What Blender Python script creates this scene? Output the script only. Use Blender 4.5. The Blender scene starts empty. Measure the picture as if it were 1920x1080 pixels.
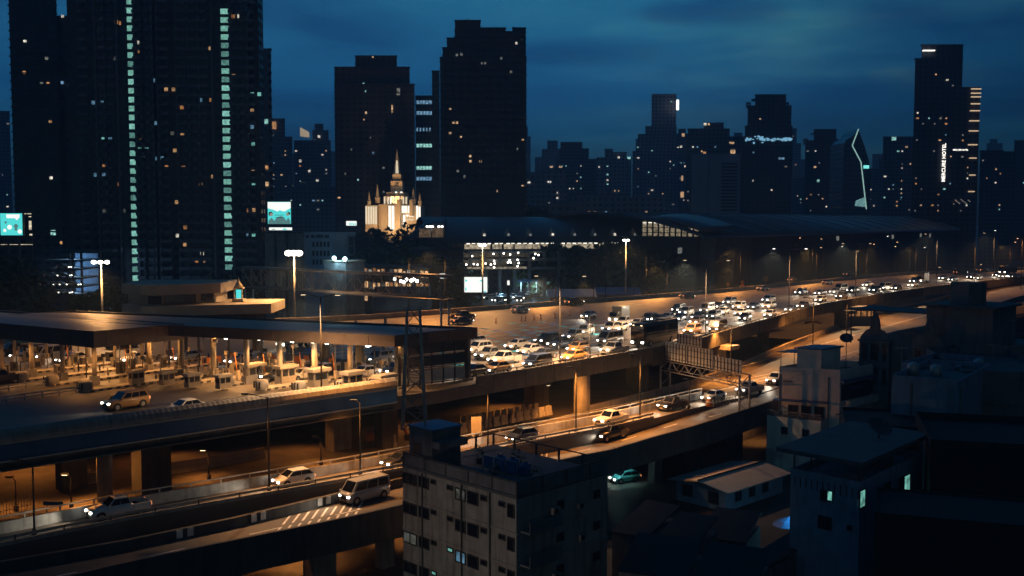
import bpy, math, random
from mathutils import Vector, Matrix
R = math.radians
sc = bpy.context.scene
COL = sc.collection
rng = random.Random(7)

# ---------------------------------------------------------------- camera
CAMZ, FPX, PITCH = 35.0, 1950.0, R(3.76)
cam = bpy.data.cameras.new('camera')
cam.sensor_width = 36.0
cam.lens = 36.0 * FPX / 1920.0
cam.clip_start, cam.clip_end = 1.0, 9000.0
camo = bpy.data.objects.new('camera', cam)
COL.objects.link(camo)
camo.location = (0, 0, CAMZ)
camo.rotation_euler = (R(90) - PITCH, 0, 0)
sc.camera = camo
sc.view_settings.view_transform = 'Standard'
sc.view_settings.look = 'None'
sc.view_settings.gamma = 1.0
sc.view_settings.exposure = 0.0
sc.cycles.use_denoising = True
sc.cycles.max_bounces = 6
sc.cycles.diffuse_bounces = 2
sc.cycles.glossy_bounces = 3
sc.cycles.volume_bounces = 1
sc.cycles.sample_clamp_indirect = 2.0
sc.cycles.sample_clamp_direct = 12.0

# ---------------------------------------------------------------- dusk sky
SUN_EL, SUN_ROT = R(3.0), R(180)
w = bpy.data.worlds.new('World'); sc.world = w; w.use_nodes = True
nt = w.node_tree; nt.nodes.clear()
N = lambda t, **k: _node(nt, t, k)
def _node(tree, t, k):
    n = tree.nodes.new(t)
    for a, b in k.items():
        if a.startswith('i_'):
            n.inputs[int(a[2:]) if a[2:].isdigit() else a[2:]].default_value = b
        else:
            setattr(n, a, b)
    return n
L = nt.links.new
sky = N('ShaderNodeTexSky'); sky.sky_type = 'NISHITA'; sky.sun_disc = False
sky.sun_elevation = SUN_EL; sky.sun_rotation = SUN_ROT; sky.air_density = 1.0; sky.dust_density = 0.6; sky.ozone_density = 5.0
tint = N('ShaderNodeMix', data_type='RGBA', blend_type='MULTIPLY'); tint.inputs[0].default_value = 1.0
tint.inputs[7].default_value = SKY_TINT = (1.45, 2.08, 1.62, 1)
L(sky.outputs[0], tint.inputs[6])
tc = N('ShaderNodeTexCoord')
mp = N('ShaderNodeMapping'); mp.inputs['Scale'].default_value = (1.7, 1.7, 9.0); mp.inputs['Location'].default_value = (2.3, 0.4, 0.55)
L(tc.outputs['Generated'], mp.inputs['Vector'])
ns = N('ShaderNodeTexNoise'); ns.inputs['Scale'].default_value = 1.6; ns.inputs['Detail'].default_value = 6.0; ns.inputs['Roughness'].default_value = 0.52
ns.inputs['Distortion'].default_value = 0.35
L(mp.outputs[0], ns.inputs['Vector'])
cr = N('ShaderNodeValToRGB'); cr.color_ramp.elements[0].position = 0.44; cr.color_ramp.elements[1].position = 0.60
cr.color_ramp.elements[0].color = (0, 0, 0, 1); cr.color_ramp.elements[1].color = (1, 1, 1, 1)
L(ns.outputs['Fac'], cr.inputs[0])
cloudc = N('ShaderNodeMix', data_type='RGBA', blend_type='MULTIPLY'); cloudc.inputs[0].default_value = 1.0
cloudc.inputs[7].default_value = (0.74, 0.66, 0.76, 1)
# deeper blue low over the city and to the right, where dusk is further on
sxyz = N('ShaderNodeSeparateXYZ'); L(tc.outputs['Generated'], sxyz.inputs[0])
hr = N('ShaderNodeValToRGB'); L(sxyz.outputs[2], hr.inputs[0])
hr.color_ramp.elements[0].position = 0.0; hr.color_ramp.elements[0].color = (0.055, 0.145, 0.44, 1)
hr.color_ramp.elements[1].position = 0.24; hr.color_ramp.elements[1].color = (1, 1, 1, 1)
e_ = hr.color_ramp.elements.new(0.12); e_.color = (0.28, 0.46, 0.80, 1)
hm = N('ShaderNodeMix', data_type='RGBA', blend_type='MULTIPLY'); hm.inputs[0].default_value = 1.0
L(tint.outputs[2], hm.inputs[6]); L(hr.outputs[0], hm.inputs[7])
xr_ = N('ShaderNodeMapRange'); L(sxyz.outputs[0], xr_.inputs[0])
xr_.inputs[1].default_value = 0.12; xr_.inputs[2].default_value = 0.5; xr_.inputs[3].default_value = 1.0; xr_.inputs[4].default_value = 0.42
xm = N('ShaderNodeMix', data_type='RGBA', blend_type='MULTIPLY'); xm.inputs[0].default_value = 1.0
L(hm.outputs[2], xm.inputs[6]); L(xr_.outputs[0], xm.inputs[7])
yr_ = N('ShaderNodeMapRange'); L(sxyz.outputs[1], yr_.inputs[0])      # sky behind the camera dimmed to cut the light on near walls
yr_.inputs[1].default_value = -0.3; yr_.inputs[2].default_value = 0.5
yc_ = N('ShaderNodeMix', data_type='RGBA'); L(yr_.outputs[0], yc_.inputs[0]); yc_.inputs[6].default_value = (0.36, 0.27, 0.23, 1); yc_.inputs[7].default_value = (1, 1, 1, 1)
ym = N('ShaderNodeMix', data_type='RGBA', blend_type='MULTIPLY'); ym.inputs[0].default_value = 1.0
L(xm.outputs[2], ym.inputs[6]); L(yc_.outputs[2], ym.inputs[7]); tint = ym
L(tint.outputs[2], cloudc.inputs[6])
# thin high cloud still catching grey light, upper right
m3 = N('ShaderNodeMapping'); m3.inputs['Scale'].default_value = (1.3, 1.3, 11.0); m3.inputs['Location'].default_value = (0.6, 1.9, 0.2); L(tc.outputs['Generated'], m3.inputs[0])
n3 = N('ShaderNodeTexNoise'); n3.inputs['Scale'].default_value = 2.2; n3.inputs['Detail'].default_value = 7; n3.inputs['Distortion'].default_value = 0.5; L(m3.outputs[0], n3.inputs['Vector'])
c3 = N('ShaderNodeMapRange'); c3.inputs[1].default_value = 0.47; c3.inputs[2].default_value = 0.66; L(n3.outputs['Fac'], c3.inputs[0])
x3 = N('ShaderNodeMapRange'); x3.inputs[1].default_value = -0.05; x3.inputs[2].default_value = 0.22; L(sxyz.outputs[0], x3.inputs[0])
f3 = N('ShaderNodeMath', operation='MULTIPLY'); L(c3.outputs[0], f3.inputs[0]); L(x3.outputs[0], f3.inputs[1])
g3 = N('ShaderNodeMix', data_type='RGBA'); L(f3.outputs[0], g3.inputs[0]); L(tint.outputs[2], g3.inputs[6])
b3 = N('ShaderNodeMix', data_type='RGBA', blend_type='MULTIPLY'); b3.inputs[0].default_value = 1; L(tint.outputs[2], b3.inputs[6]); b3.inputs[7].default_value = (2.0, 1.4, 1.15, 1); L(b3.outputs[2], g3.inputs[7]); tint = g3
L(tint.outputs[2], cloudc.inputs[6])
mixc = N('ShaderNodeMix', data_type='RGBA'); L(cr.outputs[0], mixc.inputs[0]); L(tint.outputs[2], mixc.inputs[6]); L(cloudc.outputs[2], mixc.inputs[7])
# single cloud banks: (direction across, elevation, half width, half height, colour factor)
dv = N('ShaderNodeMath', operation='DIVIDE'); L(sxyz.outputs[0], dv.inputs[0]); L(sxyz.outputs[1], dv.inputs[1])
dw = N('ShaderNodeMath', operation='DIVIDE'); L(sxyz.outputs[2], dw.inputs[0]); L(sxyz.outputs[1], dw.inputs[1])
nb = N('ShaderNodeTexNoise'); nb.inputs['Scale'].default_value = 9.0; nb.inputs['Detail'].default_value = 6; nb.inputs['Roughness'].default_value = 0.6
mb_ = N('ShaderNodeMapping'); mb_.inputs['Scale'].default_value = (1, 1, 3.2); L(tc.outputs['Generated'], mb_.inputs[0]); L(mb_.outputs[0], nb.inputs['Vector'])
cur = mixc.outputs[2]
for u0, v0, a_, b_, colr in ((0.10, 0.215, 0.30, 0.07, (1.25, 1.18, 1.05)), (0.24, 0.160, 0.20, 0.050, (1.9, 1.35, 1.08)), (0.40, 0.135, 0.12, 0.020, (2.0, 1.2, 0.95)), (0.20, 0.098, 0.16, 0.016, (1.5, 1.15, 1.0)),
                              (0.185, 0.199, 0.085, 0.020, (0.55, 0.50, 0.68)), (0.07, 0.160, 0.13, 0.016, (0.62, 0.62, 0.74)), (-0.14, 0.175, 0.10, 0.03, (0.7, 0.7, 0.8)), (0.42, 0.19, 0.12, 0.03, (0.55, 0.6, 0.8))):
    su = N('ShaderNodeMath', operation='SUBTRACT'); L(dv.outputs[0], su.inputs[0]); su.inputs[1].default_value = u0
    mu_ = N('ShaderNodeMath', operation='DIVIDE'); L(su.outputs[0], mu_.inputs[0]); mu_.inputs[1].default_value = a_
    sv = N('ShaderNodeMath', operation='SUBTRACT'); L(dw.outputs[0], sv.inputs[0]); sv.inputs[1].default_value = v0
    mv_ = N('ShaderNodeMath', operation='DIVIDE'); L(sv.outputs[0], mv_.inputs[0]); mv_.inputs[1].default_value = b_
    p1 = N('ShaderNodeMath', operation='POWER'); L(mu_.outputs[0], p1.inputs[0]); p1.inputs[1].default_value = 2
    p2 = N('ShaderNodeMath', operation='POWER'); L(mv_.outputs[0], p2.inputs[0]); p2.inputs[1].default_value = 2
    ad_ = N('ShaderNodeMath', operation='ADD'); L(p1.outputs[0], ad_.inputs[0]); L(p2.outputs[0], ad_.inputs[1])
    sb = N('ShaderNodeMath', operation='MULTIPLY_ADD'); L(nb.outputs['Fac'], sb.inputs[0]); sb.inputs[1].default_value = 3.0; sb.inputs[2].default_value = -0.9
    df = N('ShaderNodeMath', operation='SUBTRACT'); L(sb.outputs[0], df.inputs[0]); L(ad_.outputs[0], df.inputs[1])
    sm_ = N('ShaderNodeMapRange', interpolation_type='SMOOTHSTEP'); sm_.inputs[1].default_value = -0.3; sm_.inputs[2].default_value = 0.9; L(df.outputs[0], sm_.inputs[0])
    mk = N('ShaderNodeMix', data_type='RGBA', blend_type='MULTIPLY'); L(sm_.outputs[0], mk.inputs[0]); L(cur, mk.inputs[6]); mk.inputs[7].default_value = (*colr, 1); cur = mk.outputs[2]
bg = N('ShaderNodeBackground'); bg.inputs['Strength'].default_value = SKY_STRENGTH = 0.12
out = N('ShaderNodeOutputWorld')
L(cur, bg.inputs[0]); L(bg.outputs[0], out.inputs[0])

sl = bpy.data.lights.new('sun', 'SUN'); sl.energy = 0.004; sl.angle = R(20); sl.color = (1.0, 0.75, 0.55)
so = bpy.data.objects.new('sun', sl); COL.objects.link(so)
so.rotation_euler = (R(87), 0, 0)

# ---------------------------------------------------------------- pixel -> place
cp, sp = math.cos(PITCH), math.sin(PITCH)
def ray(px, py):
    u, v = (px - 960) / FPX, -(py - 540) / FPX
    return u, cp + v * sp, -sp + v * cp
def P(px, py, z):                       # where a sight line meets the level z
    a, b, c = ray(px, py); t = (z - CAMZ) / c
    return Vector((a * t, b * t, z))
def Pd(px, py, Y):                      # where a sight line meets the depth Y
    a, b, c = ray(px, py); t = Y / b
    return Vector((a * t, Y, CAMZ + c * t))
class Face:                             # a vertical wall through a, b
    def __init__(s, a, b):
        s.a = Vector((a[0], a[1])); s.d = (Vector((b[0], b[1])) - s.a); s.len = s.d.length; s.d.normalize()
        s.n = Vector((s.d.y, -s.d.x))
        if s.n.dot(-s.a) < 0: s.n = -s.n
    def sz(s, px, py):
        a, b, c = ray(px, py)
        t = s.a.dot(s.n) / (a * s.n.x + b * s.n.y)
        p = Vector((a * t, b * t)); return (p - s.a).dot(s.d), CAMZ + c * t
    def at(s, q, z, off=0.0):
        p = s.a + s.d * q + s.n * off
        return Vector((p.x, p.y, z))

# ---------------------------------------------------------------- mesh collecting
class MB:
    def __init__(s): s.v = []; s.f = []; s.m = []; s.sm = []
    def face(s, pts, m=0, sm=False):
        i = len(s.v); s.v += [Vector(p) for p in pts]; s.f.append(tuple(range(i, i + len(pts)))); s.m.append(m); s.sm.append(sm); return s
    def hexa(s, p, m=0):                # 8 points: bottom ring 0-3, top ring 4-7
        i = len(s.v); s.v += [Vector(q) for q in p]
        for q in ((3, 2, 1, 0), (4, 5, 6, 7), (0, 1, 5, 4), (1, 2, 6, 5), (2, 3, 7, 6), (3, 0, 4, 7)):
            s.f.append(tuple(i + k for k in q)); s.m.append(m); s.sm.append(False)
        return s
    def box(s, c, sz, rz=0.0, m=0):
        a, b, h = sz[0] / 2, sz[1] / 2, sz[2] / 2
        cs, sn = math.cos(rz), math.sin(rz)
        pts = []
        for z in (-h, h):
            for x, y in ((-a, -b), (a, -b), (a, b), (-a, b)):
                pts.append((c[0] + x * cs - y * sn, c[1] + x * sn + y * cs, c[2] + z))
        return s.hexa(pts, m)
    def bx(s, x0, x1, y0, y1, z0, z1, m=0):
        return s.box(((x0 + x1) / 2, (y0 + y1) / 2, (z0 + z1) / 2), (x1 - x0, y1 - y0, z1 - z0), 0, m)
    def wallbox(s, fc, q0, q1, z0, z1, o0, o1, m=0):   # slab on a wall, from offset o0 to o1 in front
        A, B, Cc, D = fc.at(q0, z0, o1), fc.at(q1, z0, o1), fc.at(q1, z0, o0), fc.at(q0, z0, o0)
        up = Vector((0, 0, z1 - z0))
        return s.hexa([A, B, Cc, D, A + up, B + up, Cc + up, D + up], m)
    def prism(s, pts, z0, z1, m=0, top=None):
        n = len(pts); i = len(s.v)
        s.v += [Vector((p[0], p[1], z0)) for p in pts] + [Vector((p[0], p[1], z1)) for p in pts]
        for k in range(n):
            j = (k + 1) % n
            s.f.append((i + k, i + j, i + n + j, i + n + k)); s.m.append(m); s.sm.append(False)
        s.f.append(tuple(i + n + k for k in range(n))); s.m.append(m if top is None else top); s.sm.append(False)
        s.f.append(tuple(i + k for k in reversed(range(n)))); s.m.append(m); s.sm.append(False)
        return s
    def tube(s, a, b, r, n=6, m=0, r2=None):
        a, b = Vector(a), Vector(b); d = (b - a)
        if d.length < 1e-6: return s
        d.normalize(); u = d.orthogonal().normalized(); v = d.cross(u); r2 = r if r2 is None else r2
        i = len(s.v)
        for c, rr in ((a, r), (b, r2)):
            for k in range(n):
                t = 2 * math.pi * k / n; s.v.append(c + (u * math.cos(t) + v * math.sin(t)) * rr)
        for k in range(n):
            j = (k + 1) % n; s.f.append((i + k, i + j, i + n + j, i + n + k)); s.m.append(m); s.sm.append(n > 5)
        s.f.append(tuple(i + k for k in reversed(range(n)))); s.m.append(m); s.sm.append(False)
        s.f.append(tuple(i + n + k for k in range(n))); s.m.append(m); s.sm.append(False)
        return s
    def lathe(s, c, prof, n=12, m=0, sm=True):         # prof: (r, z) upward
        i = len(s.v); c = Vector(c)
        for r, z in prof:
            for k in range(n):
                t = 2 * math.pi * k / n; s.v.append(c + Vector((r * math.cos(t), r * math.sin(t), z)))
        for q in range(len(prof) - 1):
            for k in range(n):
                j = (k + 1) % n; s.f.append((i + q * n + k, i + q * n + j, i + (q + 1) * n + j, i + (q + 1) * n + k)); s.m.append(m); s.sm.append(sm)
        s.f.append(tuple(i + k for k in reversed(range(n)))); s.m.append(m); s.sm.append(False)
        q = len(prof) - 1; s.f.append(tuple(i + q * n + k for k in range(n))); s.m.append(m); s.sm.append(False)
        return s
    def loft(s, rings, m=0, sm=True, cap=True, mfun=None):
        n = len(rings[0]); i = len(s.v)
        for r in rings: s.v += [Vector(p) for p in r]
        for q in range(len(rings) - 1):
            for k in range(n):
                j = (k + 1) % n
                s.f.append((i + q * n + k, i + q * n + j, i + (q + 1) * n + j, i + (q + 1) * n + k)); s.m.append(mfun(q, k) if mfun else m); s.sm.append(sm)
        if cap:
            s.f.append(tuple(i + k for k in reversed(range(n)))); s.m.append(m); s.sm.append(False)
            q = len(rings) - 1; s.f.append(tuple(i + q * n + k for k in range(n))); s.m.append(m); s.sm.append(False)
        return s
    def ball(s, c, r, m=0, n=8, k=5, sq=1.0):
        return s.lathe(c, [(max(r * math.sin(math.pi * t / k), 1e-3), -r * sq * math.cos(math.pi * t / k)) for t in range(k + 1)], n, m)
    def build(s, name, mats, parent=None):
        if not isinstance(mats, (list, tuple)): mats = [mats]
        org = wloc(parent) if parent else Vector((0, 0, 0))
        me = bpy.data.meshes.new(name)
        me.from_pydata([tuple(p - org) for p in s.v], [], s.f)
        for mt in mats: me.materials.append(mt)
        me.polygons.foreach_set('material_index', s.m)
        me.polygons.foreach_set('use_smooth', s.sm)
        me.update()
        o = bpy.data.objects.new(name, me); COL.objects.link(o)
        if parent: o.parent = parent
        return o
def wloc(o):
    v = Vector((0, 0, 0))
    while o: v = v + o.location; o = o.parent
    return v
def tag(o, label, cat=None, group=None, kind=None):
    if label: o['label'] = label
    if cat: o['category'] = cat
    if group: o['group'] = group
    if kind: o['kind'] = kind
    return o
def thing(name, label, cat, loc=(0, 0, 0), rz=0.0, group=None):
    o = bpy.data.objects.new(name, None); COL.objects.link(o); o.empty_display_size = 0.5
    o.location = loc; o.rotation_euler = (0, 0, rz)
    return tag(o, label, cat, group)
def struct(o): o['kind'] = 'structure'; return o
def dup(root, loc, rz=0.0, label=None, group=None, scale=None, color=None):
    r = root.copy(); COL.objects.link(r); r.location = loc; r.rotation_euler = (0, 0, rz)
    if label: r['label'] = label
    if group: r['group'] = group
    if scale: r.scale = scale
    def kids(a, b):
        for ch in KIDS.get(a.name, None) or list(a.children):
            c = ch.copy(); COL.objects.link(c); c.parent = b
            if color and c.type == 'MESH': c.color = color
            kids(ch, c)
    kids(root, r)
    if color and r.type == 'MESH': r.color = color
    return r
KIDS = {}
ORD = ['first', 'second', 'third', 'fourth', 'fifth', 'sixth', 'seventh', 'eighth', 'ninth', 'tenth', 'eleventh', 'twelfth',
       'thirteenth', 'fourteenth', 'fifteenth', 'sixteenth', 'seventeenth', 'eighteenth', 'nineteenth', 'twentieth']
def light(kind, name, loc, energy, color, parent=None, size=None, spot=None, aim=None, blend=0.8):
    l = bpy.data.lights.new(name, kind); l.energy = energy; l.color = color
    if size is not None: l.shadow_soft_size = size
    if spot: l.spot_size = R(spot); l.spot_blend = blend
    o = bpy.data.objects.new(name, l); COL.objects.link(o)
    org = wloc(parent) if parent else Vector((0, 0, 0))
    o.location = Vector(loc) - org
    if parent: o.parent = parent
    if aim is not None:
        o.rotation_euler = Vector(aim).to_track_quat('-Z', 'Y').to_euler()
    return o

# ---------------------------------------------------------------- materials
def mat(name, base, rough=0.7, var=0.25, scale=0.6, metal=0.0, bump=0.0, objcol=False, coat=0.0, stain=0.0, spec=0.5, stretch=None):
    m = bpy.data.materials.new(name); m.use_nodes = True; t = m.node_tree; t.nodes.clear()
    n = lambda ty, **k: _node(t, ty, k)
    o = n('ShaderNodeOutputMaterial'); b = n('ShaderNodeBsdfPrincipled')
    t.links.new(b.outputs[0], o.inputs[0])
    b.inputs['Roughness'].default_value = rough; b.inputs['Metallic'].default_value = metal
    b.inputs['Coat Weight'].default_value = coat; b.inputs['Specular IOR Level'].default_value = spec
    if objcol:
        oi = n('ShaderNodeObjectInfo'); src = oi.outputs['Color']
    else:
        c = n('ShaderNodeRGB'); c.outputs[0].default_value = (*base, 1); src = c.outputs[0]
    co = n('ShaderNodeTexCoord'); vec = co.outputs['Object']
    if stretch:
        mp_ = n('ShaderNodeMapping'); mp_.inputs['Scale'].default_value = stretch; t.links.new(vec, mp_.inputs[0]); vec = mp_.outputs[0]
    if var > 0:
        ns_ = n('ShaderNodeTexNoise'); ns_.inputs['Scale'].default_value = scale; ns_.inputs['Detail'].default_value = 7; ns_.inputs['Roughness'].default_value = 0.65
        t.links.new(vec, ns_.inputs['Vector'])
        mr = n('ShaderNodeMapRange'); mr.inputs[1].default_value = 0.3; mr.inputs[2].default_value = 0.7
        mr.inputs[3].default_value = 1 - var; mr.inputs[4].default_value = 1 + var
        t.links.new(ns_.outputs['Fac'], mr.inputs[0])
        mx = n('ShaderNodeMix', data_type='RGBA', blend_type='MULTIPLY'); mx.inputs[0].default_value = 1
        t.links.new(src, mx.inputs[6]); t.links.new(mr.outputs[0], mx.inputs[7]); src = mx.outputs[2]
        mr2 = n('ShaderNodeMapRange'); mr2.inputs[3].default_value = max(rough - 0.12, 0.05); mr2.inputs[4].default_value = min(rough + 0.12, 1)
        t.links.new(ns_.outputs['Fac'], mr2.inputs[0]); t.links.new(mr2.outputs[0], b.inputs['Roughness'])
        if bump:
            bp = n('ShaderNodeBump'); bp.inputs['Strength'].default_value = bump; bp.inputs['Distance'].default_value = 0.05
            t.links.new(ns_.outputs['Fac'], bp.inputs['Height']); t.links.new(bp.outputs[0], b.inputs['Normal'])
    if stain > 0:
        m2 = n('ShaderNodeMapping'); m2.inputs['Scale'].default_value = (1.2, 1.2, 0.12); t.links.new(co.outputs['Object'], m2.inputs[0])
        n2 = n('ShaderNodeTexNoise'); n2.inputs['Scale'].default_value = 1.3; n2.inputs['Detail'].default_value = 5
        t.links.new(m2.outputs[0], n2.inputs['Vector'])
        r2 = n('ShaderNodeMapRange'); r2.inputs[1].default_value = 0.48; r2.inputs[2].default_value = 0.72; r2.inputs[3].default_value = 1; r2.inputs[4].default_value = 1 - stain
        t.links.new(n2.outputs['Fac'], r2.inputs[0])
        mx2 = n('ShaderNodeMix', data_type='RGBA', blend_type='MULTIPLY'); mx2.inputs[0].default_value = 1
        t.links.new(src, mx2.inputs[6]); t.links.new(r2.outputs[0], mx2.inputs[7]); src = mx2.outputs[2]
    t.links.new(src, b.inputs['Base Color'])
    return m
def emat(name, color, strength, sample=False):
    m = bpy.data.materials.new(name); m.use_nodes = True; t = m.node_tree; t.nodes.clear()
    o = t.nodes.new('ShaderNodeOutputMaterial'); e = t.nodes.new('ShaderNodeEmission')
    e.inputs[0].default_value = (*color, 1); e.inputs[1].default_value = strength
    t.links.new(e.outputs[0], o.inputs[0])
    m.cycles.emission_sampling = 'FRONT' if sample else 'NONE'
    return m
def winmat(name, color, strength, lo=0.35):      # a lit room behind a pane: curtains and furniture break the glow up
    m = emat(name, color, strength); t = m.node_tree
    e = [x for x in t.nodes if x.type == 'EMISSION'][0]
    co = t.nodes.new('ShaderNodeTexCoord'); ns_ = t.nodes.new('ShaderNodeTexNoise'); ns_.inputs['Scale'].default_value = 1.1; ns_.inputs['Detail'].default_value = 2
    t.links.new(co.outputs['Object'], ns_.inputs['Vector'])
    mr = t.nodes.new('ShaderNodeMapRange'); mr.inputs[1].default_value = 0.35; mr.inputs[2].default_value = 0.65
    mr.inputs[3].default_value = strength * lo; mr.inputs[4].default_value = strength * 1.3
    t.links.new(ns_.outputs['Fac'], mr.inputs[0]); t.links.new(mr.outputs[0], e.inputs[1])
    return m
def facade(name, wall, glass, bw=3.2, bh=3.0, wf=0.55, hf=0.5, rough=0.8):   # storeys of dark windows in a wall
    m = bpy.data.materials.new(name); m.use_nodes = True; t = m.node_tree; t.nodes.clear()
    n = lambda ty, **k: _node(t, ty, k); l = t.links.new
    o = n('ShaderNodeOutputMaterial'); b = n('ShaderNodeBsdfPrincipled'); l(b.outputs[0], o.inputs[0])
    co = n('ShaderNodeTexCoord'); sx = n('ShaderNodeSeparateXYZ'); l(co.outputs['Object'], sx.inputs[0])
    ad = n('ShaderNodeMath', operation='ADD'); l(sx.outputs[0], ad.inputs[0]); l(sx.outputs[1], ad.inputs[1])
    def cell(src, sz, f):
        d = n('ShaderNodeMath', operation='DIVIDE'); l(src, d.inputs[0]); d.inputs[1].default_value = sz
        fr = n('ShaderNodeMath', operation='FRACT'); l(d.outputs[0], fr.inputs[0])
        lt = n('ShaderNodeMath', operation='LESS_THAN'); l(fr.outputs[0], lt.inputs[0]); lt.inputs[1].default_value = f
        return lt.outputs[0]
    mu = n('ShaderNodeMath', operation='MULTIPLY'); l(cell(ad.outputs[0], bw, wf), mu.inputs[0]); l(cell(sx.outputs[2], bh, hf), mu.inputs[1])
    ns_ = n('ShaderNodeTexNoise'); ns_.inputs['Scale'].default_value = 0.08; ns_.inputs['Detail'].default_value = 6; l(co.outputs['Object'], ns_.inputs['Vector'])
    mr = n('ShaderNodeMapRange'); mr.inputs[3].default_value = 0.6; mr.inputs[4].default_value = 1.4; l(ns_.outputs['Fac'], mr.inputs[0])
    c1 = n('ShaderNodeMix', data_type='RGBA', blend_type='MULTIPLY'); c1.inputs[0].default_value = 1; c1.inputs[6].default_value = (*wall, 1); l(mr.outputs[0], c1.inputs[7])
    mx = n('ShaderNodeMix', data_type='RGBA'); l(mu.outputs[0], mx.inputs[0]); l(c1.outputs[2], mx.inputs[6]); mx.inputs[7].default_value = (*glass, 1)
    l(mx.outputs[2], b.inputs['Base Color'])
    rr = n('ShaderNodeMapRange'); rr.inputs[3].default_value = rough; rr.inputs[4].default_value = 0.25; l(mu.outputs[0], rr.inputs[0]); l(rr.outputs[0], b.inputs['Roughness'])
    return m

M = dict(
    pole=mat('dark_pole', (0.03, 0.03, 0.032), 0.8, 0.2, 2),  # kept very dark against the glare of the lamp it carries
    asphalt=mat('asphalt', (0.092, 0.078, 0.064), 0.6, 0.35, 0.35, bump=0.15),
    asphalt_new=mat('asphalt_worn', (0.115, 0.098, 0.080), 0.55, 0.3, 0.25, bump=0.15),
    ground=mat('dark_ground', (0.03, 0.03, 0.03), 0.95, 0.5, 0.05),
    yard=mat('yard_ground', (0.13, 0.11, 0.09), 0.9, 0.45, 0.3),
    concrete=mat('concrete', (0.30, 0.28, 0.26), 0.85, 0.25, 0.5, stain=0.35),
    concrete_dark=mat('dark_concrete', (0.085, 0.082, 0.08), 0.85, 0.3, 0.5, stain=0.4),  # darker copy of concrete, puts shade into the colour of dim piers and edges
    white=mat('white_road_paint', (0.8, 0.8, 0.78), 0.6, 0.3, 1.5),
    yellow=mat('yellow_road_paint', (0.6, 0.4, 0.06), 0.6, 0.25, 1.5),
    teal=mat('teal_road_paint', (0.04, 0.62, 0.80), 0.6, 0.35, 1.2),
    blue=mat('blue_road_paint', (0.03, 0.3, 0.85), 0.6, 0.35, 1.2),
    paint=mat('car_paint', (1, 1, 1), 0.32, 0.05, 1.0, objcol=True, coat=0.6),
    glass=mat('car_glass', (0.008, 0.01, 0.014), 0.08, 0, spec=0.8),
    tyre=mat('tyre', (0.015, 0.015, 0.015), 0.9, 0.2, 5),
    rim=mat('alloy_rim', (0.45, 0.45, 0.46), 0.35, 0, metal=0.8),
    trim=mat('black_trim', (0.02, 0.02, 0.02), 0.6, 0.1, 3),
    steel=mat('galvanised_steel', (0.42, 0.42, 0.41), 0.5, 0.2, 2, metal=0.6),
    steel_dark=mat('dark_steel', (0.09, 0.095, 0.10), 0.55, 0.25, 2, metal=0.4),
    roof_metal=mat('sheet_roof', (0.21, 0.19, 0.165), 0.5, 0.3, 0.3, metal=0.15, bump=0.1, stretch=(0.3, 3, 1)),
    fascia=mat('canopy_fascia', (0.13, 0.095, 0.075), 0.45, 0.2, 0.4, metal=0.2),
    soffit=mat('canopy_soffit', (0.25, 0.22, 0.19), 0.8, 0.15, 0.5),
    booth=mat('booth_paint', (0.26, 0.22, 0.17), 0.6, 0.2, 0.8, stain=0.2),
    cream=mat('cream_paint', (0.40, 0.35, 0.28), 0.6, 0.15, 0.8, stain=0.15),
    kerb_black=mat('black_kerb_paint', (0.02, 0.02, 0.02), 0.7, 0.2, 2),
    orange=mat('orange_plastic', (0.6, 0.2, 0.03), 0.5, 0.15, 2),
    green=mat('dark_leaves', (0.05, 0.075, 0.03), 0.7, 0.5, 0.9),
    bark=mat('bark', (0.09, 0.07, 0.05), 0.9, 0.4, 3),
    bglass=mat('building_glass', (0.015, 0.02, 0.028), 0.15, 0, spec=0.7),
    frame=mat('window_frame', (0.05, 0.05, 0.055), 0.6, 0.1, 3),
    wall_grey=mat('stained_grey_wall', (0.34, 0.32, 0.29), 0.9, 0.22, 0.7, stain=0.5),
    wall_white=mat('white_render', (0.74, 0.70, 0.64), 0.88, 0.15, 0.6, stain=0.25),
    wall_blue=mat('pale_blue_render', (0.22, 0.30, 0.42), 0.88, 0.2, 0.6, stain=0.3),
    wall_dark=mat('dim_render', (0.17, 0.17, 0.18), 0.9, 0.25, 0.5, stain=0.35),
    dark_sheet=mat('near_black_sheet_roof', (0.022, 0.022, 0.023), 0.85, 0.4, 0.6),  # darker than the other roofs so it shows less under the sky
    mast_paint=mat('pale_mast_paint', (0.55, 0.5, 0.45), 0.7, 0.2, 1),
    roof_flat=mat('bitumen_roof', (0.10, 0.11, 0.12), 0.8, 0.35, 0.6),
    roof_blue=mat('blue_sheet_roof', (0.08, 0.16, 0.30), 0.5, 0.2, 0.8, metal=0.2),
    roof_grey=mat('fibre_cement_roof', (0.38, 0.37, 0.35), 0.8, 0.2, 0.6, stretch=(1, 6, 1)),
    skin=mat('skin', (0.35, 0.2, 0.13), 0.6, 0.05, 5),
    cloth=mat('dark_cloth', (0.03, 0.03, 0.04), 0.9, 0.2, 5),
    hair=mat('black_hair', (0.01, 0.01, 0.01), 0.7, 0.1, 5),
    panel_back=mat('sign_back', (0.58, 0.62, 0.63), 0.6, 0.15, 1.5),
    stone=mat('pale_stone', (0.36, 0.32, 0.27), 0.8, 0.12, 0.4),
    tarp=mat('blue_tarpaulin', (0.03, 0.14, 0.35), 0.6, 0.3, 1),
)
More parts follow.
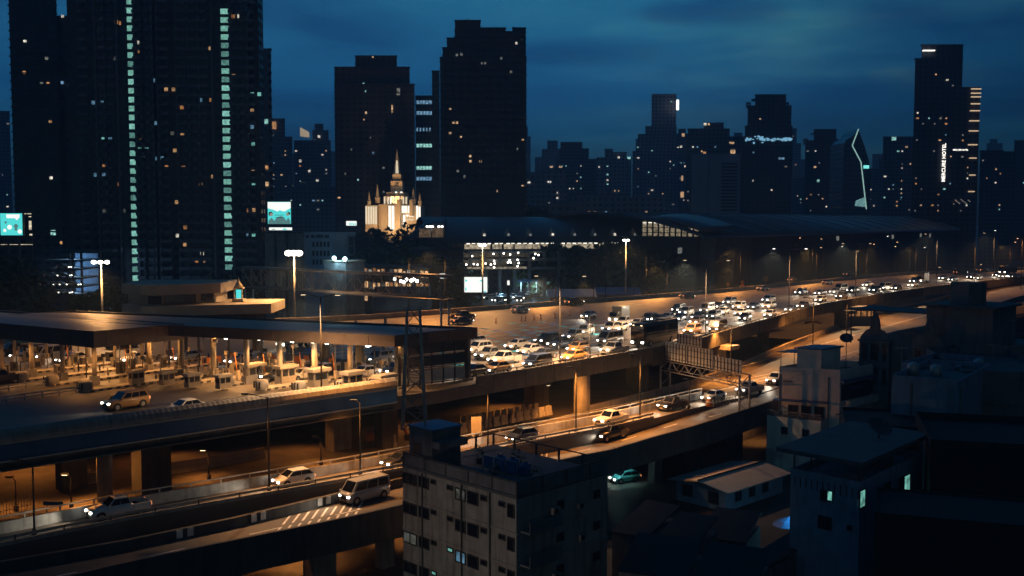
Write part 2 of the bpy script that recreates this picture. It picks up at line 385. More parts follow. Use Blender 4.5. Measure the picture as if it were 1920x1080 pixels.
E = dict(
    head=emat('headlight_glow', (1.0, 0.92, 0.76), 13),
    tail=emat('tail_light_glow', (1.0, 0.30, 0.10), 2.2),
    tailoff=mat('tail_lens', (0.35, 0.02, 0.01), 0.25, 0),
    lamp=emat('sodium_lamp', (1.0, 0.72, 0.42), 2.5),
    flood=emat('flood_lamp', (1.0, 0.88, 0.66), 60),
    floodc=emat('cool_flood_lamp', (0.55, 0.95, 1.0), 40),
    bulb=emat('white_bulb', (1.0, 0.93, 0.8), 9),
    bulbw=emat('warm_bulb', (1.0, 0.62, 0.3), 7),
    canopy=emat('canopy_lamp', (1.0, 0.85, 0.6), 14),
    screen=emat('screen_white', (0.93, 0.97, 0.90), 1.2, True),
    screenc=emat('screen_cyan', (0.10, 0.78, 0.76), 1.0, True),
    screend=emat('screen_dim_teal', (0.16, 0.36, 0.36), 0.6),
    skinlit=emat('screen_beige', (0.45, 0.42, 0.36), 0.7),
    stair2=winmat('stair_light_dim', (0.30, 0.75, 0.66), 0.30, 0.6),
    stair3=winmat('stair_light_bright', (0.38, 0.92, 0.78), 0.56, 0.7),
    stair=winmat('stair_light', (0.34, 0.85, 0.70), 0.46, 0.75),
    wc=winmat('teal_room_light', (0.30, 0.85, 0.72), 0.55),
    ww=winmat('warm_room_light', (1.0, 0.55, 0.24), 0.42),
    wo=winmat('orange_room_light', (1.0, 0.42, 0.14), 0.35),
    wh=winmat('white_room_light', (1.0, 0.92, 0.75), 0.6),
    wb=winmat('blue_room_light', (0.25, 0.55, 0.80), 0.35),
    wg=winmat('dim_room_light', (0.6, 0.6, 0.52), 0.10),
    sign=emat('white_sign_letters', (1.0, 0.95, 0.85), 2.2),
    strip=emat('warm_strip', (1.0, 0.72, 0.45), 0.75),
    strip2=emat('teal_strip', (0.55, 0.95, 0.85), 0.6),
    market=winmat('market_glow', (1.0, 0.58, 0.28), 0.9),
)
# ================================================================ large structure
ZU, ZA, ZB, ZT, ZG = 15.0, 8.5, 7.0, 7.0, 0.0
def V2(*ps): return [Vector((p[0], p[1])) for p in ps]
def PL(z, *px): return [P(x, y, z).xy for x, y in px]
def lerp_z(tab, x):
    if x <= tab[0][0]: return tab[0][1]
    for (a, za), (b, zb) in zip(tab, tab[1:]):
        if x <= b: return za + (zb - za) * (x - a) / (b - a)
    return tab[-1][1]
def resample(pl, step=6.0):
    # smooth polyline through the points (Catmull-Rom), then even-ish spacing
    pts = []
    n = len(pl)
    for i in range(n - 1):
        p0, p1, p2, p3 = pl[max(i - 1, 0)], pl[i], pl[i + 1], pl[min(i + 2, n - 1)]
        k = max(1, int((p2 - p1).length / step))
        for j in range(k):
            t = j / k
            pts.append(0.5 * ((2 * p1) + (p2 - p0) * t + (2 * p0 - 5 * p1 + 4 * p2 - p3) * t * t + (3 * p1 - p0 - 3 * p2 + p3) * t ** 3))
    pts.append(pl[-1].copy())
    return pts
def offset(pl, d):                      # +d to the left of travel
    o = []
    for i, p in enumerate(pl):
        a, b = pl[max(i - 1, 0)], pl[min(i + 1, len(pl) - 1)]
        t = (b - a).normalized(); o.append(p + Vector((-t.y, t.x)) * d)
    return o
def near(pl, p):                        # (distance along, signed offset, tangent) of the nearest place on a line
    best = None; s = 0
    for a, b in zip(pl, pl[1:]):
        d = b - a; l = d.length
        t = max(0, min(1, (p - a).dot(d) / (l * l))); q = a + d * t; r = (p - q).length
        if best is None or r < best[0]: best = (r, s + t * l, d / l)
        s += l
    return best
def along(pl, s):
    for a, b in zip(pl, pl[1:]):
        l = (b - a).length
        if s <= l: return a + (b - a) * (s / l), (b - a) / l
        s -= l
    d = (pl[-1] - pl[-2]).normalized(); return pl[-1] + d * s, d
def plen(pl): return sum((b - a).length for a, b in zip(pl, pl[1:]))
def ribbon(mb, pl, d0, d1, zf, m=0, th=0.0):    # a strip following a line between two offsets
    A, B = offset(pl, d0), offset(pl, d1)
    for i in range(len(pl) - 1):
        q = [A[i], A[i + 1], B[i + 1], B[i]]
        t = [Vector((p.x, p.y, zf(p))) for p in q]
        if th: mb.hexa([p - Vector((0, 0, th)) for p in t] + t, m)
        else: mb.face(t if (t[1] - t[0]).cross(t[3] - t[0]).z > 0 else t[::-1], m)
def wallstrip(mb, pl, d0, d1, zf, h, m=0, z0=0.0):  # a wall following a line, from z0 to h above zf
    A, B = offset(pl, d0), offset(pl, d1)
    for i in range(len(pl) - 1):
        q = [A[i], A[i + 1], B[i + 1], B[i]]
        mb.hexa([Vector((p.x, p.y, zf(p) + z0)) for p in q] + [Vector((p.x, p.y, zf(p) + h)) for p in q], m)

# ---- ground
g = MB(); g.face([(-4000, -300, 0), (4000, -300, 0), (4000, 5000, 0), (-4000, 5000, 0)])
struct(g.build('ground', M['ground']))

# ---- upper road (toll plaza and expressway), level 15
U_NEAR = resample(V2((-88, 44), (-60, 72), (-43, 88), (-13.4, 116.5), (-4.2, 126), (26.7, 162), (33.9, 174), (52, 204.7), (71.8, 237.5), (112.8, 289), (165, 343), (300, 480), (480, 660)), 5)
U_FAR = resample(V2((-170, 130), (-120, 168), (-80, 186), (-49, 199), (-27.7, 209), (0, 234), (48, 276), (88, 319), (143, 378), (198, 411), (330, 540), (480, 680)), 8)
mb = MB(); poly = U_NEAR + U_FAR[::-1]
mb.prism(poly, ZU - 1.5, ZU, 1, top=0)
struct(mb.build('elevated_road', [M['asphalt'], M['concrete_dark']]))
zu = lambda p: ZU
iR = min(range(len(U_NEAR)), key=lambda i: (U_NEAR[i] - Vector((-4.2, 126))).length)
iC = min(range(len(U_NEAR)), key=lambda i: (U_NEAR[i] - Vector((-13.4, 116.5))).length)
NE_R, NE_L = U_NEAR[iR:], U_NEAR[:iC + 1]
t = thing('parapet', 'long concrete parapet along the near edge of the jammed expressway', 'barrier', (NE_R[0].x, NE_R[0].y, ZU))
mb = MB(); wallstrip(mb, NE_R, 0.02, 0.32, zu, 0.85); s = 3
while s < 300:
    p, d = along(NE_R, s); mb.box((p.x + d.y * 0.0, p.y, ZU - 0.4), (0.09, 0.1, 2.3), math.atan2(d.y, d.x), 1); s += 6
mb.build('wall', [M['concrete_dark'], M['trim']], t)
mb = MB()
s = 0
while s < 240:
    p, d = along(NE_R, s); mb.box((p.x - d.y * 0.17, p.y + d.x * 0.17, ZU + 1.02), (0.1, 0.1, 0.34), math.atan2(d.y, d.x)); s += 2.5
wallstrip(mb, NE_R, 0.12, 0.22, zu, 1.25, z0=1.15); mb.build('handrail', M['steel_dark'], t)
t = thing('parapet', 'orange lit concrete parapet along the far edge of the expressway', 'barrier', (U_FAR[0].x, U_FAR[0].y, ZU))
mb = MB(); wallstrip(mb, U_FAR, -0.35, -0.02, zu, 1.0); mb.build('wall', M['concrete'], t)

# ---- ribbed glare barrier and glazed band on the near left edge of the plaza
t = thing('glare_barrier', 'ribbed half-round barrier with blue glossy panels along near edge of toll plaza', 'barrier', (NE_L[0].x, NE_L[0].y, ZU))
prof = [(0.75, 0.0), (0.68, 1.1), (0.45, 1.8), (0.05, 2.2), (-0.3, 2.2), (-0.62, 1.9), (-0.78, 1.45), (-0.8, 1.15)]
NL = resample(NE_L, 0.26); rings = []
for i, p in enumerate(NL):
    a, b = NL[max(i - 1, 0)], NL[min(i + 1, len(NL) - 1)]; d = (b - a).normalized(); nn = Vector((-d.y, d.x)); e = 0.05 if (i // 1) % 2 else 0.0
    rings.append([(p.x + nn.x * o, p.y + nn.y * o, ZU + z + (e if z > 0 else 0)) for o, z in prof])
mb = MB()
mb.loft(rings, sm=False, cap=False); mb.build('ribbed_cover', M['concrete'], t)
mb = MB(); NL2 = NE_L
wallstrip(mb, NL2, -0.66, -0.60, zu, 1.2, z0=-0.5); mb.build('panel', mat('blue_glossy_panel', (0.07, 0.13, 0.24), 0.22, 0.3, 0.25, metal=0.1), t)
mb = MB(); wallstrip(mb, NL2, -0.76, -0.67, zu, 1.12, z0=1.0); wallstrip(mb, NL2, -0.76, -0.67, zu, -0.42, z0=-0.56); mb.build('rail', M['steel'], t)
mb = MB(); ribbon(mb, NL2, -0.32, -0.02, lambda p: ZU - 1.3, 0, 0.14); mb.build('drip_edge', M['concrete_dark'], t)

# ---- service yard under the plaza, road between it and the ramps, two ramp carriageways
A_C = resample(PL(ZA, (-420, 1100), (-100, 1036), (70, 1001), (225, 969), (550, 912), (745, 876), (977, 828), (1143, 797), (1262, 768), (1338, 750), (1405, 736), (1460, 719), (1520, 702), (1640, 665)), 5)
B_NEAR = resample(PL(7.8, (-500, 1260), (-160, 1153), (200, 1060), (752, 945), (1010, 870), (1142, 842), (1235, 820), (1300, 806), (1455, 766), (1560, 740), (1700, 700)), 5)
B_FAR = resample(PL(7.0, (-420, 1155), (-100, 1093), (240, 1033), (440, 990), (752, 913), (993, 850), (1177, 804), (1270, 780)), 5)
ztA = [(20, ZA), (45, ZA)]
zc_tab = [(-14, 6.9), (8, 7.5), (41, 7.9), (78, 8.8), (110, 10.4), (170, 13.0), (260, 14.6)]
zc = lambda p: lerp_z(zc_tab, p.x)
A_FAR, A_NEARE = offset(A_C, 2.1), offset(A_C, -1.55)
yard = [p for p in offset(A_C, 2.5)]
mb = MB()
cut = [p for p in yard if p.x < 60]
mb.prism(cut + V2((70, 240), (40, 260), (-60, 190), (-180, 150), (-140, 20)), 0.0, ZT, 1, top=0)
struct(mb.build('yard', [M['yard'], M['concrete_dark']]))
# frontage road C rises beside the expressway
C_PL = [p for p in resample(V2((-16, 118.5), (2, 137), (13, 148.6), (30, 169.5), (41, 187), (58, 216), (78, 247), (95, 269), (124, 303), (140, 322), (170, 350), (300, 482)), 5)]
mb = MB()
for i in range(len(C_PL) - 1):
    pass
C_F = C_PL
def c_width(p): return lerp_z([(-16, 6), (0, 9), (13, 12), (50, 15), (90, 17), (300, 17)], p.x)
C_N = []
for i, p in enumerate(C_F):
    a, b = C_F[max(i - 1, 0)], C_F[min(i + 1, len(C_F) - 1)]; d = (b - a).normalized(); C_N.append(p + Vector((d.y, -d.x)) * c_width(p))
for i in range(len(C_F) - 1):
    q = [C_N[i], C_N[i + 1], C_F[i + 1], C_F[i]]
    zz = [zc(q[0]), zc(q[1]), zc(q[1]), zc(q[0])]
    top = [Vector((a.x, a.y, z)) for a, z in zip(q, zz)]
    mb.hexa([p - Vector((0, 0, 1.6)) for p in top] + top, 0)
struct(mb.build('frontage_road', [M['asphalt_new']]))
zcn = lambda p: zc(min(C_F, key=lambda q: (q - p).length))
t = thing('parapet', 'orange lit concrete wall along far side of the frontage road', 'barrier', (C_F[0].x, C_F[0].y, zc(C_F[0])))
mb = MB(); wallstrip(mb, [p for p in C_F if p.x > 6], -0.4, 0.0, zcn, 1.1); mb.build('wall', M['concrete'], t)
mb = MB(); wallstrip(mb, [p for p in C_F if p.x > 6], -0.45, 0.05, zcn, 1.22, z0=1.1); mb.build('coping', M['cream'], t)
# ramp A
zAf = lambda p: ZA
mb = MB()
for i in range(len(A_C) - 1):
    q = [A_NEARE[i], A_NEARE[i + 1], A_FAR[i + 1], A_FAR[i]]
    mb.hexa([Vector((p.x, p.y, ZA - 1.7)) for p in q] + [Vector((p.x, p.y, ZA)) for p in q])
struct(mb.build('ramp_road', [M['asphalt_new']]))
# ramp B: quads between its two edges; past x=1140 it widens up to ramp A
zb = lambda p: lerp_z([(12, 7.0), (38, 8.4)], p.x)
BF = list(B_FAR)
for p in A_NEARE:
    if p.x > BF[-1].x + 3: BF.append(p)
def pair(a, b, n=60):
    la, lb = plen(a), plen(b); return [(along(a, la * i / n)[0], along(b, lb * i / n)[0]) for i in range(n + 1)]
BP = pair(B_NEAR, BF)
mb = MB()
for (n0, f0), (n1, f1) in zip(BP, BP[1:]):
    top = [Vector((p.x, p.y, zb(p))) for p in (n0, n1, f1, f0)]
    mb.hexa([p - Vector((0, 0, 1.5)) for p in top] + top)
struct(mb.build('ramp_road', [M['asphalt']]))
# walls, rails and parapets of the ramps
t = thing('parapet', 'dark concrete parapet on the near edge of the lower ramp', 'barrier', (B_NEAR[0].x, B_NEAR[0].y, ZB))
mb = MB(); wallstrip(mb, B_NEAR, -0.35, 0.0, zb, 0.8, z0=-2.3); mb.build('wall', M['concrete_dark'], t)
AW = [p for p in A_FAR if p.x < 31]
t = thing('median_wall', 'stained concrete wall with pipe rail on far side of the ramp', 'wall', (AW[0].x, AW[0].y, ZA))
mb = MB(); wallstrip(mb, AW, -0.02, 0.3, zAf, 1.0, z0=-1.6); mb.build('wall', mat('wet_stained_concrete', (0.36, 0.36, 0.35), 0.4, 0.5, 0.35, stain=0.5), t)
mb = MB(); wallstrip(mb, AW, 0.05, 0.17, zAf, 1.5, z0=1.38)
s = 0; LW = plen(AW)
while s < LW:
    p, d = along(AW, s); mb.box((p.x - d.y * 0.11, p.y + d.x * 0.11, ZA + 1.2), (0.12, 0.12, 0.44), math.atan2(d.y, d.x)); s += 3
mb.build('pipe_rail', M['steel'], t)
AN = [p for p in A_NEARE if p.x < 20]
t = thing('guard_rail', 'low steel guard rail on near edge of the upper ramp', 'barrier', (AN[0].x, AN[0].y, ZA))
mb = MB(); wallstrip(mb, AN, 0.02, 0.28, zAf, 0.32, z0=-1.68); mb.build('kerb_wall', M['concrete'], t)
mb = MB(); wallstrip(mb, AN, 0.1, 0.18, zAf, 0.75, z0=0.5); mb.build('rail', M['steel'], t)
s = 0
while s < plen(AN):
    mb = MB(); p, d = along(AN, s); mb.box((p.x - d.y * 0.14, p.y + d.x * 0.14, ZA + 0.42), (0.12, 0.1, 0.6), math.atan2(d.y, d.x)); s += 4
    mb.build('post', M['steel_dark'], t)
t = thing('retaining_wall', 'dark retaining wall with pairs of pale stripes between the two ramps', 'wall', (BF[0].x, BF[0].y, ZB))
mb = MB(); BFs = [p for p in B_FAR]; wallstrip(mb, BFs, 0.05, 0.5, lambda p: ZB, 0.9, z0=-1.4); mb.build('wall', M['concrete_dark'], t)
for px, py in ((330, 1000), (462, 968), (583, 938), (1048, 828), (1205, 800)):
    q = P(px, py, ZB + 0.4).xy; _, s0, d = near(BFs, q)
    mb = MB()
    for k in (0, 1.0):
        p, d = along(BFs, s0 + k); mb.box((p.x - d.y * 0.03, p.y + d.x * 0.03, ZB + 0.5), (0.55, 0.06, 0.75), math.atan2(d.y, d.x))
    mb.build('stripe', M['white'], t)

# ---- markings
def lane_dashes(mb, pl, d, zf, s0, s1, on, off, wd=0.15, m=0):
    s = s0
    while s < s1:
        a, t1 = along(pl, s); b, t2 = along(pl, min(s + on, s1)); n1 = Vector((-t1.y, t1.x)); n2 = Vector((-t2.y, t2.x))
        q = [a + n1 * (d - wd / 2), b + n2 * (d - wd / 2), b + n2 * (d + wd / 2), a + n1 * (d + wd / 2)]
        mb.face([(p.x, p.y, zf(p) + 0.006) for p in q], m); s += on + off
mb = MB(); LA = plen(NE_R)
for k in range(1, 8):                     # incoming lanes right of the plaza
    lane_dashes(mb, NE_R, 3.6 * k + 0.6, zu, 4, 330 - k * 10, 3, 7)
for k in range(8, 12):
    lane_dashes(mb, NE_R, 3.6 * k + 0.6, zu, 2, 92 - (k - 8) * 11, 40, 0.2)
struct(mb.build('lane_marking', M['white']))
mb = MB(); rj = random.Random(3)
for k in range(14):                       # tarred joints and patches
    p, d = along(NE_R, 6 + k * 24); n = Vector((-d.y, d.x)); q = [p + n * .6 - d * .18, p + n * .6 + d * .18, p + n * 34 + d * .18, p + n * 34 - d * .18]; mb.face([(v.x, v.y, ZU + .003) for v in q])
for k in range(46):
    p, d = along(NE_R, rj.uniform(2, 230)); n = Vector((-d.y, d.x)); o = rj.uniform(1.5, 40); a, b = rj.uniform(2, 9), rj.uniform(.3, 1.3); c = p + n * o; q = [c - d * a - n * b, c + d * a - n * b, c + d * a + n * b, c - d * a + n * b]; mb.face([(v.x, v.y, ZU + .002) for v in q])
for k in range(30):
    p, d = along(NE_L, rj.uniform(10, 105)); n = Vector((-d.y, d.x)); o = rj.uniform(2, 16); a, b = rj.uniform(2, 8), rj.uniform(.3, 1.0); c = p + n * o; q = [c - d * a - n * b, c + d * a - n * b, c + d * a + n * b, c - d * a + n * b]; mb.face([(v.x, v.y, ZU + .002) for v in q])
struct(mb.build('tar_patch', mat('tar', (.035, .033, .032), .45, .3, .6)))
mb = MB()
FA = U_FAR[::-1]
for d in (4.0, 7.6, 11.2):
    lane_dashes(mb, U_FAR, -d, zu, 40, 420, 3, 7)
lane_dashes(mb, U_FAR, -0.9, zu, 20, 420, 420, 1, 0.15, 1)
struct(mb.build('lane_marking', [M['white'], M['yellow']]))
mb = MB(); mt = []
for k in range(3, 12):                    # painted patches in the pass lanes
    s = 3 + (k % 3) * 2.2
    while s < 100 - (k - 3) * 4:
        if k < 5 and s > 30: break
        p, d = along(NE_R, s); n = Vector((-d.y, d.x)); c = p + n * (3.6 * k + 2.4)
        q = [c - d * 1.1 - n * 0.9, c + d * 1.1 - n * 0.5, c + d * 1.1 + n * 1.2, c - d * 1.1 + n * 0.8]
        mb.face([(v.x, v.y, ZU + 0.005) for v in q], 1 if (k + int(s / 7)) % 3 == 0 else 0); s += 7.4
struct(mb.build('lane_patch', [M['teal'], M['blue']]))
mb = MB()                                 # plaza lanes on the left
for k in range(1, 4): lane_dashes(mb, NE_L, 3.3 * k + 1.6, zu, 20, 92, 3, 6)
for d in (0, ): lane_dashes(mb, A_C, 1.8, zAf, 0, plen(A_C), 300, 1, 0.14); lane_dashes(mb, A_C, -1.25, zAf, 0, plen(A_C), 300, 1, 0.14)
mid = [(a * 0.52 + b * 0.48) for a, b in BP]; lane_dashes(mb, mid, 0, zb, 0, plen(mid), 3, 6)
edge = [(a * 0.08 + b * 0.92) for a, b in BP]; lane_dashes(mb, edge, 0, zb, 0, 95, 300, 1, 0.16)
for f in (0.3, 0.55): 
    cm = [a * (1 - f) + b * f for a, b in zip(C_N, C_F)]; lane_dashes(mb, cm, 0, zcn, 14, 330, 3, 8)
for f in (0.05, 0.93):
    cm = [a * (1 - f) + b * f for a, b in zip(C_N, C_F)]; lane_dashes(mb, cm, 0, zcn, 14, 330, 330, 1, 0.16)
# rumble bars on the lower ramp
for (cx, cy) in ((592, 968), (955, 864)):
    q = P(cx, cy, ZB).xy; r = min(range(len(BP)), key=lambda i: ((BP[i][0] + BP[i][1]) / 2 - q).length)
    a, b = BP[r]; a2, b2 = BP[r + 1]; u = (a2 - a).normalized()
    for k in range(9):
        for f0, f1 in ((0.12, 0.46), (0.54, 0.88)):
            c0, c1 = a + (b - a) * f0 + u * (k - 4) * 1.0, a + (b - a) * f1 + u * (k - 4) * 1.0
            mb.face([(v.x, v.y, zb(v) + 0.006) for v in (c0, c0 + u * 0.28, c1 + u * 0.28, c1)])
struct(mb.build('lane_marking', M['white']))
# ground street passing under the ramps, and the dim lot in front
mb = MB(); mb.face([(v.x, v.y, 0.01) for v in (P(1000, 1060, 0), P(1290, 925, 0), P(1700, 800, 0), P(1500, 770, 0), P(1180, 855, 0), P(900, 960, 0))])
struct(mb.build('street', M['asphalt_new']))
mb = MB(); mb.face([(v.x, v.y, 0.006) for v in (P(-300, 1300, 0), P(760, 1200, 0), P(760, 985, 0), P(300, 1060, 0), P(-300, 1200, 0))])
struct(mb.build('street', M['yard']))

# ---- piers
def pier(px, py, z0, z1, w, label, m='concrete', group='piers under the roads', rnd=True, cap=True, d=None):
    c = P(px, py, z0) if d is None else Pd(px, py, d); c.z = z0
    t = thing('pier', label, 'pier', c, 0, group)
    mb = MB()
    if rnd: mb.lathe(c, [(w / 2, 0), (w / 2, z1 - z0 - (0.7 if cap else 0))], 20)
    else: mb.box((c.x, c.y, (z0 + z1) / 2 - (0.35 if cap else 0)), (w, w * 0.7, z1 - z0 - (0.7 if cap else 0)), R(45))
    mb.build('shaft', M[m], t)
    if cap:
        mb = MB(); mb.box((c.x, c.y, z1 - 0.35), (w * 2.6, w * 1.2, 0.7), R(-42)); mb.build('cap_beam', M[m], t)
    return t
zd = ZU - 1.5
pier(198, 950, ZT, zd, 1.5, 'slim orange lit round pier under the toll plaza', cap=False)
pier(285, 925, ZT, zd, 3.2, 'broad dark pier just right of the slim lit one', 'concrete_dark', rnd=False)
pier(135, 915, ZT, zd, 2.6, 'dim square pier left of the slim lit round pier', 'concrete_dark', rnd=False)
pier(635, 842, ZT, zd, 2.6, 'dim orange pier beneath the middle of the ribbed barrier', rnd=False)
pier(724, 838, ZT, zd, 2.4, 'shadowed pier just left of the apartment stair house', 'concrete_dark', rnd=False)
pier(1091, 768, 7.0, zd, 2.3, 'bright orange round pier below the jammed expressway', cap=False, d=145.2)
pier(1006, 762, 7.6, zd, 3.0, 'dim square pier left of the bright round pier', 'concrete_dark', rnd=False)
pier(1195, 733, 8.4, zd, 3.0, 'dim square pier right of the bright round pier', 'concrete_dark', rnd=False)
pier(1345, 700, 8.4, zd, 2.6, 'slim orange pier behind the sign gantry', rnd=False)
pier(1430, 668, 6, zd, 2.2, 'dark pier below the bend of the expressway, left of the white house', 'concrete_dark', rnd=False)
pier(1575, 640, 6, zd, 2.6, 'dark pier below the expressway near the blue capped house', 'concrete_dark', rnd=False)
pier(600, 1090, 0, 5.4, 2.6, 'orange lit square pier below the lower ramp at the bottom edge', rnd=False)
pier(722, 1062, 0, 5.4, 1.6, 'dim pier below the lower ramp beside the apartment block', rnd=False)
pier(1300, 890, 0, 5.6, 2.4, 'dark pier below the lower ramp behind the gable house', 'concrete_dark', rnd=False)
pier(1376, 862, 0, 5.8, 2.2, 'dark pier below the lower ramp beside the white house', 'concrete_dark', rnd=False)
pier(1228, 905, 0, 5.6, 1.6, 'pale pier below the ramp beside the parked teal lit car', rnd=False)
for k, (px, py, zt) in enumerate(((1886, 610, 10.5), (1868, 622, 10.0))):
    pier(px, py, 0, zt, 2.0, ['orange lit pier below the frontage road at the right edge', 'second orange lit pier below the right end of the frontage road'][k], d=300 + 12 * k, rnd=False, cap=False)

# ---- toll plaza
RD = Vector((0.62, 0.785)).normalized(); PD = Vector((RD.y, -RD.x))
RZ = math.atan2(RD.y, RD.x)
ZC = 22.0
def canopy(front_r, back_r, front_l, ext, label, th=1.25):
    a, b = P(*front_r, ZC).xy, P(*back_r, ZC).xy
    fl = P(*front_l, ZC).xy; ax = (fl - a).normalized(); ln = (fl - a).length + ext
    w_ = b - a; c, d = a + ax * ln, b + ax * ln
    t = thing('toll_canopy', label, 'canopy', (a.x, a.y, ZU), 0, 'canopy roofs over the toll plaza')
    mb = MB(); q = [a, b, d, c]
    i0 = 0.25
    # roof skin: a shallow hump across the width with a raised edge
    n = 14
    for s in range(24):
        for k in range(n):
            def pt(si, ki):
                f = ki / n; p = a + w_ * (0.02 + 0.96 * f) + ax * (ln * (0.004 + 0.992 * si / 24)); return (p.x, p.y, ZC - 0.2 + 0.28 * math.sin(math.pi * f))
            mb.face([pt(s, k), pt(s, k + 1), pt(s + 1, k + 1), pt(s + 1, k)][::-1], 0, True)
    o = mb.build('roof_sheet', M['roof_metal'], t)
    mb = MB(); fc = MB()
    for u, v in ((a, b), (b, d), (d, c), (c, a)):
        e = (v - u).normalized(); nn = Vector((-e.y, e.x))
        cen = (a + d) / 2
        if nn.dot(cen - u) < 0: nn = -nn
        p = [u, v, v + nn * 0.3 - e * 0.3, u + nn * 0.3 + e * 0.3]
        fc.hexa([Vector((x.x, x.y, ZC - th)) for x in p] + [Vector((x.x, x.y, ZC)) for x in p])
        for s in range(int((v - u).length / 3.2)):      # standing joints of the cladding
            x = u + e * (s * 3.2 + 1.6) - nn * 0.02; fc.box((x.x, x.y, ZC - th / 2), (0.08, 0.05, th), math.atan2(e.y, e.x))
        fc.hexa([Vector((x.x, x.y, ZC - 0.0)) for x in p] + [Vector((x.x, x.y, ZC + 0.06)) for x in p], 1)
    fc.build('fascia', [M['fascia'], M['steel_dark']], t)
    mb = MB(); p = [a, b, d, c]; cen = (a + d) / 2
    p = [cen + (x - cen) * 0.985 for x in p]
    mb.face([(x.x, x.y, ZC - th + 0.12) for x in p]); mb.build('soffit', M['soffit'], t)
    return a, b, ax, ln
c1 = canopy((740, 630), (895, 614.5), (350, 612), 34, 'long toll canopy with its brown fascia reaching right to the glazed screen')
c2 = canopy((175, 622), (345, 608), (0, 607), 30, 'nearer toll canopy at the left edge, stepped forward of the other', 1.9)
def column(p, h, k, label, r=0.28):
    t = thing('canopy_column', label, 'column', (p.x, p.y, ZU), 0, 'pale columns under the toll canopies')
    mb = MB(); mb.lathe((p.x, p.y, ZU), [(r, 0.0), (r, h)], 14); mb.build('shaft', M['cream'], t)
    mb = MB(); mb.box((p.x, p.y, ZU + 0.5), (0.9, 0.9, 1.0), RZ); mb.build('base', M['concrete'], t)
hC = ZC - 1.2 - ZU
for k, (px, py) in enumerate(((4, 703), (60, 706), (118, 713), (178, 720))):
    column(P(px, py, ZU), hC, k, f'{ORD[k]} column from the left in the nearest row under the left canopy')
for k, (px, py) in enumerate(((280, 697), (341, 700), (401, 706), (463, 720), (525, 722), (590, 722), (657, 713))):
    column(P(px, py, ZU), hC, k, f'{ORD[k]} column from the left in the front row under the long canopy', 0.34)
for k, (px, py) in enumerate(((28, 682), (88, 684), (165, 684), (216, 684), (267, 682), (318, 668), (373, 668), (429, 672), (491, 674), (546, 676), (606, 676), (668, 678), (723, 672))):
    column(P(px, py, ZU), hC, k, f'{ORD[k]} column from the left in the back row under the toll canopies', 0.22)
# islands with chequered kerbs
def island(p, ln, label, nose=True):
    t = thing('toll_island', label, 'traffic island', (p.x, p.y, ZU), 0, 'kerbed islands between the toll lanes')
    c = p + RD * (ln / 2)
    mb = MB(); mb.box((c.x, c.y, ZU + 0.13), (ln, 1.7, 0.26), RZ)
    for sd in (-1, 1):
        s = 0.5
        while s < ln:
            q = p + RD * s + PD * (0.86 * sd); mb.box((q.x, q.y, ZU + 0.14), (0.55, 0.05, 0.22), RZ, 1); s += 1.1
    mb.build('chequered_slab', [M['cream'], M['kerb_black']], t)
    if nose:
        mb = MB(); q = p + RD * 0.2
        mb.lathe((q.x, q.y, ZU), [(0.8, 0), (0.8, 0.9), (0.62, 1.25)], 12); mb.build('nose_block', M['concrete'], t)
        mb = MB()
        for k in range(3):
            q = p - RD * (0.55) + PD * (0.5 * (k - 1)); mb.box((q.x, q.y, ZU + 0.72), (0.08, 0.22, 0.8), RZ)
        mb.build('stripe', M['kerb_black'], t)
for k, (px, py, ln) in enumerate(((-18, 709, 26), (38, 716, 26), (95, 723, 26), (158, 735, 34))):
    p = P(px, py, ZU).xy
    island(p, ln, f'{ORD[k]} toll island from the left, below the left canopy')
    t = thing('crash_barrier', f'{ORD[k]} striped steel barrier from the left, ahead of a toll island', 'barrier', (p.x, p.y, ZU), 0, 'steel barriers ahead of the left toll islands')
    mb = MB(); q = p - RD * 5
    for z in (0.35, 0.7): mb.box((q.x, q.y, ZU + z), (9, 0.12, 0.16), RZ)
    for s in range(5): x = q + RD * (s * 2 - 4); mb.box((x.x, x.y, ZU + 0.4), (0.12, 0.14, 0.8), RZ)
    mb.build('rail', M['steel'], t)
for k, (px, py, ln) in enumerate(((363, 719, 30), (425, 724, 30), (489, 732, 26), (560, 735, 22), (640, 733, 20), (700, 727, 18))):
    island(P(px, py, ZU).xy, ln, f'{ORD[k]} toll island from the left, below the long canopy')
# booths
def booth(px, py, label, sc_=.8):
    p = P(px, py, ZU + 3.0); p.z = ZU + 0.26
    t = thing('toll_booth', label, 'toll booth', p, RZ, 'toll booths on the islands'); t.scale = (sc_ * .85, sc_, sc_)
    def b(name, m, *bs):
        mb = MB()
        for c in bs: mb.bx(*c)
        o = mb.build(name, M[m]); o.parent = t; return o
    b('cabin', 'booth', (-1.6, 1.6, -0.75, 0.75, 0, 1.05), (-1.6, 1.6, -0.75, 0.75, 2.05, 2.25), (-1.6, -1.35, -0.75, -0.5, 1.05, 2.05), (-1.6, -1.35, 0.5, 0.75, 1.05, 2.05),
      (1.35, 1.6, -0.75, -0.5, 1.05, 2.05), (1.35, 1.6, 0.5, 0.75, 1.05, 2.05), (-0.12, 0.12, -0.75, -0.55, 1.05, 2.05), (-0.12, 0.12, 0.55, 0.75, 1.05, 2.05))
    b('roof', 'cream', (-2.1, 2.1, -1.0, 1.0, 2.25, 2.7))
    b('window', 'bglass', (-1.55, 1.55, -0.69, -0.66, 1.05, 2.05)); b('window', 'bglass', (-1.55, 1.55, 0.66, 0.69, 1.05, 2.05))
    b('window', 'bglass', (-1.56, -1.53, -0.6, 0.6, 1.05, 2.05)); b('window', 'bglass', (1.53, 1.56, -0.6, 0.6, 1.05, 2.05))
for k, (px, py) in enumerate(((474, 672), (535, 675), (596, 681), (661, 686), (721, 692))):
    booth(px, py, f'cream toll booth, {ORD[k]} from the left along the front of the long canopy')
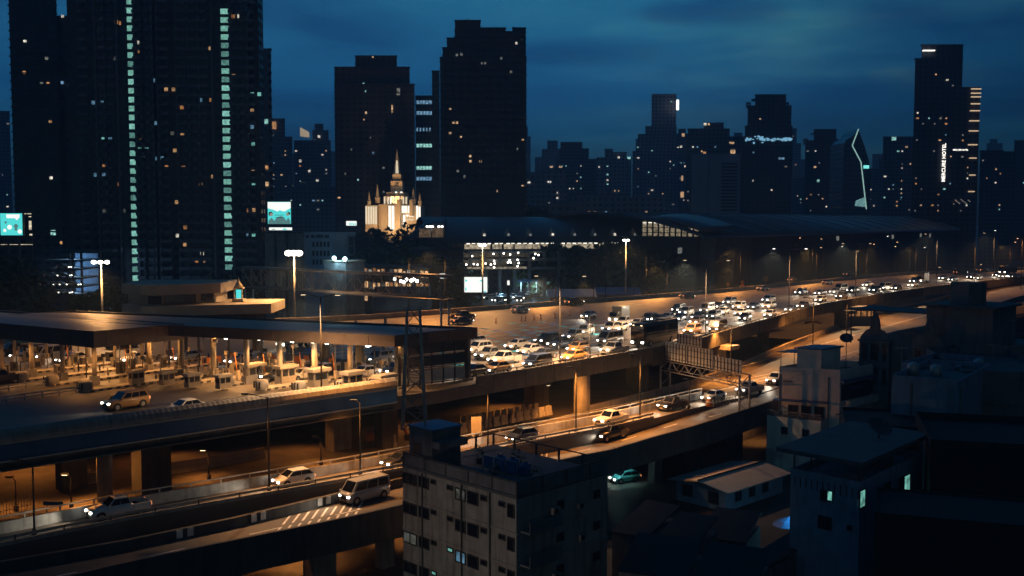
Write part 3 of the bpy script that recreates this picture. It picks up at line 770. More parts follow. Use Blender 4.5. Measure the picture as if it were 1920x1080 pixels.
for k, (px, py) in enumerate(((255, 676), (312, 678), (360, 682), (418, 684))):
    booth(px, py, f'cream toll booth, {ORD[k]} from the left in the crowded middle of the plaza', .6)
# chevron boards
def chevron(px, py, label):
    p = P(px, py, ZU + 1.0); p.z = ZU
    t = thing('chevron_board', label, 'sign', p, RZ + R(90), 'chevron boards facing traffic at the toll lanes'); t.scale = (.62, .62, .62)
    mb = MB(); mb.bx(-0.9, 0.9, -0.05, 0.05, 0.9, 2.3); o = mb.build('board', M['orange']); o.parent = t
    mb = MB()
    for s in (-0.35, 0.35):
        mb.hexa([(s - 0.3, -0.09, 1.6), (s, -0.09, 1.6), (s, -0.06, 1.6), (s - 0.3, -0.06, 1.6), (s, -0.09, 2.2), (s + 0.3, -0.09, 2.2), (s + 0.3, -0.06, 2.2), (s, -0.06, 2.2)])
        mb.hexa([(s, -0.09, 1.0), (s + 0.3, -0.09, 1.0), (s + 0.3, -0.06, 1.0), (s, -0.06, 1.0), (s - 0.3, -0.09, 1.6), (s, -0.09, 1.6), (s, -0.06, 1.6), (s - 0.3, -0.06, 1.6)])
    o = mb.build('chevron', M['kerb_black']); o.parent = t
    mb = MB(); mb.tube((0, 0, 0), (0, 0, 0.9), 0.06); o = mb.build('post', M['steel']); o.parent = t
for k, (px, py) in enumerate(((393, 676), (410, 673), (437, 668), (511, 670), (557, 673), (574, 672), (622, 678), (650, 676))):
    chevron(px, py, f'orange and black chevron board, {ORD[k]} from the left among the toll booths')
# lane signals and barrier gates hanging about the lanes
for k, (px, py) in enumerate(((345, 640), (480, 640), (609, 652), (676, 660), (280, 640))):
    p = P(px, py, ZU + 4.0)
    t = thing('lane_signal', f'dark upright lane signal box, {ORD[k]} hung below the canopies', 'signal', p, RZ, 'lane signal boxes under the canopy')
    mb = MB(); mb.bx(-0.25, 0.25, -0.45, 0.45, -1.2, 1.2); o = mb.build('box', M['trim']); o.parent = t
    mb = MB(); mb.tube((0, 0, 1.2), (0, 0, ZC - 1.15 - p.z), 0.05); o = mb.build('hanger', M['steel_dark']); o.parent = t
for k, (px, py) in enumerate(((500, 716), (568, 712), (630, 712), (683, 705), (330, 700), (385, 704), (447, 712), (240, 704), (130, 690), (65, 685))):
    p = P(px, py, ZU).xy
    t = thing('boom_gate', f'boom gate with raised pole, {ORD[k]} listed lane of the toll plaza', 'barrier gate', (p.x, p.y, ZU), RZ, 'boom gates of the toll lanes')
    del t['label']; tag(t, 'small boom gate with upright pole standing by a toll lane')
    mb = MB(); mb.bx(-0.2, 0.2, -0.2, 0.2, 0, 1.1); o = mb.build('cabinet', M['cream']); o.parent = t
    mb = MB(); mb.tube((0, 0.26, 0.9), (0, 0.6, 3.4), 0.06); o = mb.build('boom', M['orange']); o.parent = t
# thin posts, bollards and small signal heads crowding the islands
rp = random.Random(21)
for k in range(95):
    f = k / 94; px = 4 + f * 730 + rp.uniform(-5, 5); py = rp.uniform(668, 714) + (8 if px > 350 else 0)
    p = P(px, py, ZU); h = rp.choice((1.1, 1.2, 2.2, 3.0, 4.6)) * rp.uniform(.85, 1.15)
    t = thing('lane_post', 'thin post crowded among others on the toll islands', 'post', p, RZ + rp.uniform(-.2, .2), 'thin posts crowding the toll islands')
    mb = MB(); mb.tube((0, 0, 0), (0, 0, h), .07 if h > 2 else .12, 6); o = mb.build('post', M[rp.choice(('cream', 'concrete', 'steel_dark', 'trim', 'cream'))]); o.parent = t
    if h > 2: mb = MB(); mb.bx(-.12, .12, -.3, .3, h - .45, h); o = mb.build('signal_head', M[rp.choice(('trim', 'booth', 'cream'))]); o.parent = t
    elif h > .5 and k % 3 == 0: mb = MB(); mb.lathe((0, 0, 0), [(.125, h * .5), (.125, h * .7)], 6); o = mb.build('band', M['kerb_black']); o.parent = t
for k in range(34):
    px = 10 + k * 21.5 + rp.uniform(-6, 6); py = rp.uniform(672, 706) + (8 if px > 350 else 0); p = P(px, py, ZU)
    t = thing('lane_cabinet', 'low cabinet crowded among others on the toll islands', 'cabinet', p, RZ, 'low cabinets crowding the toll islands')
    w_, d_, h = rp.uniform(.5, 1.3), rp.uniform(.4, .8), rp.uniform(.8, 1.6); mb = MB(); mb.bx(-w_ / 2, w_ / 2, -d_ / 2, d_ / 2, 0, h); mb.bx(-w_ / 2 - .05, w_ / 2 + .05, -d_ / 2 - .05, d_ / 2 + .05, h, h + .07); o = mb.build('box', M[rp.choice(('booth', 'cream', 'concrete', 'steel_dark'))]); o.parent = t
    mb = MB(); mb.bx(-w_ * .35, w_ * .35, -d_ / 2 - .03, -d_ / 2 - .005, h * .3, h * .8); o = mb.build('door', M['trim']); o.parent = t
# canopy lamps
for k, (px, py) in enumerate(((428, 632), (460, 632), (489, 634), (552, 638), (590, 639), (617, 641), (693, 646))):
    p = P(px, py - 1, ZC - 1.2 - 0.2)
    t = thing('canopy_lamp', f'square canopy lamp, {ORD[k]} from the left below the long fascia', 'lamp', p, RZ, 'square lamps below the canopy edge')
    mb = MB(); mb.bx(-0.35, 0.35, -0.35, 0.35, -0.16, 0.2); o = mb.build('housing', M['steel_dark']); o.parent = t
    mb = MB(); mb.bx(-0.38, -0.355, -0.3, 0.3, -0.3, 0.14); mb.bx(-0.3, 0.3, -0.3, 0.3, -0.21, -0.165); o = mb.build('lens', E['canopy']); o.parent = t
    light('SPOT', 'lamp_light', p + Vector((0, -.5, -0.6)), 2100, (1.0, 0.46, 0.14), None, 0.3, 150, (0, 0, -1))
for k, (px, py) in enumerate(((3, 632), (44, 633), (58, 634), (144, 640), (91, 636))):
    p = P(px, py, ZC - 2.0)
    t = thing('lane_sign', f'small square lane sign, {ORD[k]} from the left under the left canopy', 'sign', p, RZ, 'small lane signs hung under the left canopy')
    mb = MB(); mb.bx(-0.06, 0.06, -0.42, 0.42, -0.42, 0.42); o = mb.build('face', M['cream']); o.parent = t
    mb = MB(); mb.tube((0, 0, 0.42), (0, 0, 1.0), 0.04); o = mb.build('hanger', M['steel_dark']); o.parent = t

# soffit lamps deeper under both canopies
kk = 0
for f, g, e in ((.08, .5, 3000), (.22, .5, 4200), (.36, .5, 4200), (.50, .5, 4200), (.64, .5, 4200), (.80, .5, 4200), (.15, .85, 3000), (.43, .85, 3000), (.70, .85, 3000)):
    a_, b_, ax_, ln_ = c1; q = a_ + ax_ * (ln_ * f) + (P(895, 614.5, ZC).xy - a_) * g
    p = Vector((q.x, q.y, ZC - 1.25)); t = thing('soffit_lamp', f'round lamp under the long toll canopy, {ORD[kk]} counted from its right end', 'lamp', p, 0, 'round lamps under the toll canopies'); kk += 1
    mb = MB(); mb.lathe(p - Vector((0, 0, .2)), [(.22, 0), (.3, .1), (.3, .2)], 12); mb.build('housing', M['steel_dark'], t)
    mb = MB(); mb.lathe(p - Vector((0, 0, .23)), [(.2, 0), (.2, .025)], 12); mb.build('lens', E['canopy'], t)
    light('SPOT', 'lamp_light', p - Vector((0, 0, .5)), e * .52, (1.0, 0.42, 0.11), t, 0.3, 155, (0, 0, -1))
kk = 0
for f, g, e in ((.08, .04, 6500), (.35, .04, 6500), (.65, .04, 6500), (.06, .4, 4200), (.3, .4, 4200), (.55, .4, 4200), (.2, .8, 3000), (.45, .8, 3000), (.8, .5, 4000)):  # front three are unseen lamps added to light the road ahead
    a_, b_, ax_, ln_ = c2; q = a_ + ax_ * (ln_ * f) + (P(345, 608, ZC).xy - a_) * g
    p = Vector((q.x, q.y, ZC - 1.25)); t = thing('soffit_lamp', f'unseen round lamp under the nearer left toll canopy, {ORD[kk]} counted from its right corner', 'lamp', p, 0, 'round lamps under the toll canopies'); kk += 1
    mb = MB(); mb.lathe(p - Vector((0, 0, .2)), [(.22, 0), (.3, .1), (.3, .2)], 12); mb.build('housing', M['steel_dark'], t)
    mb = MB(); mb.lathe(p - Vector((0, 0, .23)), [(.2, 0), (.2, .025)], 12); mb.build('lens', E['canopy'], t)
    light('SPOT', 'lamp_light', p - Vector((0, 0, .5)), e * .52, (1.0, 0.42, 0.11), t, 0.3, 155, (0, 0, -1))

# ---- glazed steel screen at the right end of the plaza
a, b = P(742, 728, ZU).xy, P(873, 712, ZU).xy
fs = Face(a, b); t = thing('glazed_screen', 'tall steel framed screen of pale panels under the canopy end', 'screen wall', (a.x, a.y, ZU))
ln = fs.len; hs = ZC - 1.3 - ZU
mb = MB(); n = int(ln / 1.6)
for k in range(n + 1): mb.wallbox(fs, k * ln / n - 0.09, k * ln / n + 0.09, ZU, ZU + hs, -0.12, 0.12)
mb.build('post', M['steel_dark'], t)
mb = MB()
for z in (0.1, 1.75, 2.0, 3.6, hs - 0.2): mb.wallbox(fs, 0, ln, ZU + z, ZU + z + 0.16, -0.07, 0.07)
mb.build('rail', M['steel_dark'], t)
for z0, z1, m in ((0.3, 1.72, 'panel_back'), (2.2, 3.55, 'steel_dark'), (3.8, hs - 0.25, 'steel_dark')):
    mb = MB(); mb.wallbox(fs, 0.12, ln - 0.12, ZU + z0, ZU + z1, -0.03, 0.03); mb.build('panel', M[m], t)
mb = MB(); mb.wallbox(fs, ln * 0.3, ln - 0.2, ZU + 1.78, ZU + 1.97, 0.08, 0.12); mb.wallbox(fs, ln * 0.3, ln - 0.2, ZU + 3.62, ZU + 3.75, 0.08, 0.12); mb.build('pale_strip', M['cream'], t)
for k, f in enumerate((0.0, 1.0)):
    q = fs.at(ln * f, ZU, 0.5); t = thing('screen_column', ['thick dark steel column at the left end of the glazed screen', 'thick dark steel column at the right end of the glazed screen'][k], 'column', q)
    mb = MB(); mb.box((q.x, q.y, ZU + hs / 2), (0.5, 0.5, hs), RZ); mb.build('shaft', M['steel_dark'], t)
    mb = MB(); mb.box((q.x, q.y, ZU + 0.15), (0.9, 0.9, 0.3), RZ); mb.build('base', M['concrete'], t)

# ---- bollards dividing the carriageways
kb = 0
for k, (px, py) in enumerate(((978, 602), (985, 601), (1001, 599), (1014, 598), (1040, 595), (1056, 594), (1068, 591), (1090, 589), (930, 606))):
    p = P(px, py, ZU)
    mb = MB(); mb.lathe(p, [(0.28, 0), (0.28, 0.08), (0.13, 0.1), (0.11, 1.0)], 8); o = mb.build('bollard', M['orange'])
    bpyl = f'slim orange lane bollard, {ORD[k]} in the row beside the empty carriageway'
    tag(o, bpyl, 'bollard', 'orange bollards dividing the carriageways')
# ================================================================ near buildings
def win(t, fc, s0, s1, z0, z1, lit=None, bars=1, depth=0.12, name='window'):
    # frame with a recessed pane; a window is a part, its pane a sub-part
    mb = MB()
    fw = 0.07
    mb.wallbox(fc, s0 - fw, s1 + fw, z0 - fw - 0.02, z0, -0.02, depth); mb.wallbox(fc, s0 - fw, s1 + fw, z1, z1 + fw, -0.02, depth)
    mb.wallbox(fc, s0 - fw, s0, z0, z1, -0.02, depth - 0.004); mb.wallbox(fc, s1, s1 + fw, z0, z1, -0.02, depth - 0.004)
    for k in range(bars):
        c = s0 + (s1 - s0) * (k + 1) / (bars + 1); mb.wallbox(fc, c - 0.035, c + 0.035, z0, z1, 0.0, depth - 0.02)
    o = mb.build(name, M['frame'], t)
    mb = MB(); mb.wallbox(fc, s0, s1, z0, z1, 0.01, 0.03); mb.build('pane', lit or M['bglass'], o)
    return o
# ---- apartment block in front
AP_L, AP_N, AP_R = Vector((-9.9, 93.0)), Vector((0.35, 82.0)), Vector((8.4, 90.2))
t = thing('apartment_block', 'stained grey apartment block in front with roof terrace and stair house', 'building', (AP_N.x, AP_N.y, 0))
AP_B = AP_L + (AP_R - AP_N)
fl, fr = Face(AP_L, AP_N), Face(AP_N, AP_R)
ZR = 12.9
mb = MB(); mb.prism([AP_L, AP_N, AP_R, AP_B], 0, ZR - 0.25); mb.build('wall', M['wall_grey'], t)
mb = MB(); cc = (AP_L + AP_R) / 2
mb.prism([cc + (p - cc) * 1.012 for p in (AP_L, AP_N, AP_R, AP_B)], ZR - 0.25, ZR); mb.build('roof', M['roof_flat'], t)
mb = MB()
for fc in (fl, fr):
    for k in range(1, 5): mb.wallbox(fc, 0, fc.len, ZR - 0.25 - 2.75 * k - 0.2, ZR - 0.25 - 2.75 * k, 0.0, 0.07)
mb.build('floor_band', M['wall_grey'], t)
# parapet: posts with sheet infill
mb = MB(); pn = MB()
fb, fk = Face(AP_B, AP_R), Face(AP_L, AP_B)
for fc, sgn in ((fl, -1), (fr, -1), (fb, 1), (fk, 1)):
    k = 0; L_ = fc.len
    s = 0.1
    while s < L_:
        mb.wallbox(fc, s - 0.08, s + 0.08, ZR, ZR + 1.15, sgn * 0.05 - 0.08, sgn * 0.05 + 0.08); s += 3.0
    mb.wallbox(fc, 0.0, L_, ZR + 1.05, ZR + 1.15, sgn * 0.06 - 0.055, sgn * 0.06 + 0.055)
    if fc in (fl, fr): pn.wallbox(fc, 0.1, L_ - 0.1, ZR + 0.02, ZR + 1.0, sgn * 0.05 - 0.03, sgn * 0.05 + 0.03)
mb.build('railing', M['concrete_dark'], t); pn.build('parapet_panel', M['wall_dark'], t)
WX = [(757, 781, 885, 913, 1), (787, 804, 893, 918, 0), (809.5, 817.5, 899, 908, 0), (840, 849, 910, 919.5, 0), (855.5, 872.5, 915, 941, 1), (878.5, 896.5, 921, 949, 0), (903, 912.5, 929, 940, 0), (937, 947, 940, 951, 0), (953.5, 967.5, 945, 973, 0)]
cols = []
for x0, x1, y0, y1, br in WX:
    s0, za = fl.sz(x0, y0); s1, zb_ = fl.sz(x1, y1); _, zt = fl.sz(x0, y0); _, zl = fl.sz(x0, y1 - (x1 - x0) * 0.42)
    cols.append((s0, min(s1, fl.len - 0.25), zl, zt, br))
LIT = {(0, 4): E['wg'], (2, 3): E['wc'], (2, 4): E['wb'], (3, 2): E['wc'], (3, 7): E['wc'], (3, 8): E['wc'], (0, 0): None, (2, 0): E['wg']}
for r in range(5):
    for c, (s0, s1, z0, z1, br) in enumerate(cols):
        if z0 - 2.72 * r < 0.6: continue
        win(t, fl, s0, s1, z0 - 2.72 * r, z1 - 2.72 * r, LIT.get((r, c)), br)
for r in range(4):
    z = ZR - 2.0 - 2.75 * r
    for s in (4.9, 9.6):
        if s < fr.len - 0.8: win(t, fr, s, s + 0.7, z, z + 0.6, None, 0)
mb = MB()                                   # balcony slabs on the shaded side
for r in range(4):
    z = ZR - 0.3 - 2.75 * (r + 1)
    mb.wallbox(fr, 0.4, 4.3, z, z + 0.16, 0.07, 1.15); mb.wallbox(fr, 0.4, 4.3, z + 0.16, z + 1.0, 1.07, 1.15)
mb.build('balcony', M['wall_dark'], t)
for k, (s, z) in enumerate(((4.0, 10.6), (7.2, 10.4), (7.4, 7.6), (4.1, 5.0))):
    mb = MB(); mb.wallbox(fr, s, s + .85, z, z + .6, .05, .42); a_ = mb.build('air_conditioner', M['concrete'], t)
    mb = MB(); c_ = fr.at(s + .35, z + .3, .43); mb.tube(c_, c_ + Vector((fr.n.x, fr.n.y, 0)) * .02, .22, 12); mb.build('fan_grille', M['trim'], a_)
mb = MB()
for s in (2.9, 8.3, 11.9): mb.wallbox(fl, s, s + .1, .5, ZR - .3, .08, .18)
mb.build('drain_pipe', M['concrete_dark'], t)
# stair house on the roof
h0 = P(800, 868, ZR).xy
u1, u2 = fl.d, fr.d
def rect(o, a, b, l1, l2): return [o, o + a * l1, o + a * l1 + b * l2, o + b * l2]
SH = AP_L + u1 * 0.5 + u2 * 0.4
mb = MB(); mb.prism(rect(SH, u1, u2, 3.3, 3.4), ZR, ZR + 3.5); mb.prism(rect(SH + u1 * 3.3, u1, u2, 1.0, 3.4), ZR + 2.0, ZR + 2.6)
sh = mb.build('stair_house', M['wall_dark'], t)
mb = MB(); mb.prism(rect(SH - u1 * 0.15 - u2 * 0.15, u1, u2, 3.6, 3.7), ZR + 3.5, ZR + 3.65); mb.build('roof', M['roof_blue'], sh)
fsh = Face(SH, SH + u1 * 3.3); mb = MB(); mb.wallbox(fsh, 0.7, 1.7, ZR + 0.1, ZR + 2.2, 0.0, 0.05); mb.build('door', M['frame'], sh)
# things standing on the roof
q = P(905, 885, ZR)
tt = thing('laundry_rack', 'blue cloths on a rack upon the apartment roof terrace', 'laundry rack', (q.x, q.y, ZR))
mb = MB()
for k in range(4): mb.tube((q.x + k * 1.0, q.y - k * 0.9, ZR), (q.x + k * 1.0, q.y - k * 0.9, ZR + 1.5), 0.04)
mb.tube((q.x, q.y, ZR + 1.5), (q.x + 3, q.y - 2.7, ZR + 1.5), 0.04); mb.build('frame', M['steel'], tt)
for k in range(3):
    mb = MB(); c = Vector((q.x + 0.5 + k, q.y - 0.45 - k * 0.9, ZR + 0.95))
    rr = []
    for j in range(9):
        f = j / 8 - 0.5; rr.append([c + Vector((f * 0.8, -f * 0.72, z)) + Vector((0.7, 0.74, 0)) * (0.06 * math.sin(j * 2.3) + o) for z, o in ((-0.5, 0), (0.52, 0), (0.52, 0.03), (-0.5, 0.03))])
    mb.loft(rr, sm=False); mb.build('cloth', M['tarp'], tt)
for k, (px, py, r, h) in enumerate(((938, 880, 0.55, 1.2), (962, 885, 0.55, 1.2), (985, 890, 0.5, 1.0))):
    q = P(px, py, ZR); tt = thing('water_tank', f'{ORD[k]} dark blue water tank from the left on the apartment roof', 'water tank', q, 0, 'water tanks on the apartment roof')
    mb = MB(); mb.lathe(q, [(r, 0), (r * 1.05, h * 0.3), (r, h * 0.5), (r * 1.05, h * 0.7), (r, h * 0.9), (r * 0.4, h * 1.08)], 16); mb.build('body', M['tarp'], tt)
    mb = MB(); mb.lathe(q + Vector((0, 0, h * 1.08)), [(r * 0.4, 0), (r * 0.38, 0.1)], 12); mb.build('lid', M['trim'], tt)
for k, (px, py) in enumerate(((898, 868), (1004, 905), (925, 898), (972, 872))):
    q = P(px, py, ZR); tt = thing('potted_plant', f'{ORD[k]} dark leafy potted plant on the apartment roof', 'plant', q, 0, 'potted plants on the apartment roof')
    mb = MB(); mb.lathe(q, [(0.25, 0), (0.32, 0.45)], 10); mb.build('pot', M['concrete_dark'], tt)
    mb = MB()
    for j in range(90):
        v = Vector((rng.gauss(0, .35), rng.gauss(0, .35), rng.gauss(0.95, .3))); a = rng.random() * 6.3; d = Vector((math.cos(a), math.sin(a), rng.uniform(-.4, .6))) * 0.2; e = d.cross(Vector((0, 0, 1))) * 0.5
        c = q + v; mb.face([c - d, c + e, c + d, c - e])
    mb.build('foliage', M['green'], tt)
# rooftop lattice mast on the roof behind the stair house
def lattice(name, label, cat, base, w0, w1, h, m='steel_dark', legs=4, bays=8, yaw=0.8):
    t = thing(name, label, cat, base)
    cs = [Vector((math.cos(yaw + k * math.pi / 2), math.sin(yaw + k * math.pi / 2), 0)) for k in range(4)]
    pt = lambda k, f: base + cs[k % 4] * (w0 + (w1 - w0) * f) * 0.7071 + Vector((0, 0, h * f))
    for k in range(4):
        mb = MB(); mb.tube(pt(k, 0), pt(k, 1), 0.09, 6); mb.build('leg', M['mast_paint'], t)
    mb = MB()
    for k in range(4):
        for b in range(bays):
            f0, f1 = b / bays, (b + 1) / bays
            mb.tube(pt(k, f0), pt(k + 1, f0), 0.035, 4); mb.tube(pt(k + b % 2, f0), pt(k + 1 - b % 2, f1), 0.05, 4)
    mb.build('bracing', M['concrete'], t); return t
lattice('lattice_mast', 'dark lattice mast rising from the apartment roof before the toll canopy', 'mast', Vector((-8.9, 93.6, ZR + 3.2)), 2.1, 1.1, 11, 'steel_dark', bays=7)

# ---- white house with the blue capped stair room
def block(t, name, ring, z0, z1, m, roof=None, par=0.0):
    mb = MB(); mb.prism(ring, z0, z1); o = mb.build(name, M[m], t)
    if roof:
        c = sum(ring, Vector((0, 0))) / len(ring)
        mb = MB(); mb.prism([c + (p - c) * 0.985 for p in ring], z1, z1 + 0.03); mb.build('roof', M[roof], t)
    if par:
        n = len(ring); mb = MB(); c = sum(ring, Vector((0, 0))) / n
        for a, b in zip(ring, ring[1:] + ring[:1]):
            e = (b - a).normalized(); nn = Vector((-e.y, e.x))
            if nn.dot(c - a) < 0: nn = -nn
            mb.hexa([Vector((p.x, p.y, z)) for z in (z1, z1 + par) for p in (a, b, b + nn * 0.15, a + nn * 0.15)])
        mb.build('parapet', M[m], t)
    return o
WL, WN = Vector((37.8, 146.0)), Vector((45.3, 142.5))
d1 = (WN - WL).normalized(); d2 = Vector((0.74, 0.67)).normalized()
t = thing('white_house', 'white rendered house with blue capped stair room beside the frontage road', 'house', (WN.x, WN.y, 0))
ring = [WL, WN, WN + d2 * 11, WL + d2 * 11]
ZW = 13.4
block(t, 'wall', ring, 0, ZW, 'wall_white', 'roof_flat', 0.9)
fw, fs2 = Face(WL, WN), Face(WN, WN + d2 * 11)
o = WL + d1 * 2.3 + d2 * 0.25
st = block(t, 'stair_room', rect(o, d1, d2, 3.3, 5.0), ZW + .05, ZW + 3.5, 'wall_white')
mb = MB(); mb.prism(rect(o - d1 * 0.3 - d2 * 0.3, d1, d2, 3.9, 5.6), ZW + 3.5, ZW + 3.7); mb.build('cap', M['roof_blue'], st)
mb = MB(); mb.prism(rect(WL - d1 * 0.5 + d2 * 0.1, d1, d2, 2.8, 4.0), ZW + 2.9, ZW + 3.0)
for s in (0.2, 3.6): q = WL + d1 * 0.1 + d2 * s; mb.tube((q.x, q.y, ZW + .9), (q.x, q.y, ZW + 2.9), 0.05)
mb.build('awning', M['roof_blue'], t)
mb = MB(); mb.wallbox(fw, -0.6, fw.len - 1.6, 9.6, 9.75, 0.0, 1.3); mb.build('canopy', M['roof_blue'], t)
for s in (1.4, 3.2, 5.0): win(t, fw, s, s + 1.2, 7.4, 8.9, None, 1)
mb = MB()
for s in (0.05, fw.len - 1.6): mb.wallbox(fw, s, s + 0.18, 0, ZW - .2, 0.0, 0.14)
mb.wallbox(fw, 0.6, 1.9, 12.2, 12.35, 0.0, 0.35); mb.build('pipe', M['wall_dark'], t)
mb = MB(); mb.wallbox(fs2, 0.4, 8.2, 9.9, 12.2, -0.05, 0.02); mb.build('loggia', M['frame'], t)
mb = MB(); mb.wallbox(fs2, 0.2, 10.8, 9.0, 9.2, 0.02, 1.0)
s = 0.3
while s < 10.6: mb.wallbox(fs2, s, s + 0.09, 9.2, 10.0, 0.85, 0.93); s += 0.35
mb.wallbox(fs2, 0.2, 10.8, 10.0, 10.1, 0.8, 1.0); mb.build('balcony', M['wall_white'], t)
mb = MB(); mb.wallbox(fs2, 0.0, 11, 12.5, 12.8, 0.02, 0.6); mb.wallbox(fs2, 2, 4.4, 11.6, 11.7, 0.02, 1.0); mb.build('eave', M['roof_blue'], t)
for s in (5.4, 7.6): win(t, fs2, s, s + 1.3, 10.2, 12.0, None, 1)
for s in (0.8, 2.8, 4.8): win(t, fs2, s, s + 1.2, 6.2, 7.6, None, 1)
mb = MB(); mb.wallbox(fs2, -1.0, 4.5, 8.1, 8.25, 0.0, 1.2); mb.build('canopy', M['roof_blue'], t)
# lower annex with railed terrace
t = thing('annex_house', 'low cream annex with railed terrace against the white house', 'house', (35.9, 145.0, 0))
an = [Vector((35.9, 145.0)), Vector((42.2, 140.6)), Vector((43.8, 142.8)), Vector((37.5, 147.2))]
block(t, 'wall', an, 0, 7.5, 'wall_white', 'roof_flat')
fa = Face(an[0], an[1]); mb = MB(); s = 0.05
while s < fa.len: mb.wallbox(fa, s, s + 0.07, 7.5, 8.25, -0.12, -0.05); s += 0.28
mb.wallbox(fa, 0, fa.len, 8.25, 8.35, -0.14, -0.02); mb.build('railing', M['concrete'], t)
for s, z in ((2.2, 5.2), (2.4, 2.6), (3.8, 2.6), (5.2, 5.2)): win(t, fa, s, s + 0.8, z, z + 0.9, None, 1)
q = P(1553, 668, 14.5); tt = thing('satellite_dish', 'round dark satellite dish on a pole above the white house', 'satellite dish', (q.x, q.y, 13.4))
# ---- flat roofed house at lower right
HN = P(1617, 868, 15.0).xy; HL = P(1455, 838, 15.0).xy; HR = P(1745, 812, 15.0).xy
a1, a2 = (HL - HN), (HR - HN); a1n, a2n = a1.normalized(), a2.normalized()
t = thing('flat_roofed_house', 'dark house with overhanging flat roof and three lit teal windows', 'house', (HN.x, HN.y, 0))
BN = HN + a1n * 0.6 + a2n * 1.0
bl, br_ = a1.length - 1.6, a2.length - 1.5
ring = [BN, BN + a1n * bl, BN + a1n * bl + a2n * br_, BN + a2n * br_]
block(t, 'wall', ring, 0, 12.6, 'wall_blue', None, 0.5)
mb = MB(); mb.prism([HN, HL, HL + a2, HR], 14.62, 15.0, 0)
mb.build('roof', M['roof_flat'], t)
mb = MB()
for k in range(5):
    for b in (0.15, bl - 0.25):
        q = BN + a1n * b + a2n * (k * br_ / 4 * 0.96 + 0.2); mb.tube((q.x, q.y, 12.6), (q.x, q.y, 14.62), 0.08)
mb.build('post', M['steel_dark'], t)
mb = MB(); q = BN + a1n * (bl * 0.5) + a2n * (br_ * 0.55); mb.prism(rect(q, a1n, a2n, bl * 0.4, br_ * 0.4), 12.6, 14.6); mb.build('roof_room', M['wall_dark'], t)
f1, f2 = Face(BN + a1n * bl, BN), Face(BN, BN + a2n * br_)
def px_win(t, fc, x0, x1, y0, y1, lit, bars=0):
    s0, za = fc.sz(x0, (y0 + y1) / 2); s1, _ = fc.sz(x1, (y0 + y1) / 2); _, z1 = fc.sz((x0 + x1) / 2, y0); _, z0 = fc.sz((x0 + x1) / 2, y1)
    if s0 > s1: s0, s1 = s1, s0
    return win(t, fc, s0, s1, z0, z1, lit, bars)
px_win(t, f1, 1540, 1551, 920, 938, None); px_win(t, f1, 1552, 1561, 921, 938, E['wc']); px_win(t, f1, 1536, 1558, 969, 990, None, 1); px_win(t, f1, 1590, 1597, 986, 993, None)
px_win(t, f2, 1611, 1621, 919, 950, E['wc']); px_win(t, f2, 1694, 1705, 891, 924, E['wc']); px_win(t, f2, 1657, 1667, 906, 940, None); px_win(t, f2, 1684, 1692, 896, 928, None)
mb = MB()
for k in range(12): mb.wallbox(f1, 0.4 + k * 0.55, 0.5 + k * 0.55, 11.6, 12.5, 0.0, 0.03)
mb.build('vent_slots', M['frame'], t)
def dish(t, q, r, top, az):
    mb = MB(); mb.tube((q.x, q.y, q.z), (q.x, q.y, top), 0.06); mb.build('pole', M['steel_dark'], t)
    mb = MB(); ax = Vector((math.cos(az) * 0.6, math.sin(az) * 0.6, 0.75)).normalized(); u = ax.orthogonal().normalized(); v = ax.cross(u)
    rings = []
    for rr, o in ((0.05, 0), (0.5, 0.06), (0.8, 0.16), (1, 0.27)):
        rings.append([Vector((q.x, q.y, top)) + (u * math.cos(k * 0.3927) + v * math.sin(k * 0.3927)) * r * rr + ax * o * r for k in range(16)])
    mb.loft(rings, cap=False); mb.build('dish', M['steel_dark'], t)
    mb = MB(); mb.tube(Vector((q.x, q.y, top)), Vector((q.x, q.y, top)) + ax * r * 0.9, 0.03); mb.build('feed', M['steel'], t)
q = Vector((WL + d2 * 8 + d1 * 5).to_3d()); q.z = ZW; tt.location = q; dish(tt, q, 0.95, ZW + 4.4, -1.9)
q = P(1648, 822, 15.0); tt = thing('satellite_dish', 'wide dark satellite dish on the flat roofed house', 'satellite dish', q); dish(tt, q, 1.15, 15.9, -1.2)
# ---- gable roofed house
t = thing('gable_house', 'small blue house with wide grey gable roof below the ramp', 'house', (26, 124, 0))
zE, zR2 = 2.6, 3.9
eL, eR = P(1250, 898, zE), P(1366, 925, zE); rF = P(1309, 901, zR2); rB = P(1431, 865, zR2)
ax = (rB - rF); axn = ax.normalized()
mb = MB()
for e in (eL, eR):
    q = [e, e + ax, rB, rF]; mb.hexa([p - Vector((0, 0, 0.14)) for p in q] + q, 0)
mb.build('roof', M['roof_grey'], t)
mb = MB(); mb.tube(rF + Vector((0, 0, .03)), rB + Vector((0, 0, .03)), 0.14, 6); mb.build('ridge_cap', M['frame'], t)
iL, iR_ = eL.xy + (eR.xy - eL.xy) * 0.1 + axn.xy * 0.8, eL.xy + (eR.xy - eL.xy) * 0.9 + axn.xy * 0.8
ring = [iL, iR_, iR_ + ax.xy * 0.9, iL + ax.xy * 0.9]
block(t, 'wall', ring, 0, zE + 0.1, 'wall_blue')
mb = MB(); m_ = (iL + iR_) / 2
mb.hexa([Vector((p.x, p.y, z)) for p, z in ((iL, zE + .1), (iR_, zE + .1), (iR_ + axn.xy * .15, zE + .1), (iL + axn.xy * .15, zE + .1))] + [Vector((p.x, p.y, zR2 - .2)) for p in (m_ - (iR_ - iL) * .06, m_ + (iR_ - iL) * .06, m_ + (iR_ - iL) * .06 + axn.xy * .15, m_ - (iR_ - iL) * .06 + axn.xy * .15)])
mb.build('gable', M['wall_blue'], t)
fg = Face(iL, iR_); win(t, fg, 1.0, 2.5, 0.9, 2.2, None, 1); win(t, fg, 5.0, 6.4, 0.7, 2.1, None, 0)
fg2 = Face(iR_, iR_ + ax.xy * 0.9)
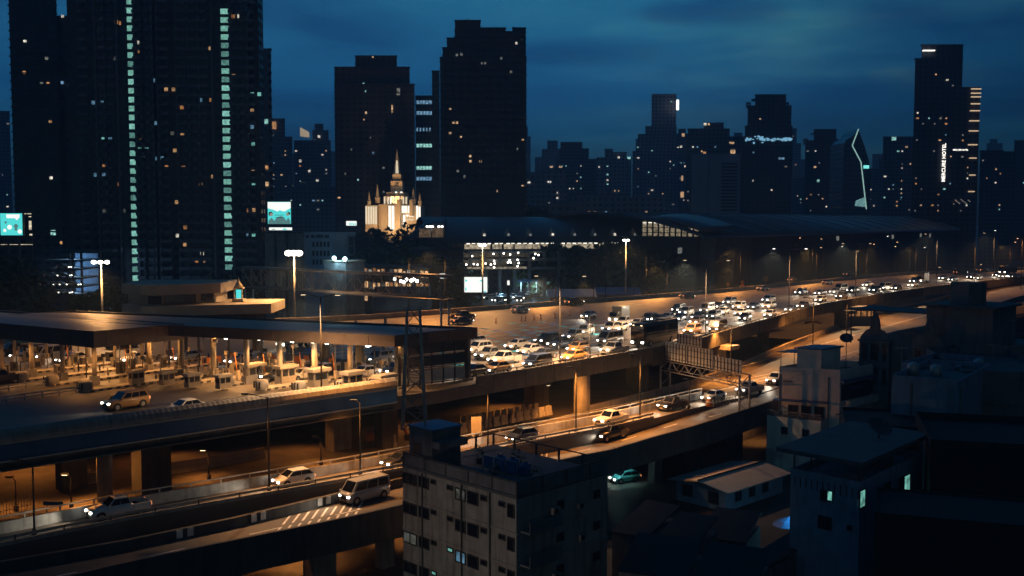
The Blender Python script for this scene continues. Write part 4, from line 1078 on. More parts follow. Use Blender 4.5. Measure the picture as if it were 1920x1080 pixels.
for s in (2, 5, 8): win(t, fg2, s, s + 1.2, 0.9, 2.0, None, 1)
# ---- twin ornate townhouses
def townhouse(px0, px1, pytop, pybase, dist, label, m):
    a, b = Pd(px0, pytop + 60, dist), Pd(px1, pytop + 60, dist - 3)
    fc = Face(a.xy, b.xy); dd = Vector((-fc.d.y, fc.d.x)); dd = dd if dd.y > 0 else -dd
    t = thing('townhouse', label, 'townhouse', (a.x, a.y, 0), 0, 'townhouses with ornate curved gables')
    zt = Pd(px0, pytop + 38, dist).z; W = fc.len
    ring = [a.xy, b.xy, b.xy + dd * 14, a.xy + dd * 14]
    block(t, 'wall', ring, 0, zt, m)
    # curved gable
    mb = MB(); pts = []
    prof = [(0.0, 0), (0.06, 0.5), (0.2, 1.2), (0.33, 1.5), (0.36, 2.6), (0.42, 3.4), (0.5, 3.7), (0.58, 3.4), (0.64, 2.6), (0.67, 1.5), (0.8, 1.2), (0.94, 0.5), (1.0, 0)]
    front = [fc.at(W * f, zt + z, 0.1) for f, z in prof]; back = [fc.at(W * f, zt + z, -0.3) for f, z in prof]
    mb.face(front); mb.face(back[::-1])
    for k in range(len(prof) - 1): mb.face([front[k + 1], front[k], back[k], back[k + 1]])
    mb.build('gable', M[m], t)
    mb = MB()
    for z in (zt - 0.1, zt - 3.4, zt - 6.8): mb.wallbox(fc, -0.2, W + 0.2, z - 0.3, z, 0.0, 0.35)
    for s in (0.0, W * .3, W * .7, W - .35): mb.wallbox(fc, s, s + 0.35, 0, zt - 0.4, 0.0, 0.2)
    mb.build('cornice', M[m], t)
    for r in range(2):
        for f in (0.09, 0.4, 0.76):
            wd = 0.16 if f != 0.4 else 0.2
            win(t, fc, W * f, W * (f + wd), zt - 2.9 - 3.4 * r, zt - 0.8 - 3.4 * r, None, 1)
    win(t, fc, W * .4, W * .6, zt + 0.5, zt + 2.2, None, 0)
    return fc, zt, dd, a, b, t
fc, zt, dd, a, b, t1 = townhouse(1612, 1668, 596, 690, 150, 'townhouse with curved ornate gable beside the frontage road, left of its twin', 'wall_dark')
mb = MB(); mb.prism([fc.at(-2.5, 0).xy + dd * 1.5, fc.at(fc.len + 11, 0).xy + dd * 1.5, fc.at(fc.len + 11, 0).xy + dd * 9, fc.at(-2.5, 0).xy + dd * 9], zt + 3.9, zt + 4.1)
for s in (-2.2, fc.len + 10.6):
    for o in (1.8, 8.6): q = fc.at(s, 0).xy + dd * o; mb.tube((q.x, q.y, zt - 1), (q.x, q.y, zt + 3.9), 0.1)
mb.build('roof', M['roof_flat'], t1)
block(t1, 'side_wing', [fc.at(fc.len, 0).xy + dd * 0.8, fc.at(fc.len + 9.5, 0).xy + dd * 0.8, fc.at(fc.len + 9.5, 0).xy + dd * 13, fc.at(fc.len, 0).xy + dd * 13], 0, zt + 1.2, 'wall_dark')
fc, zt, dd, a, b, t2 = townhouse(1712, 1772, 608, 705, 142, 'townhouse with curved ornate gable and tall roof room, right of its twin', 'wall_dark')
block(t2, 'roof_room', [fc.at(0.5, 0).xy + dd * 3, fc.at(fc.len + 5, 0).xy + dd * 3, fc.at(fc.len + 5, 0).xy + dd * 12, fc.at(0.5, 0).xy + dd * 12], zt, zt + 5.2, 'wall_dark')
mb = MB(); mb.prism([fc.at(0, 0).xy + dd * 2.4, fc.at(fc.len + 5.6, 0).xy + dd * 2.4, fc.at(fc.len + 5.6, 0).xy + dd * 12.6, fc.at(0, 0).xy + dd * 12.6], zt + 5.2, zt + 5.5); mb.build('roof', M['roof_flat'], t2)
block(t2, 'side_wing', [fc.at(fc.len, 0).xy + dd * 0.8, fc.at(fc.len + 14, 0).xy + dd * 0.8, fc.at(fc.len + 14, 0).xy + dd * 14, fc.at(fc.len, 0).xy + dd * 14], 0, zt - 3.2, 'wall_dark')
q = fc.at(5, 0).xy + dd * 6; mb = MB(); mb.box((q.x, q.y, zt + 7.0), (3.2, 3.2, 3.0), 0.4); mb.build('lift_box', M['wall_dark'], t2)
# ---- dim blocks filling the right corner
def dimblock(ax_, bx_, ytop, dist, deep, label, m, skew=-4, par=0.7, name='row_house'):
    a, b = Pd(ax_, ytop, dist), Pd(bx_, ytop, dist + skew); z = a.z
    fc = Face(a.xy, b.xy); dd = Vector((-fc.d.y, fc.d.x)); dd = dd if dd.y > 0 else -dd
    t = thing(name, label, 'building', (a.x, a.y, 0))
    block(t, 'wall', [a.xy, b.xy, b.xy + dd * deep, a.xy + dd * deep], 0, z, m, 'dark_sheet' if m == 'dark_sheet' else 'roof_flat', par)
    return t, fc, z, dd
t, fc, z, dd = dimblock(1672, 1800, 715, 112, 16, 'dim blue grey block with stained blank wall right of the white house', 'wall_blue')
mb = MB(); mb.wallbox(fc, 2.0, 2.2, 0, z, 0, 0.15); mb.wallbox(fc, 7.0, 7.2, 0, z, 0, 0.15); mb.build('pipe', M['wall_dark'], t)
mb = MB(); mb.wallbox(fc, 5.6, 6.6, z - 4.2, z - 3.5, 0, 0.5); mb.build('ledge', M['frame'], t)
t, fc, z, dd = dimblock(1690, 1790, 690, 124, 12, 'stepped upper storey with small windows behind the blank block', 'wall_blue')
for s in (0.8, 2.4, 4.0): win(t, fc, s, s + 0.9, z - 1.6, z - 0.4, None, 0)
t, fc, z, dd = dimblock(1806, 1990, 706, 118, 22, 'large dark corner building at the right edge', 'wall_dark', -2)
mb = MB(); mb.wallbox(fc, 0, fc.len, z - 3.2, z - 2.9, 0, 0.3); mb.build('floor_band', M['wall_dark'], t)
t, fc, z, dd = dimblock(1800, 1990, 655, 138, 15, 'dark upper block with antennas behind the corner building', 'wall_dark', -2)
t, fc, z, dd = dimblock(1745, 2000, 838, 92, 14, 'black terrace building below the corner building', 'dark_sheet', -3)
mb = MB(); mb.wallbox(fc, 1.5, 4.5, z - 6.2, z - 5.9, 0, 1.6); mb.build('canopy', M['roof_blue'], t)
t, fc, z, dd = dimblock(1585, 1810, 800, 105, 10, 'low dark roofed block behind the flat roofed house', 'dark_sheet', -3, 0.3)
t, fc, z, dd = dimblock(1640, 1960, 965, 78, 8, 'black shed roof at the bottom right corner', 'dark_sheet', -4, 0.2, 'shed')
t, fc, z, dd = dimblock(1492, 1512, 958, 97, 3, 'low dark lean-to wall beside the house with lit windows', 'wall_dark', -2, 0.2, 'shed')
for k, (x0, x1, y, d, dp) in enumerate(((1148, 1215, 990, 96, 7), (1225, 1300, 1010, 92, 6), (1310, 1400, 1000, 98, 6), (1160, 1290, 1062, 82, 6), (1405, 1450, 1040, 90, 6), (1300, 1420, 1075, 80, 5))):
    a, b = Pd(x0, y, d), Pd(x1, y, d - 2); fc = Face(a.xy, b.xy); dd = Vector((-fc.d.y, fc.d.x)); dd = dd if dd.y > 0 else -dd; z = max(a.z, 2.2)
    t = thing('shed', f'low dark shed, {ORD[k]} in the unlit yard right of the apartment block', 'shed', (a.x, a.y, 0), 0, 'low sheds in the unlit yard')
    mb = MB(); mb.prism([a.xy, b.xy, b.xy + dd * dp, a.xy + dd * dp], 0, z - .3); mb.build('wall', M['wall_dark'], t)
    mb = MB(); q = [a.xy - dd * .4, b.xy - dd * .4, b.xy + dd * (dp + .4), a.xy + dd * (dp + .4)]; zz = (z - .3, z - .3, z + .9, z + .9); mb.hexa([Vector((p.x, p.y, w_)) for p, w_ in zip(q, zz)] + [Vector((p.x, p.y, w_ + .1)) for p, w_ in zip(q, zz)]); mb.build('roof', M['dark_sheet'], t)
for k, (px, py, d, lab) in enumerate(((1712, 708, 117, 'on the blank blue grey block'), (1755, 712, 116, 'second on the blank blue grey block'), (1835, 700, 124, 'on the large corner building'), (1505, 690, 148, 'on the white house behind its parapet'))):
    q = Pd(px, py, d); t = thing('water_tank', f'steel roof water tank {lab}', 'water tank', q, 0, 'roof water tanks at the right')
    mb = MB(); mb.lathe(q, [(.62, 0), (.62, 1.5), (.3, 1.75), (.08, 1.8)], 14); mb.build('body', M['steel'], t)
    mb = MB()
    for a in range(3): mb.tube(q + Vector((math.cos(a * 2.1) * .5, math.sin(a * 2.1) * .5, -1)), q + Vector((math.cos(a * 2.1) * .5, math.sin(a * 2.1) * .5, 0)), .05, 5)
    mb.build('stand', M['steel_dark'], t)
for k, (px, py, d) in enumerate(((1690, 700, 118), (1862, 690, 130), (1733, 575, 148), (1900, 640, 140))):
    q = Pd(px, py, d); t = thing('roof_antenna', f'thin roof antenna, {ORD[k]} from the lower left among the dark right hand roofs', 'antenna', q, 0, 'roof antennas at the right')
    mb = MB(); mb.tube(q + Vector((0, 0, -1.5)), q + Vector((0, 0, 3.2)), .035, 5); mb.build('mast', M['steel'], t)
    mb = MB(); mb.tube(q + Vector((-.8, 0, 2.9)), q + Vector((.8, 0, 2.9)), .025, 4)
    for j in range(6): mb.tube(q + Vector((-.7 + .28 * j, -.35, 2.9)), q + Vector((-.7 + .28 * j, .35, 2.9)), .018, 4)
    mb.build('element', M['steel'], t)
# market umbrella lit blue and the lamp below it
q = P(1480, 1018, 0.0)
t = thing('market_umbrella', 'glowing blue canvas umbrella in the dark yard beside a house', 'umbrella', q)
mb = MB(); mb.lathe(q + Vector((0, 0, 2.0)), [(1.9, 0), (1.2, 0.45), (0.1, 0.9)], 8, sm=False); mb.build('canvas', M['tarp'], t)
mb = MB(); mb.tube(q, q + Vector((0, 0, 2.9)), 0.05); mb.build('pole', M['steel'], t)
t = thing('work_lamp', 'small white lamp on a stand by the blue umbrella', 'lamp', q + Vector((2.1, -1.2, 0)))
c = q + Vector((2.1, -1.2, 0)); mb = MB(); mb.tube(c, c + Vector((0, 0, 3.1)), 0.05); mb.build('stand', M['steel_dark'], t)
mb = MB(); mb.ball(c + Vector((0, 0, 3.2)), 0.14); mb.build('bulb', E['floodc'], t)
light('POINT', 'lamp_light', c + Vector((-1.2, -0.2, 3.7)), 420, (0.25, 0.75, 1.0), t, 0.15)

# ================================================================ sign gantry over the ramps (seen from behind)
GL, GR = Vector((23.6, 159.0)), Vector((32.2, 142.8))
fg = Face(GL, GR); t = thing('sign_gantry', 'overhead sign gantry seen from behind with stepped grey panels', 'sign gantry', (GL.x, GL.y, ZA))
Lg = fg.len
for s in (0.0, Lg):
    for o in (-0.9, 0.9):
        q0, q1 = fg.at(s, 6.5, o), fg.at(s, 13.6, o); mb = MB(); mb.tube(q0, q1, 0.16, 8); mb.build('leg', M['steel'], t)
    mb = MB()
    for k in range(5): mb.tube(fg.at(s, 7 + k * 1.3, -0.9 if k % 2 else 0.9), fg.at(s, 8.3 + k * 1.3, 0.9 if k % 2 else -0.9), 0.05, 5)
    mb.build('bracing', M['steel'], t)
mb = MB()
for o in (-0.9, 0.9):
    for z in (12.0, 13.5): mb.tube(fg.at(-0.3, z, o), fg.at(Lg + 0.3, z, o), 0.09, 6)
    for k in range(12): mb.tube(fg.at(k * Lg / 12, 12.0 if k % 2 else 13.5, o), fg.at((k + 1) * Lg / 12, 13.5 if k % 2 else 12.0, o), 0.05, 5)
mb.build('truss', M['steel'], t)
for k, (s0, s1, z0, z1) in enumerate(((0.02, 0.33, 13.7, 16.4), (0.2, 0.52, 16.42, 18.0), (0.34, 0.66, 13.7, 16.35), (0.67, 1.0, 13.7, 15.6))):
    mb = MB(); mb.wallbox(fg, s0 * Lg, s1 * Lg, z0, z1, 0.55, 0.62)
    o = mb.build('sign_panel', M['panel_back'], t)
    mb = MB(); s = s0 * Lg + 0.2
    while s < s1 * Lg - 0.1: mb.wallbox(fg, s, s + 0.09, z0 + 0.05, z1 - 0.05, 0.62, 0.74); s += 0.75
    z = z0 + 0.3
    while z < z1 - 0.1: mb.wallbox(fg, s0 * Lg + 0.05, s1 * Lg - 0.05, z, z + 0.07, 0.62, 0.70); z += 0.85
    mb.build('stiffener', M['steel_dark'], o)
# ================================================================ truss gantry behind the plaza
def truss_bridge():
    A, B = Pd(462, 522, 232), Pd(842, 572, 196)
    A.z, B.z = 22.3, 22.3
    fc = Face(A.xy, B.xy); Lt = fc.len
    t = thing('truss_bridge', 'long roofed steel truss bridge crossing behind the toll canopy', 'truss bridge', (A.x, A.y, ZU))
    z0, z1 = 20.2, 24.2
    mb = MB()
    for o in (-1.2, 1.2):
        for z in (z0, z1): mb.tube(fc.at(0, z, o), fc.at(Lt, z, o), 0.15, 6)
        n = 18
        for k in range(n):
            s, e = k * Lt / n, (k + 1) * Lt / n
            mb.tube(fc.at(s, z0 if k % 2 else z1, o), fc.at(e, z1 if k % 2 else z0, o), 0.08, 5); mb.tube(fc.at(s, z0, o), fc.at(s, z1, o), 0.07, 5)
    mb.build('truss', M['concrete'], t)
    mb = MB(); mb.wallbox(fc, -0.5, Lt + 0.5, z1 + 0.25, z1 + 0.4, -1.2, 1.05); mb.build('roof', M['roof_metal'], t)
    mb = MB(); mb.wallbox(fc, 0, Lt, z0 - 0.4, z0 - 0.22, -1.4, 1.4); mb.build('walkway', M['steel_dark'], t)
    for s in (0.8, Lt - 1.0):
        for o in (-1.1, 1.1): mb = MB(); mb.tube(fc.at(s, 0 if s < 5 else 10, o), fc.at(s, z0, o), 0.22, 8); mb.build('leg', M['steel'], t)
truss_bridge()
# ================================================================ control building behind the left canopy
def control():
    D = 196
    pts = [(236, 0), (262, 6), (300, 7), (335, 3), (414, -2)]
    def ring(x0, x1, d, deep): 
        a, b = Pd(x0, 560, d).x, Pd(x1, 560, d).x
        return [Vector((a, d - 2)), Vector((a + 5, d - 6)), Vector((a + 8, d - 6.5)), Vector((b, d)), Vector((b, d + deep)), Vector((a, d + deep))]
    t = thing('control_building', 'orange lit control building with rounded corner roof band', 'building', (Pd(240, 560, D).x, D, ZG))
    z = lambda py: Pd(300, py, D).z
    mb = MB(); mb.prism(ring(236, 414, D, 12), z(549), z(531)); mb.build('roof_band', M['stone'], t)
    mb = MB(); mb.prism(ring(248, 402, D + 2.5, 9), z(572), z(549)); w_ = mb.build('wall', M['stone'], t)
    mb = MB(); r2 = ring(236, 508, D - 0.5, 12); mb.prism(r2, z(587), z(569)); mb.build('lower_band', M['stone'], t)
    mb = MB(); mb.prism(ring(250, 480, D + 3, 6), 0, z(587)); mb.build('base', M['concrete_dark'], t)
    f = Face(ring(248, 402, D + 2.5, 9)[1], ring(248, 402, D + 2.5, 9)[2]); f3 = Face(ring(248, 402, D + 2.5, 9)[2], ring(248, 402, D + 2.5, 9)[3])
    win(t, f, 0.2, f.len - 0.2, z(567), z(553), None, 0)
    win(t, f3, 0.3, f3.len * 0.62, z(567), z(552), None, 2); win(t, f3, f3.len * 0.74, f3.len * 0.96, z(564), z(552), None, 1)
    # shrine
    D2 = 200; q = Pd(448, 566, D2)
    t = thing('spirit_shrine', 'small arched shrine glowing teal on a stone plinth', 'shrine', q)
    mb = MB(); mb.box((q.x, q.y, q.z - 0.8), (3.0, 2.4, 1.8)); mb.box((q.x, q.y, q.z + 0.35), (2.2, 1.8, 0.5)); mb.build('plinth', M['stone'], t)
    mb = MB()
    for s in (-0.75, 0.75): mb.box((q.x + s, q.y - 0.5, q.z + 1.6), (0.22, 0.22, 2.0))
    mb.prism([Vector((q.x - 1, q.y - 0.7)), Vector((q.x + 1, q.y - 0.7)), Vector((q.x + 1, q.y + 0.6)), Vector((q.x - 1, q.y + 0.6))], q.z + 2.6, q.z + 2.8)
    mb.lathe((q.x, q.y, q.z + 2.8), [(0.95, 0), (0.5, 0.8), (0.12, 1.3), (0.03, 2.0)], 10); mb.build('pavilion', M['cream'], t)
    mb = MB(); mb.box((q.x, q.y + 0.3, q.z + 1.5), (1.2, 0.1, 1.7)); mb.build('lit_back', E['floodc'] if 0 else E['screenc'], t)
control()
# ================================================================ parking garage with cool light
def garage():
    D = 330
    t = thing('parking_garage', 'open parking garage with dark curved decks under blue light', 'building', (Pd(80, 520, D).x, D, 0))
    ys = [472, 488, 504, 521, 537, 552]
    x0, x1 = Pd(62, 500, D).x, Pd(155, 500, D).x
    def ring(k): a = x0 + k * 1.6; return [Vector((a, D + 4)), Vector((a + 4, D)), Vector((x1 - 1.5, D - 4)), Vector((x1, D - 3)), Vector((x1, D + 26)), Vector((a, D + 26))]
    for k, y in enumerate(ys):
        z = Pd(100, y, D).z; mb = MB(); mb.prism(ring(k), z - 0.32, z + 0.1); mb.build('deck', M['concrete_dark'], t)
    mb = MB(); z = Pd(100, 472, D).z
    for x in (x0 + 10, (x0 + x1) / 2 + 3, x1 - 2): mb.box((x, D + 4, z / 2), (0.6, 0.6, z - 0.8))
    mb.build('column', M['concrete_dark'], t)
    mb = MB(); mb.bx(x0 + 8, x1 - .3, D + 13, D + 13.4, 0.2, z - 0.9); mb.build('back_wall', M['wall_blue'], t)
    for k, y in enumerate(ys[1:]):
        zz = Pd(100, y, D).z
        light('POINT', 'deck_light', ((x0 + x1) / 2 + 2, D + 6, zz + 1.4), 1500, (0.35, 0.65, 1.0), t, 0.4)
    return D, ys
GAR = garage()
# ================================================================ far city
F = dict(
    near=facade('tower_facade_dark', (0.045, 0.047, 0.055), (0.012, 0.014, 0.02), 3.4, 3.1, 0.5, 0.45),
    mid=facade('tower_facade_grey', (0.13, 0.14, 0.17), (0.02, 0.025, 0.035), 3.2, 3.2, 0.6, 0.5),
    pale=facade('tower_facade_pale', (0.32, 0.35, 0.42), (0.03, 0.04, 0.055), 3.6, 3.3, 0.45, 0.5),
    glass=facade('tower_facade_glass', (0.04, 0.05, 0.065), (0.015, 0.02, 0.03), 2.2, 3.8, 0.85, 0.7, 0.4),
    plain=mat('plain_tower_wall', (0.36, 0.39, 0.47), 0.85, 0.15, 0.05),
)
LITS = ['ww', 'wh', 'wc', 'wb', 'wo', 'wg']
FARE = {k: winmat('far_' + k, c, s) for k, c, s in (('ww', (1, .62, .32), .75), ('wh', (1, .92, .75), 1.1), ('wc', (.45, .95, .85), .8), ('wb', (.3, .6, .9), .55), ('wo', (1, .5, .2), .6), ('wg', (.7, .7, .62), .25))}
def lit_at(t, fc, px, py, w, h, m):
    s, z = fc.sz(px, py); w, h = w * .72, h * .72; mb = MB(); mb.wallbox(fc, s - w / 2, s + w / 2, z - h / 2, z + h / 2, 0.02, 0.32)
    return mb.build('lit_window', m, t)
def tower(name, label, dist, deep, blocks, m, lit=0, seed=1, st=3.2, slabs=True, pins=(), cat='tower', size=(1.6, 1.5), fins=0, weights=(3, 3, 2, 2, 1, 4)):
    r = random.Random(seed); x = Pd(blocks[0][0], 400, dist).x
    t = thing(name, label, cat, (x, dist, 0)); faces = []
    mb = MB(); tops = []
    for k, (x0, x1, y) in enumerate(blocks):
        Y = dist + 2.5 * k
        a, b = Pd(x0, y, Y), Pd(x1, y, Y); z = a.z
        dp = max(8, deep - 5 * k); e_ = a.x / Y if a.x > 0 else (b.x / Y if b.x < 0 else 0)   # plan follows the street grid fanning away
        mb.prism([Vector((a.x, Y)), Vector((b.x, Y)), Vector((b.x + dp * e_, Y + dp)), Vector((a.x + dp * e_, Y + dp))], 0, z)
        fc = Face((a.x, Y), (b.x, Y)); faces.append((fc, z))
        if slabs:
            q = max(st * 6, z - (430 - y) * Y / FPX - 20); q = st * math.ceil(q / st)
            while q < z - 1: mb.bx(a.x - 0.25, b.x + 0.25, Y - 0.45, Y - 0.02, q - 0.2, q + 0.35, 0); q += st
        if fins:
            s = 2.0
            while s < b.x - a.x - 1: mb.bx(a.x + s - 0.3, a.x + s + 0.3, Y - 0.7, Y - 0.46, max(0, z - 110), z - 0.5); s += fins
        mb.bx(a.x - 0.2, b.x + 0.2, Y - 0.2, Y + 1, z, z + 0.9)
    mb.build('wall', m, t)
    for i in range(min(int(lit * (1.7 if dist > 600 else .8)), 95)):
        k = r.choices(range(len(faces)), [abs(b[1] - b[0]) for b in blocks])[0]; fc, z = faces[k]
        zl = 35 + (412 - 395) * dist / FPX
        if z - zl < 6: continue
        s = 3.4 * r.randrange(0, max(1, int((fc.len - 2) / 3.4))) + 2; q = st * r.randrange(int(zl / st), max(int(zl / st) + 1, int((z - 4) / st))) + st * 0.6
        mb = MB(); w_ = size[0] * .5 * r.choice((0.6, 1, 1, 1.7)); mb.wallbox(fc, s - w_ / 2, s + w_ / 2, q - size[1] * .28, q + size[1] * .28, 0.5, 0.72)
        mb.build('lit_window', FARE[r.choices(LITS, weights)[0]], t)
    for px, py, w_, h_, c in pins: lit_at(t, faces[0][0], px, py, w_, h_, FARE.get(c) or E[c]).name = 'lit_window'
    return t, faces
# ---- great residential tower at the left
TD = 355
def left_tower():
    t = thing('residential_tower', 'huge dark residential tower with two columns of lit teal windows', 'tower', (Pd(300, 400, TD).x, TD, 0))
    mb = MB(); X = lambda px: Pd(px, 420, TD).x
    zt = Pd(300, -60, TD).z
    segs = [(142, 196, 0, 1.5), (196, 246, 0, 0), (262, 300, 0, 0), (300, 345, 0, 2.2), (345, 419, 0, 0), (437, 474, 0, 0), (474, 492, 24, 3)]
    for a, b, y, o in segs:
        z = Pd(a, y - (60 if y == 0 else 0), TD).z; e_ = X(492) / TD; mb.prism([Vector((X(a), TD - 4 + o)), Vector((X(b), TD - 4 + o)), Vector((X(b) + 30 * e_, TD + 30)), Vector((X(a) + 30 * e_, TD + 30))], 0, z)
    for a, b in ((246, 262), (419, 437)): mb.bx(X(a) - .2, X(b) + .2, TD - 4.3, TD + 10, 0, zt)
    mb.bx(X(470), X(486), TD + 2, TD + 10, 0, Pd(470, -30, TD).z); mb.bx(X(462), X(487), TD - 2, TD + 6, Pd(470, 3, TD).z - 1, Pd(470, 3, TD).z)
    mb.build('wall', F['near'], t)
    mb = MB()                               # balconies and piers in relief
    for px, w_ in ((172, 3), (210, 3), (222, 3), (276, 4), (288, 3), (322, 3), (355, 3), (375, 3), (395, 3), (449, 3), (463, 3), (482, 2)):
        z = 12.0; x = X(px)
        while z < zt: mb.bx(x - w_ / 2, x + w_ / 2, TD - 5.0, TD - 3.9, z, z + 1.0); z += 3.05
    for px in (196, 212, 236, 268, 280, 300, 310, 345, 366, 385, 410, 444, 456, 474): mb.bx(X(px) - 0.35, X(px) + 0.35, TD - 4.7, TD - 3.9, 0, zt)
    o = mb.build('balcony', F['mid'], t); o['kind'] = 'stuff'
    return t
LT = left_tower()
fcT = Face((-1000, TD - 4.05), (1000, TD - 4.05))
fcS = Face((-1000, TD - 4.35), (1000, TD - 4.35))
def ltwin(fc, px, py, w_, h_, m): 
    s, z = fc.sz(px, py); mb = MB(); mb.wallbox(fc, s - w_ / 2, s + w_ / 2, z - h_ / 2, z + h_ / 2, 0.02, 0.2); return mb.build('lit_window', m, LT)
for k in range(32): ltwin(fcS, 243.5 + (255 - 243.5) * k / 31, 3 + 16.72 * k, 2.15, 1.8, E[rng.choice(('stair', 'stair', 'stair2', 'stair3'))])
for k in range(31): ltwin(fcS, 420.5 + (429.5 - 420.5) * k / 30, 21.5 + 15.97 * k, 2.5, 1.75, E[rng.choice(('stair', 'stair', 'stair2', 'stair3'))])
LW1 = '''655 125 o,681 130 o,570 113 g,783 238 h,785 287 o,566 272 g,646 328 g,525 577 b,577 577 b,582 782 c,620 782 b,538 983 b,585 983 b,587 935 o,673 1035 o,795 790 o,788 840 c,826 840 c,806 890 g,873 692 b,862 452 b,935 503 w,976 503 w,1024 604 o,1026 750 w,984 846 w,1032 943 o,937 940 o,873 892 b,911 890 b,1184 272 w,1312 92 o,1335 91 h,1315 427 w,1419 530 c,1459 530 c,1419 622 w,1419 714 b,1424 810 c,1424 950 w,1427 1040 c,1128 562 b,1188 562 o,1122 800 g,1130 1040 o,1198 993 w,970 750 g'''
LW4 = '783 142 g,938 142 g,1326 76 w,1332 327 h,1386 393 w,1390 265 o,1475 515 o,1528 515 w,1517 460 h,1865 137 o,1905 135 w,1862 317 b,1903 320 c'
KEY = dict(o='wo', w='ww', h='wh', g='wg', b='wb', c='wc')
pins2 = []
for s in LW1.split(','):
    x, y, c = s.split(); x, y = int(x) / 3, int(y) / 3
    ltwin(fcT, x, y, 1.15, 1.2, E[KEY[c]])
for s in LW4.split(','):
    x, y, c = s.split(); ltwin(fcT, int(x) / 4, 360 + int(y) / 4, 1.1, 1.25, E[KEY[c]])
t, f = tower('residential_tower', 'dark slab tower at the left edge beside the huge tower', 385, 30, [(14, 104, -60), (104, 146, 34)], F['near'], 0, 3, 3.05,
             pins=[(x / 3, y / 3, 1.4, 1.4, c) for x, y, c in ((141, 230, 'wh'), (137, 408, 'wo'), (271, 462, 'wo'), (352, 465, 'wb'), (284, 686, 'wo'), (288, 1000, 'wh'), (263, 328, 'wg'), (234, 464, 'wg'))]
             + [(100, 436, 2.4, 2.6, 'wc'), (115, 455, 1, 1.5, 'wo'), (353 / 3, 92 / 3, 1.2, 1.2, 'wh')])
t, f = tower('residential_tower', 'slender framed tower edge peeping right of the huge tower', 420, 20, [(490, 508, 95)], F['pale'], 0, 4, 3.6, True,
             pins=[(499, 228, 2, 2.4, 'wc'), (500, 314, 1.6, 2, 'wo'), (500, 345, 2, 2.4, 'ww')])
# ---- middle towers
t, f = tower('office_tower', 'broad dark tower with stepped flat top behind the lit temple', 560, 40, [(627, 777, 160), (627, 768, 128), (666, 744, 107)], F['near'], 34, 5, 3.2, fins=7,
             pins=[(685, 172, 1.2, 2, 'wc'), (747, 172, 2.4, 5, 'wg'), (735, 203, 1.4, 6, 'ww'), (700, 287, 1.5, 1.5, 'wb'), (686, 211, 1.4, 2, 'ww'), (699, 107, 1.2, 1.0, 'ww')], weights=(3, 1, 1, 1, 1, 7))
t, f = tower('office_tower', 'narrow office tower with glowing teal floor bands between two dark towers', 600, 24, [(779, 812, 182), (810, 824, 135)], F['glass'], 0, 6, 4.0, pins=[])
fo = f[0][0]
for y, m, w_ in ((192, 'wb', 8), (212, 'wb', 9), (243, 'wb', 6), (273, 'wc', 9), (315, 'wc', 9), (335, 'wb', 9)):
    mb = MB(); s, z = fo.sz(796, y)
    for k in range(5): mb.wallbox(fo, s - 4.5 + k * 1.8, s - 4.5 + k * 1.8 + (1.5 if w_ > 6 else 0.8), z - 1, z + 1, 0.5, 0.8)
    mb.build('lit_floor', FARE[m], t)
t, f = tower('residential_tower', 'tallest dark tower with stepped crown in the centre left', 470, 34, [(825, 987, 110), (830, 985, 92), (838, 985, 74), (853, 985, 62), (853, 901, 41), (899, 948, 55), (961, 986, 55)], F['near'], 0, 7, 3.1, fins=8,
             pins=[(x / 3 + 640, y / 3, 1.4, 1.4, c) for x, y, c in ((650, 310, 'wg'), (676, 306, 'wg'), (790, 355, 'wg'), (808, 355, 'wg'), (612, 615, 'ww'), (630, 692, 'ww'), (650, 690, 'ww'), (612, 748, 'ww'), (674, 772, 'ww'), (725, 878, 'ww'), (726, 907, 'ww'), (1020, 783, 'ww'), (783, 908, 'ww'), (955, 405, 'wg'), (985, 243, 'wh'), (900, 328, 'wg'), (988, 838, 'wg'), (1020, 1047, 'ww'), (880, 1074, 'ww'), (655, 962, 'wg'), (692, 992, 'wg'))])
mb = MB(); X = lambda px, Y=478: Pd(px, 60, Y).x; Z = lambda py, Y=478: Pd(900, py, Y).z
mb.bx(X(872), X(881), 480, 484, Z(45), Z(35)); mb.bx(X(903), X(910), 480, 484, Z(60), Z(50)); mb.bx(X(961), X(967), 480, 484, Z(60), Z(49))
for px in (951, 955, 959): mb.bx(X(px) - .35, X(px) + .35, 480, 481, Z(75), Z(57))
mb.build('roof_mast', F['near'], t)
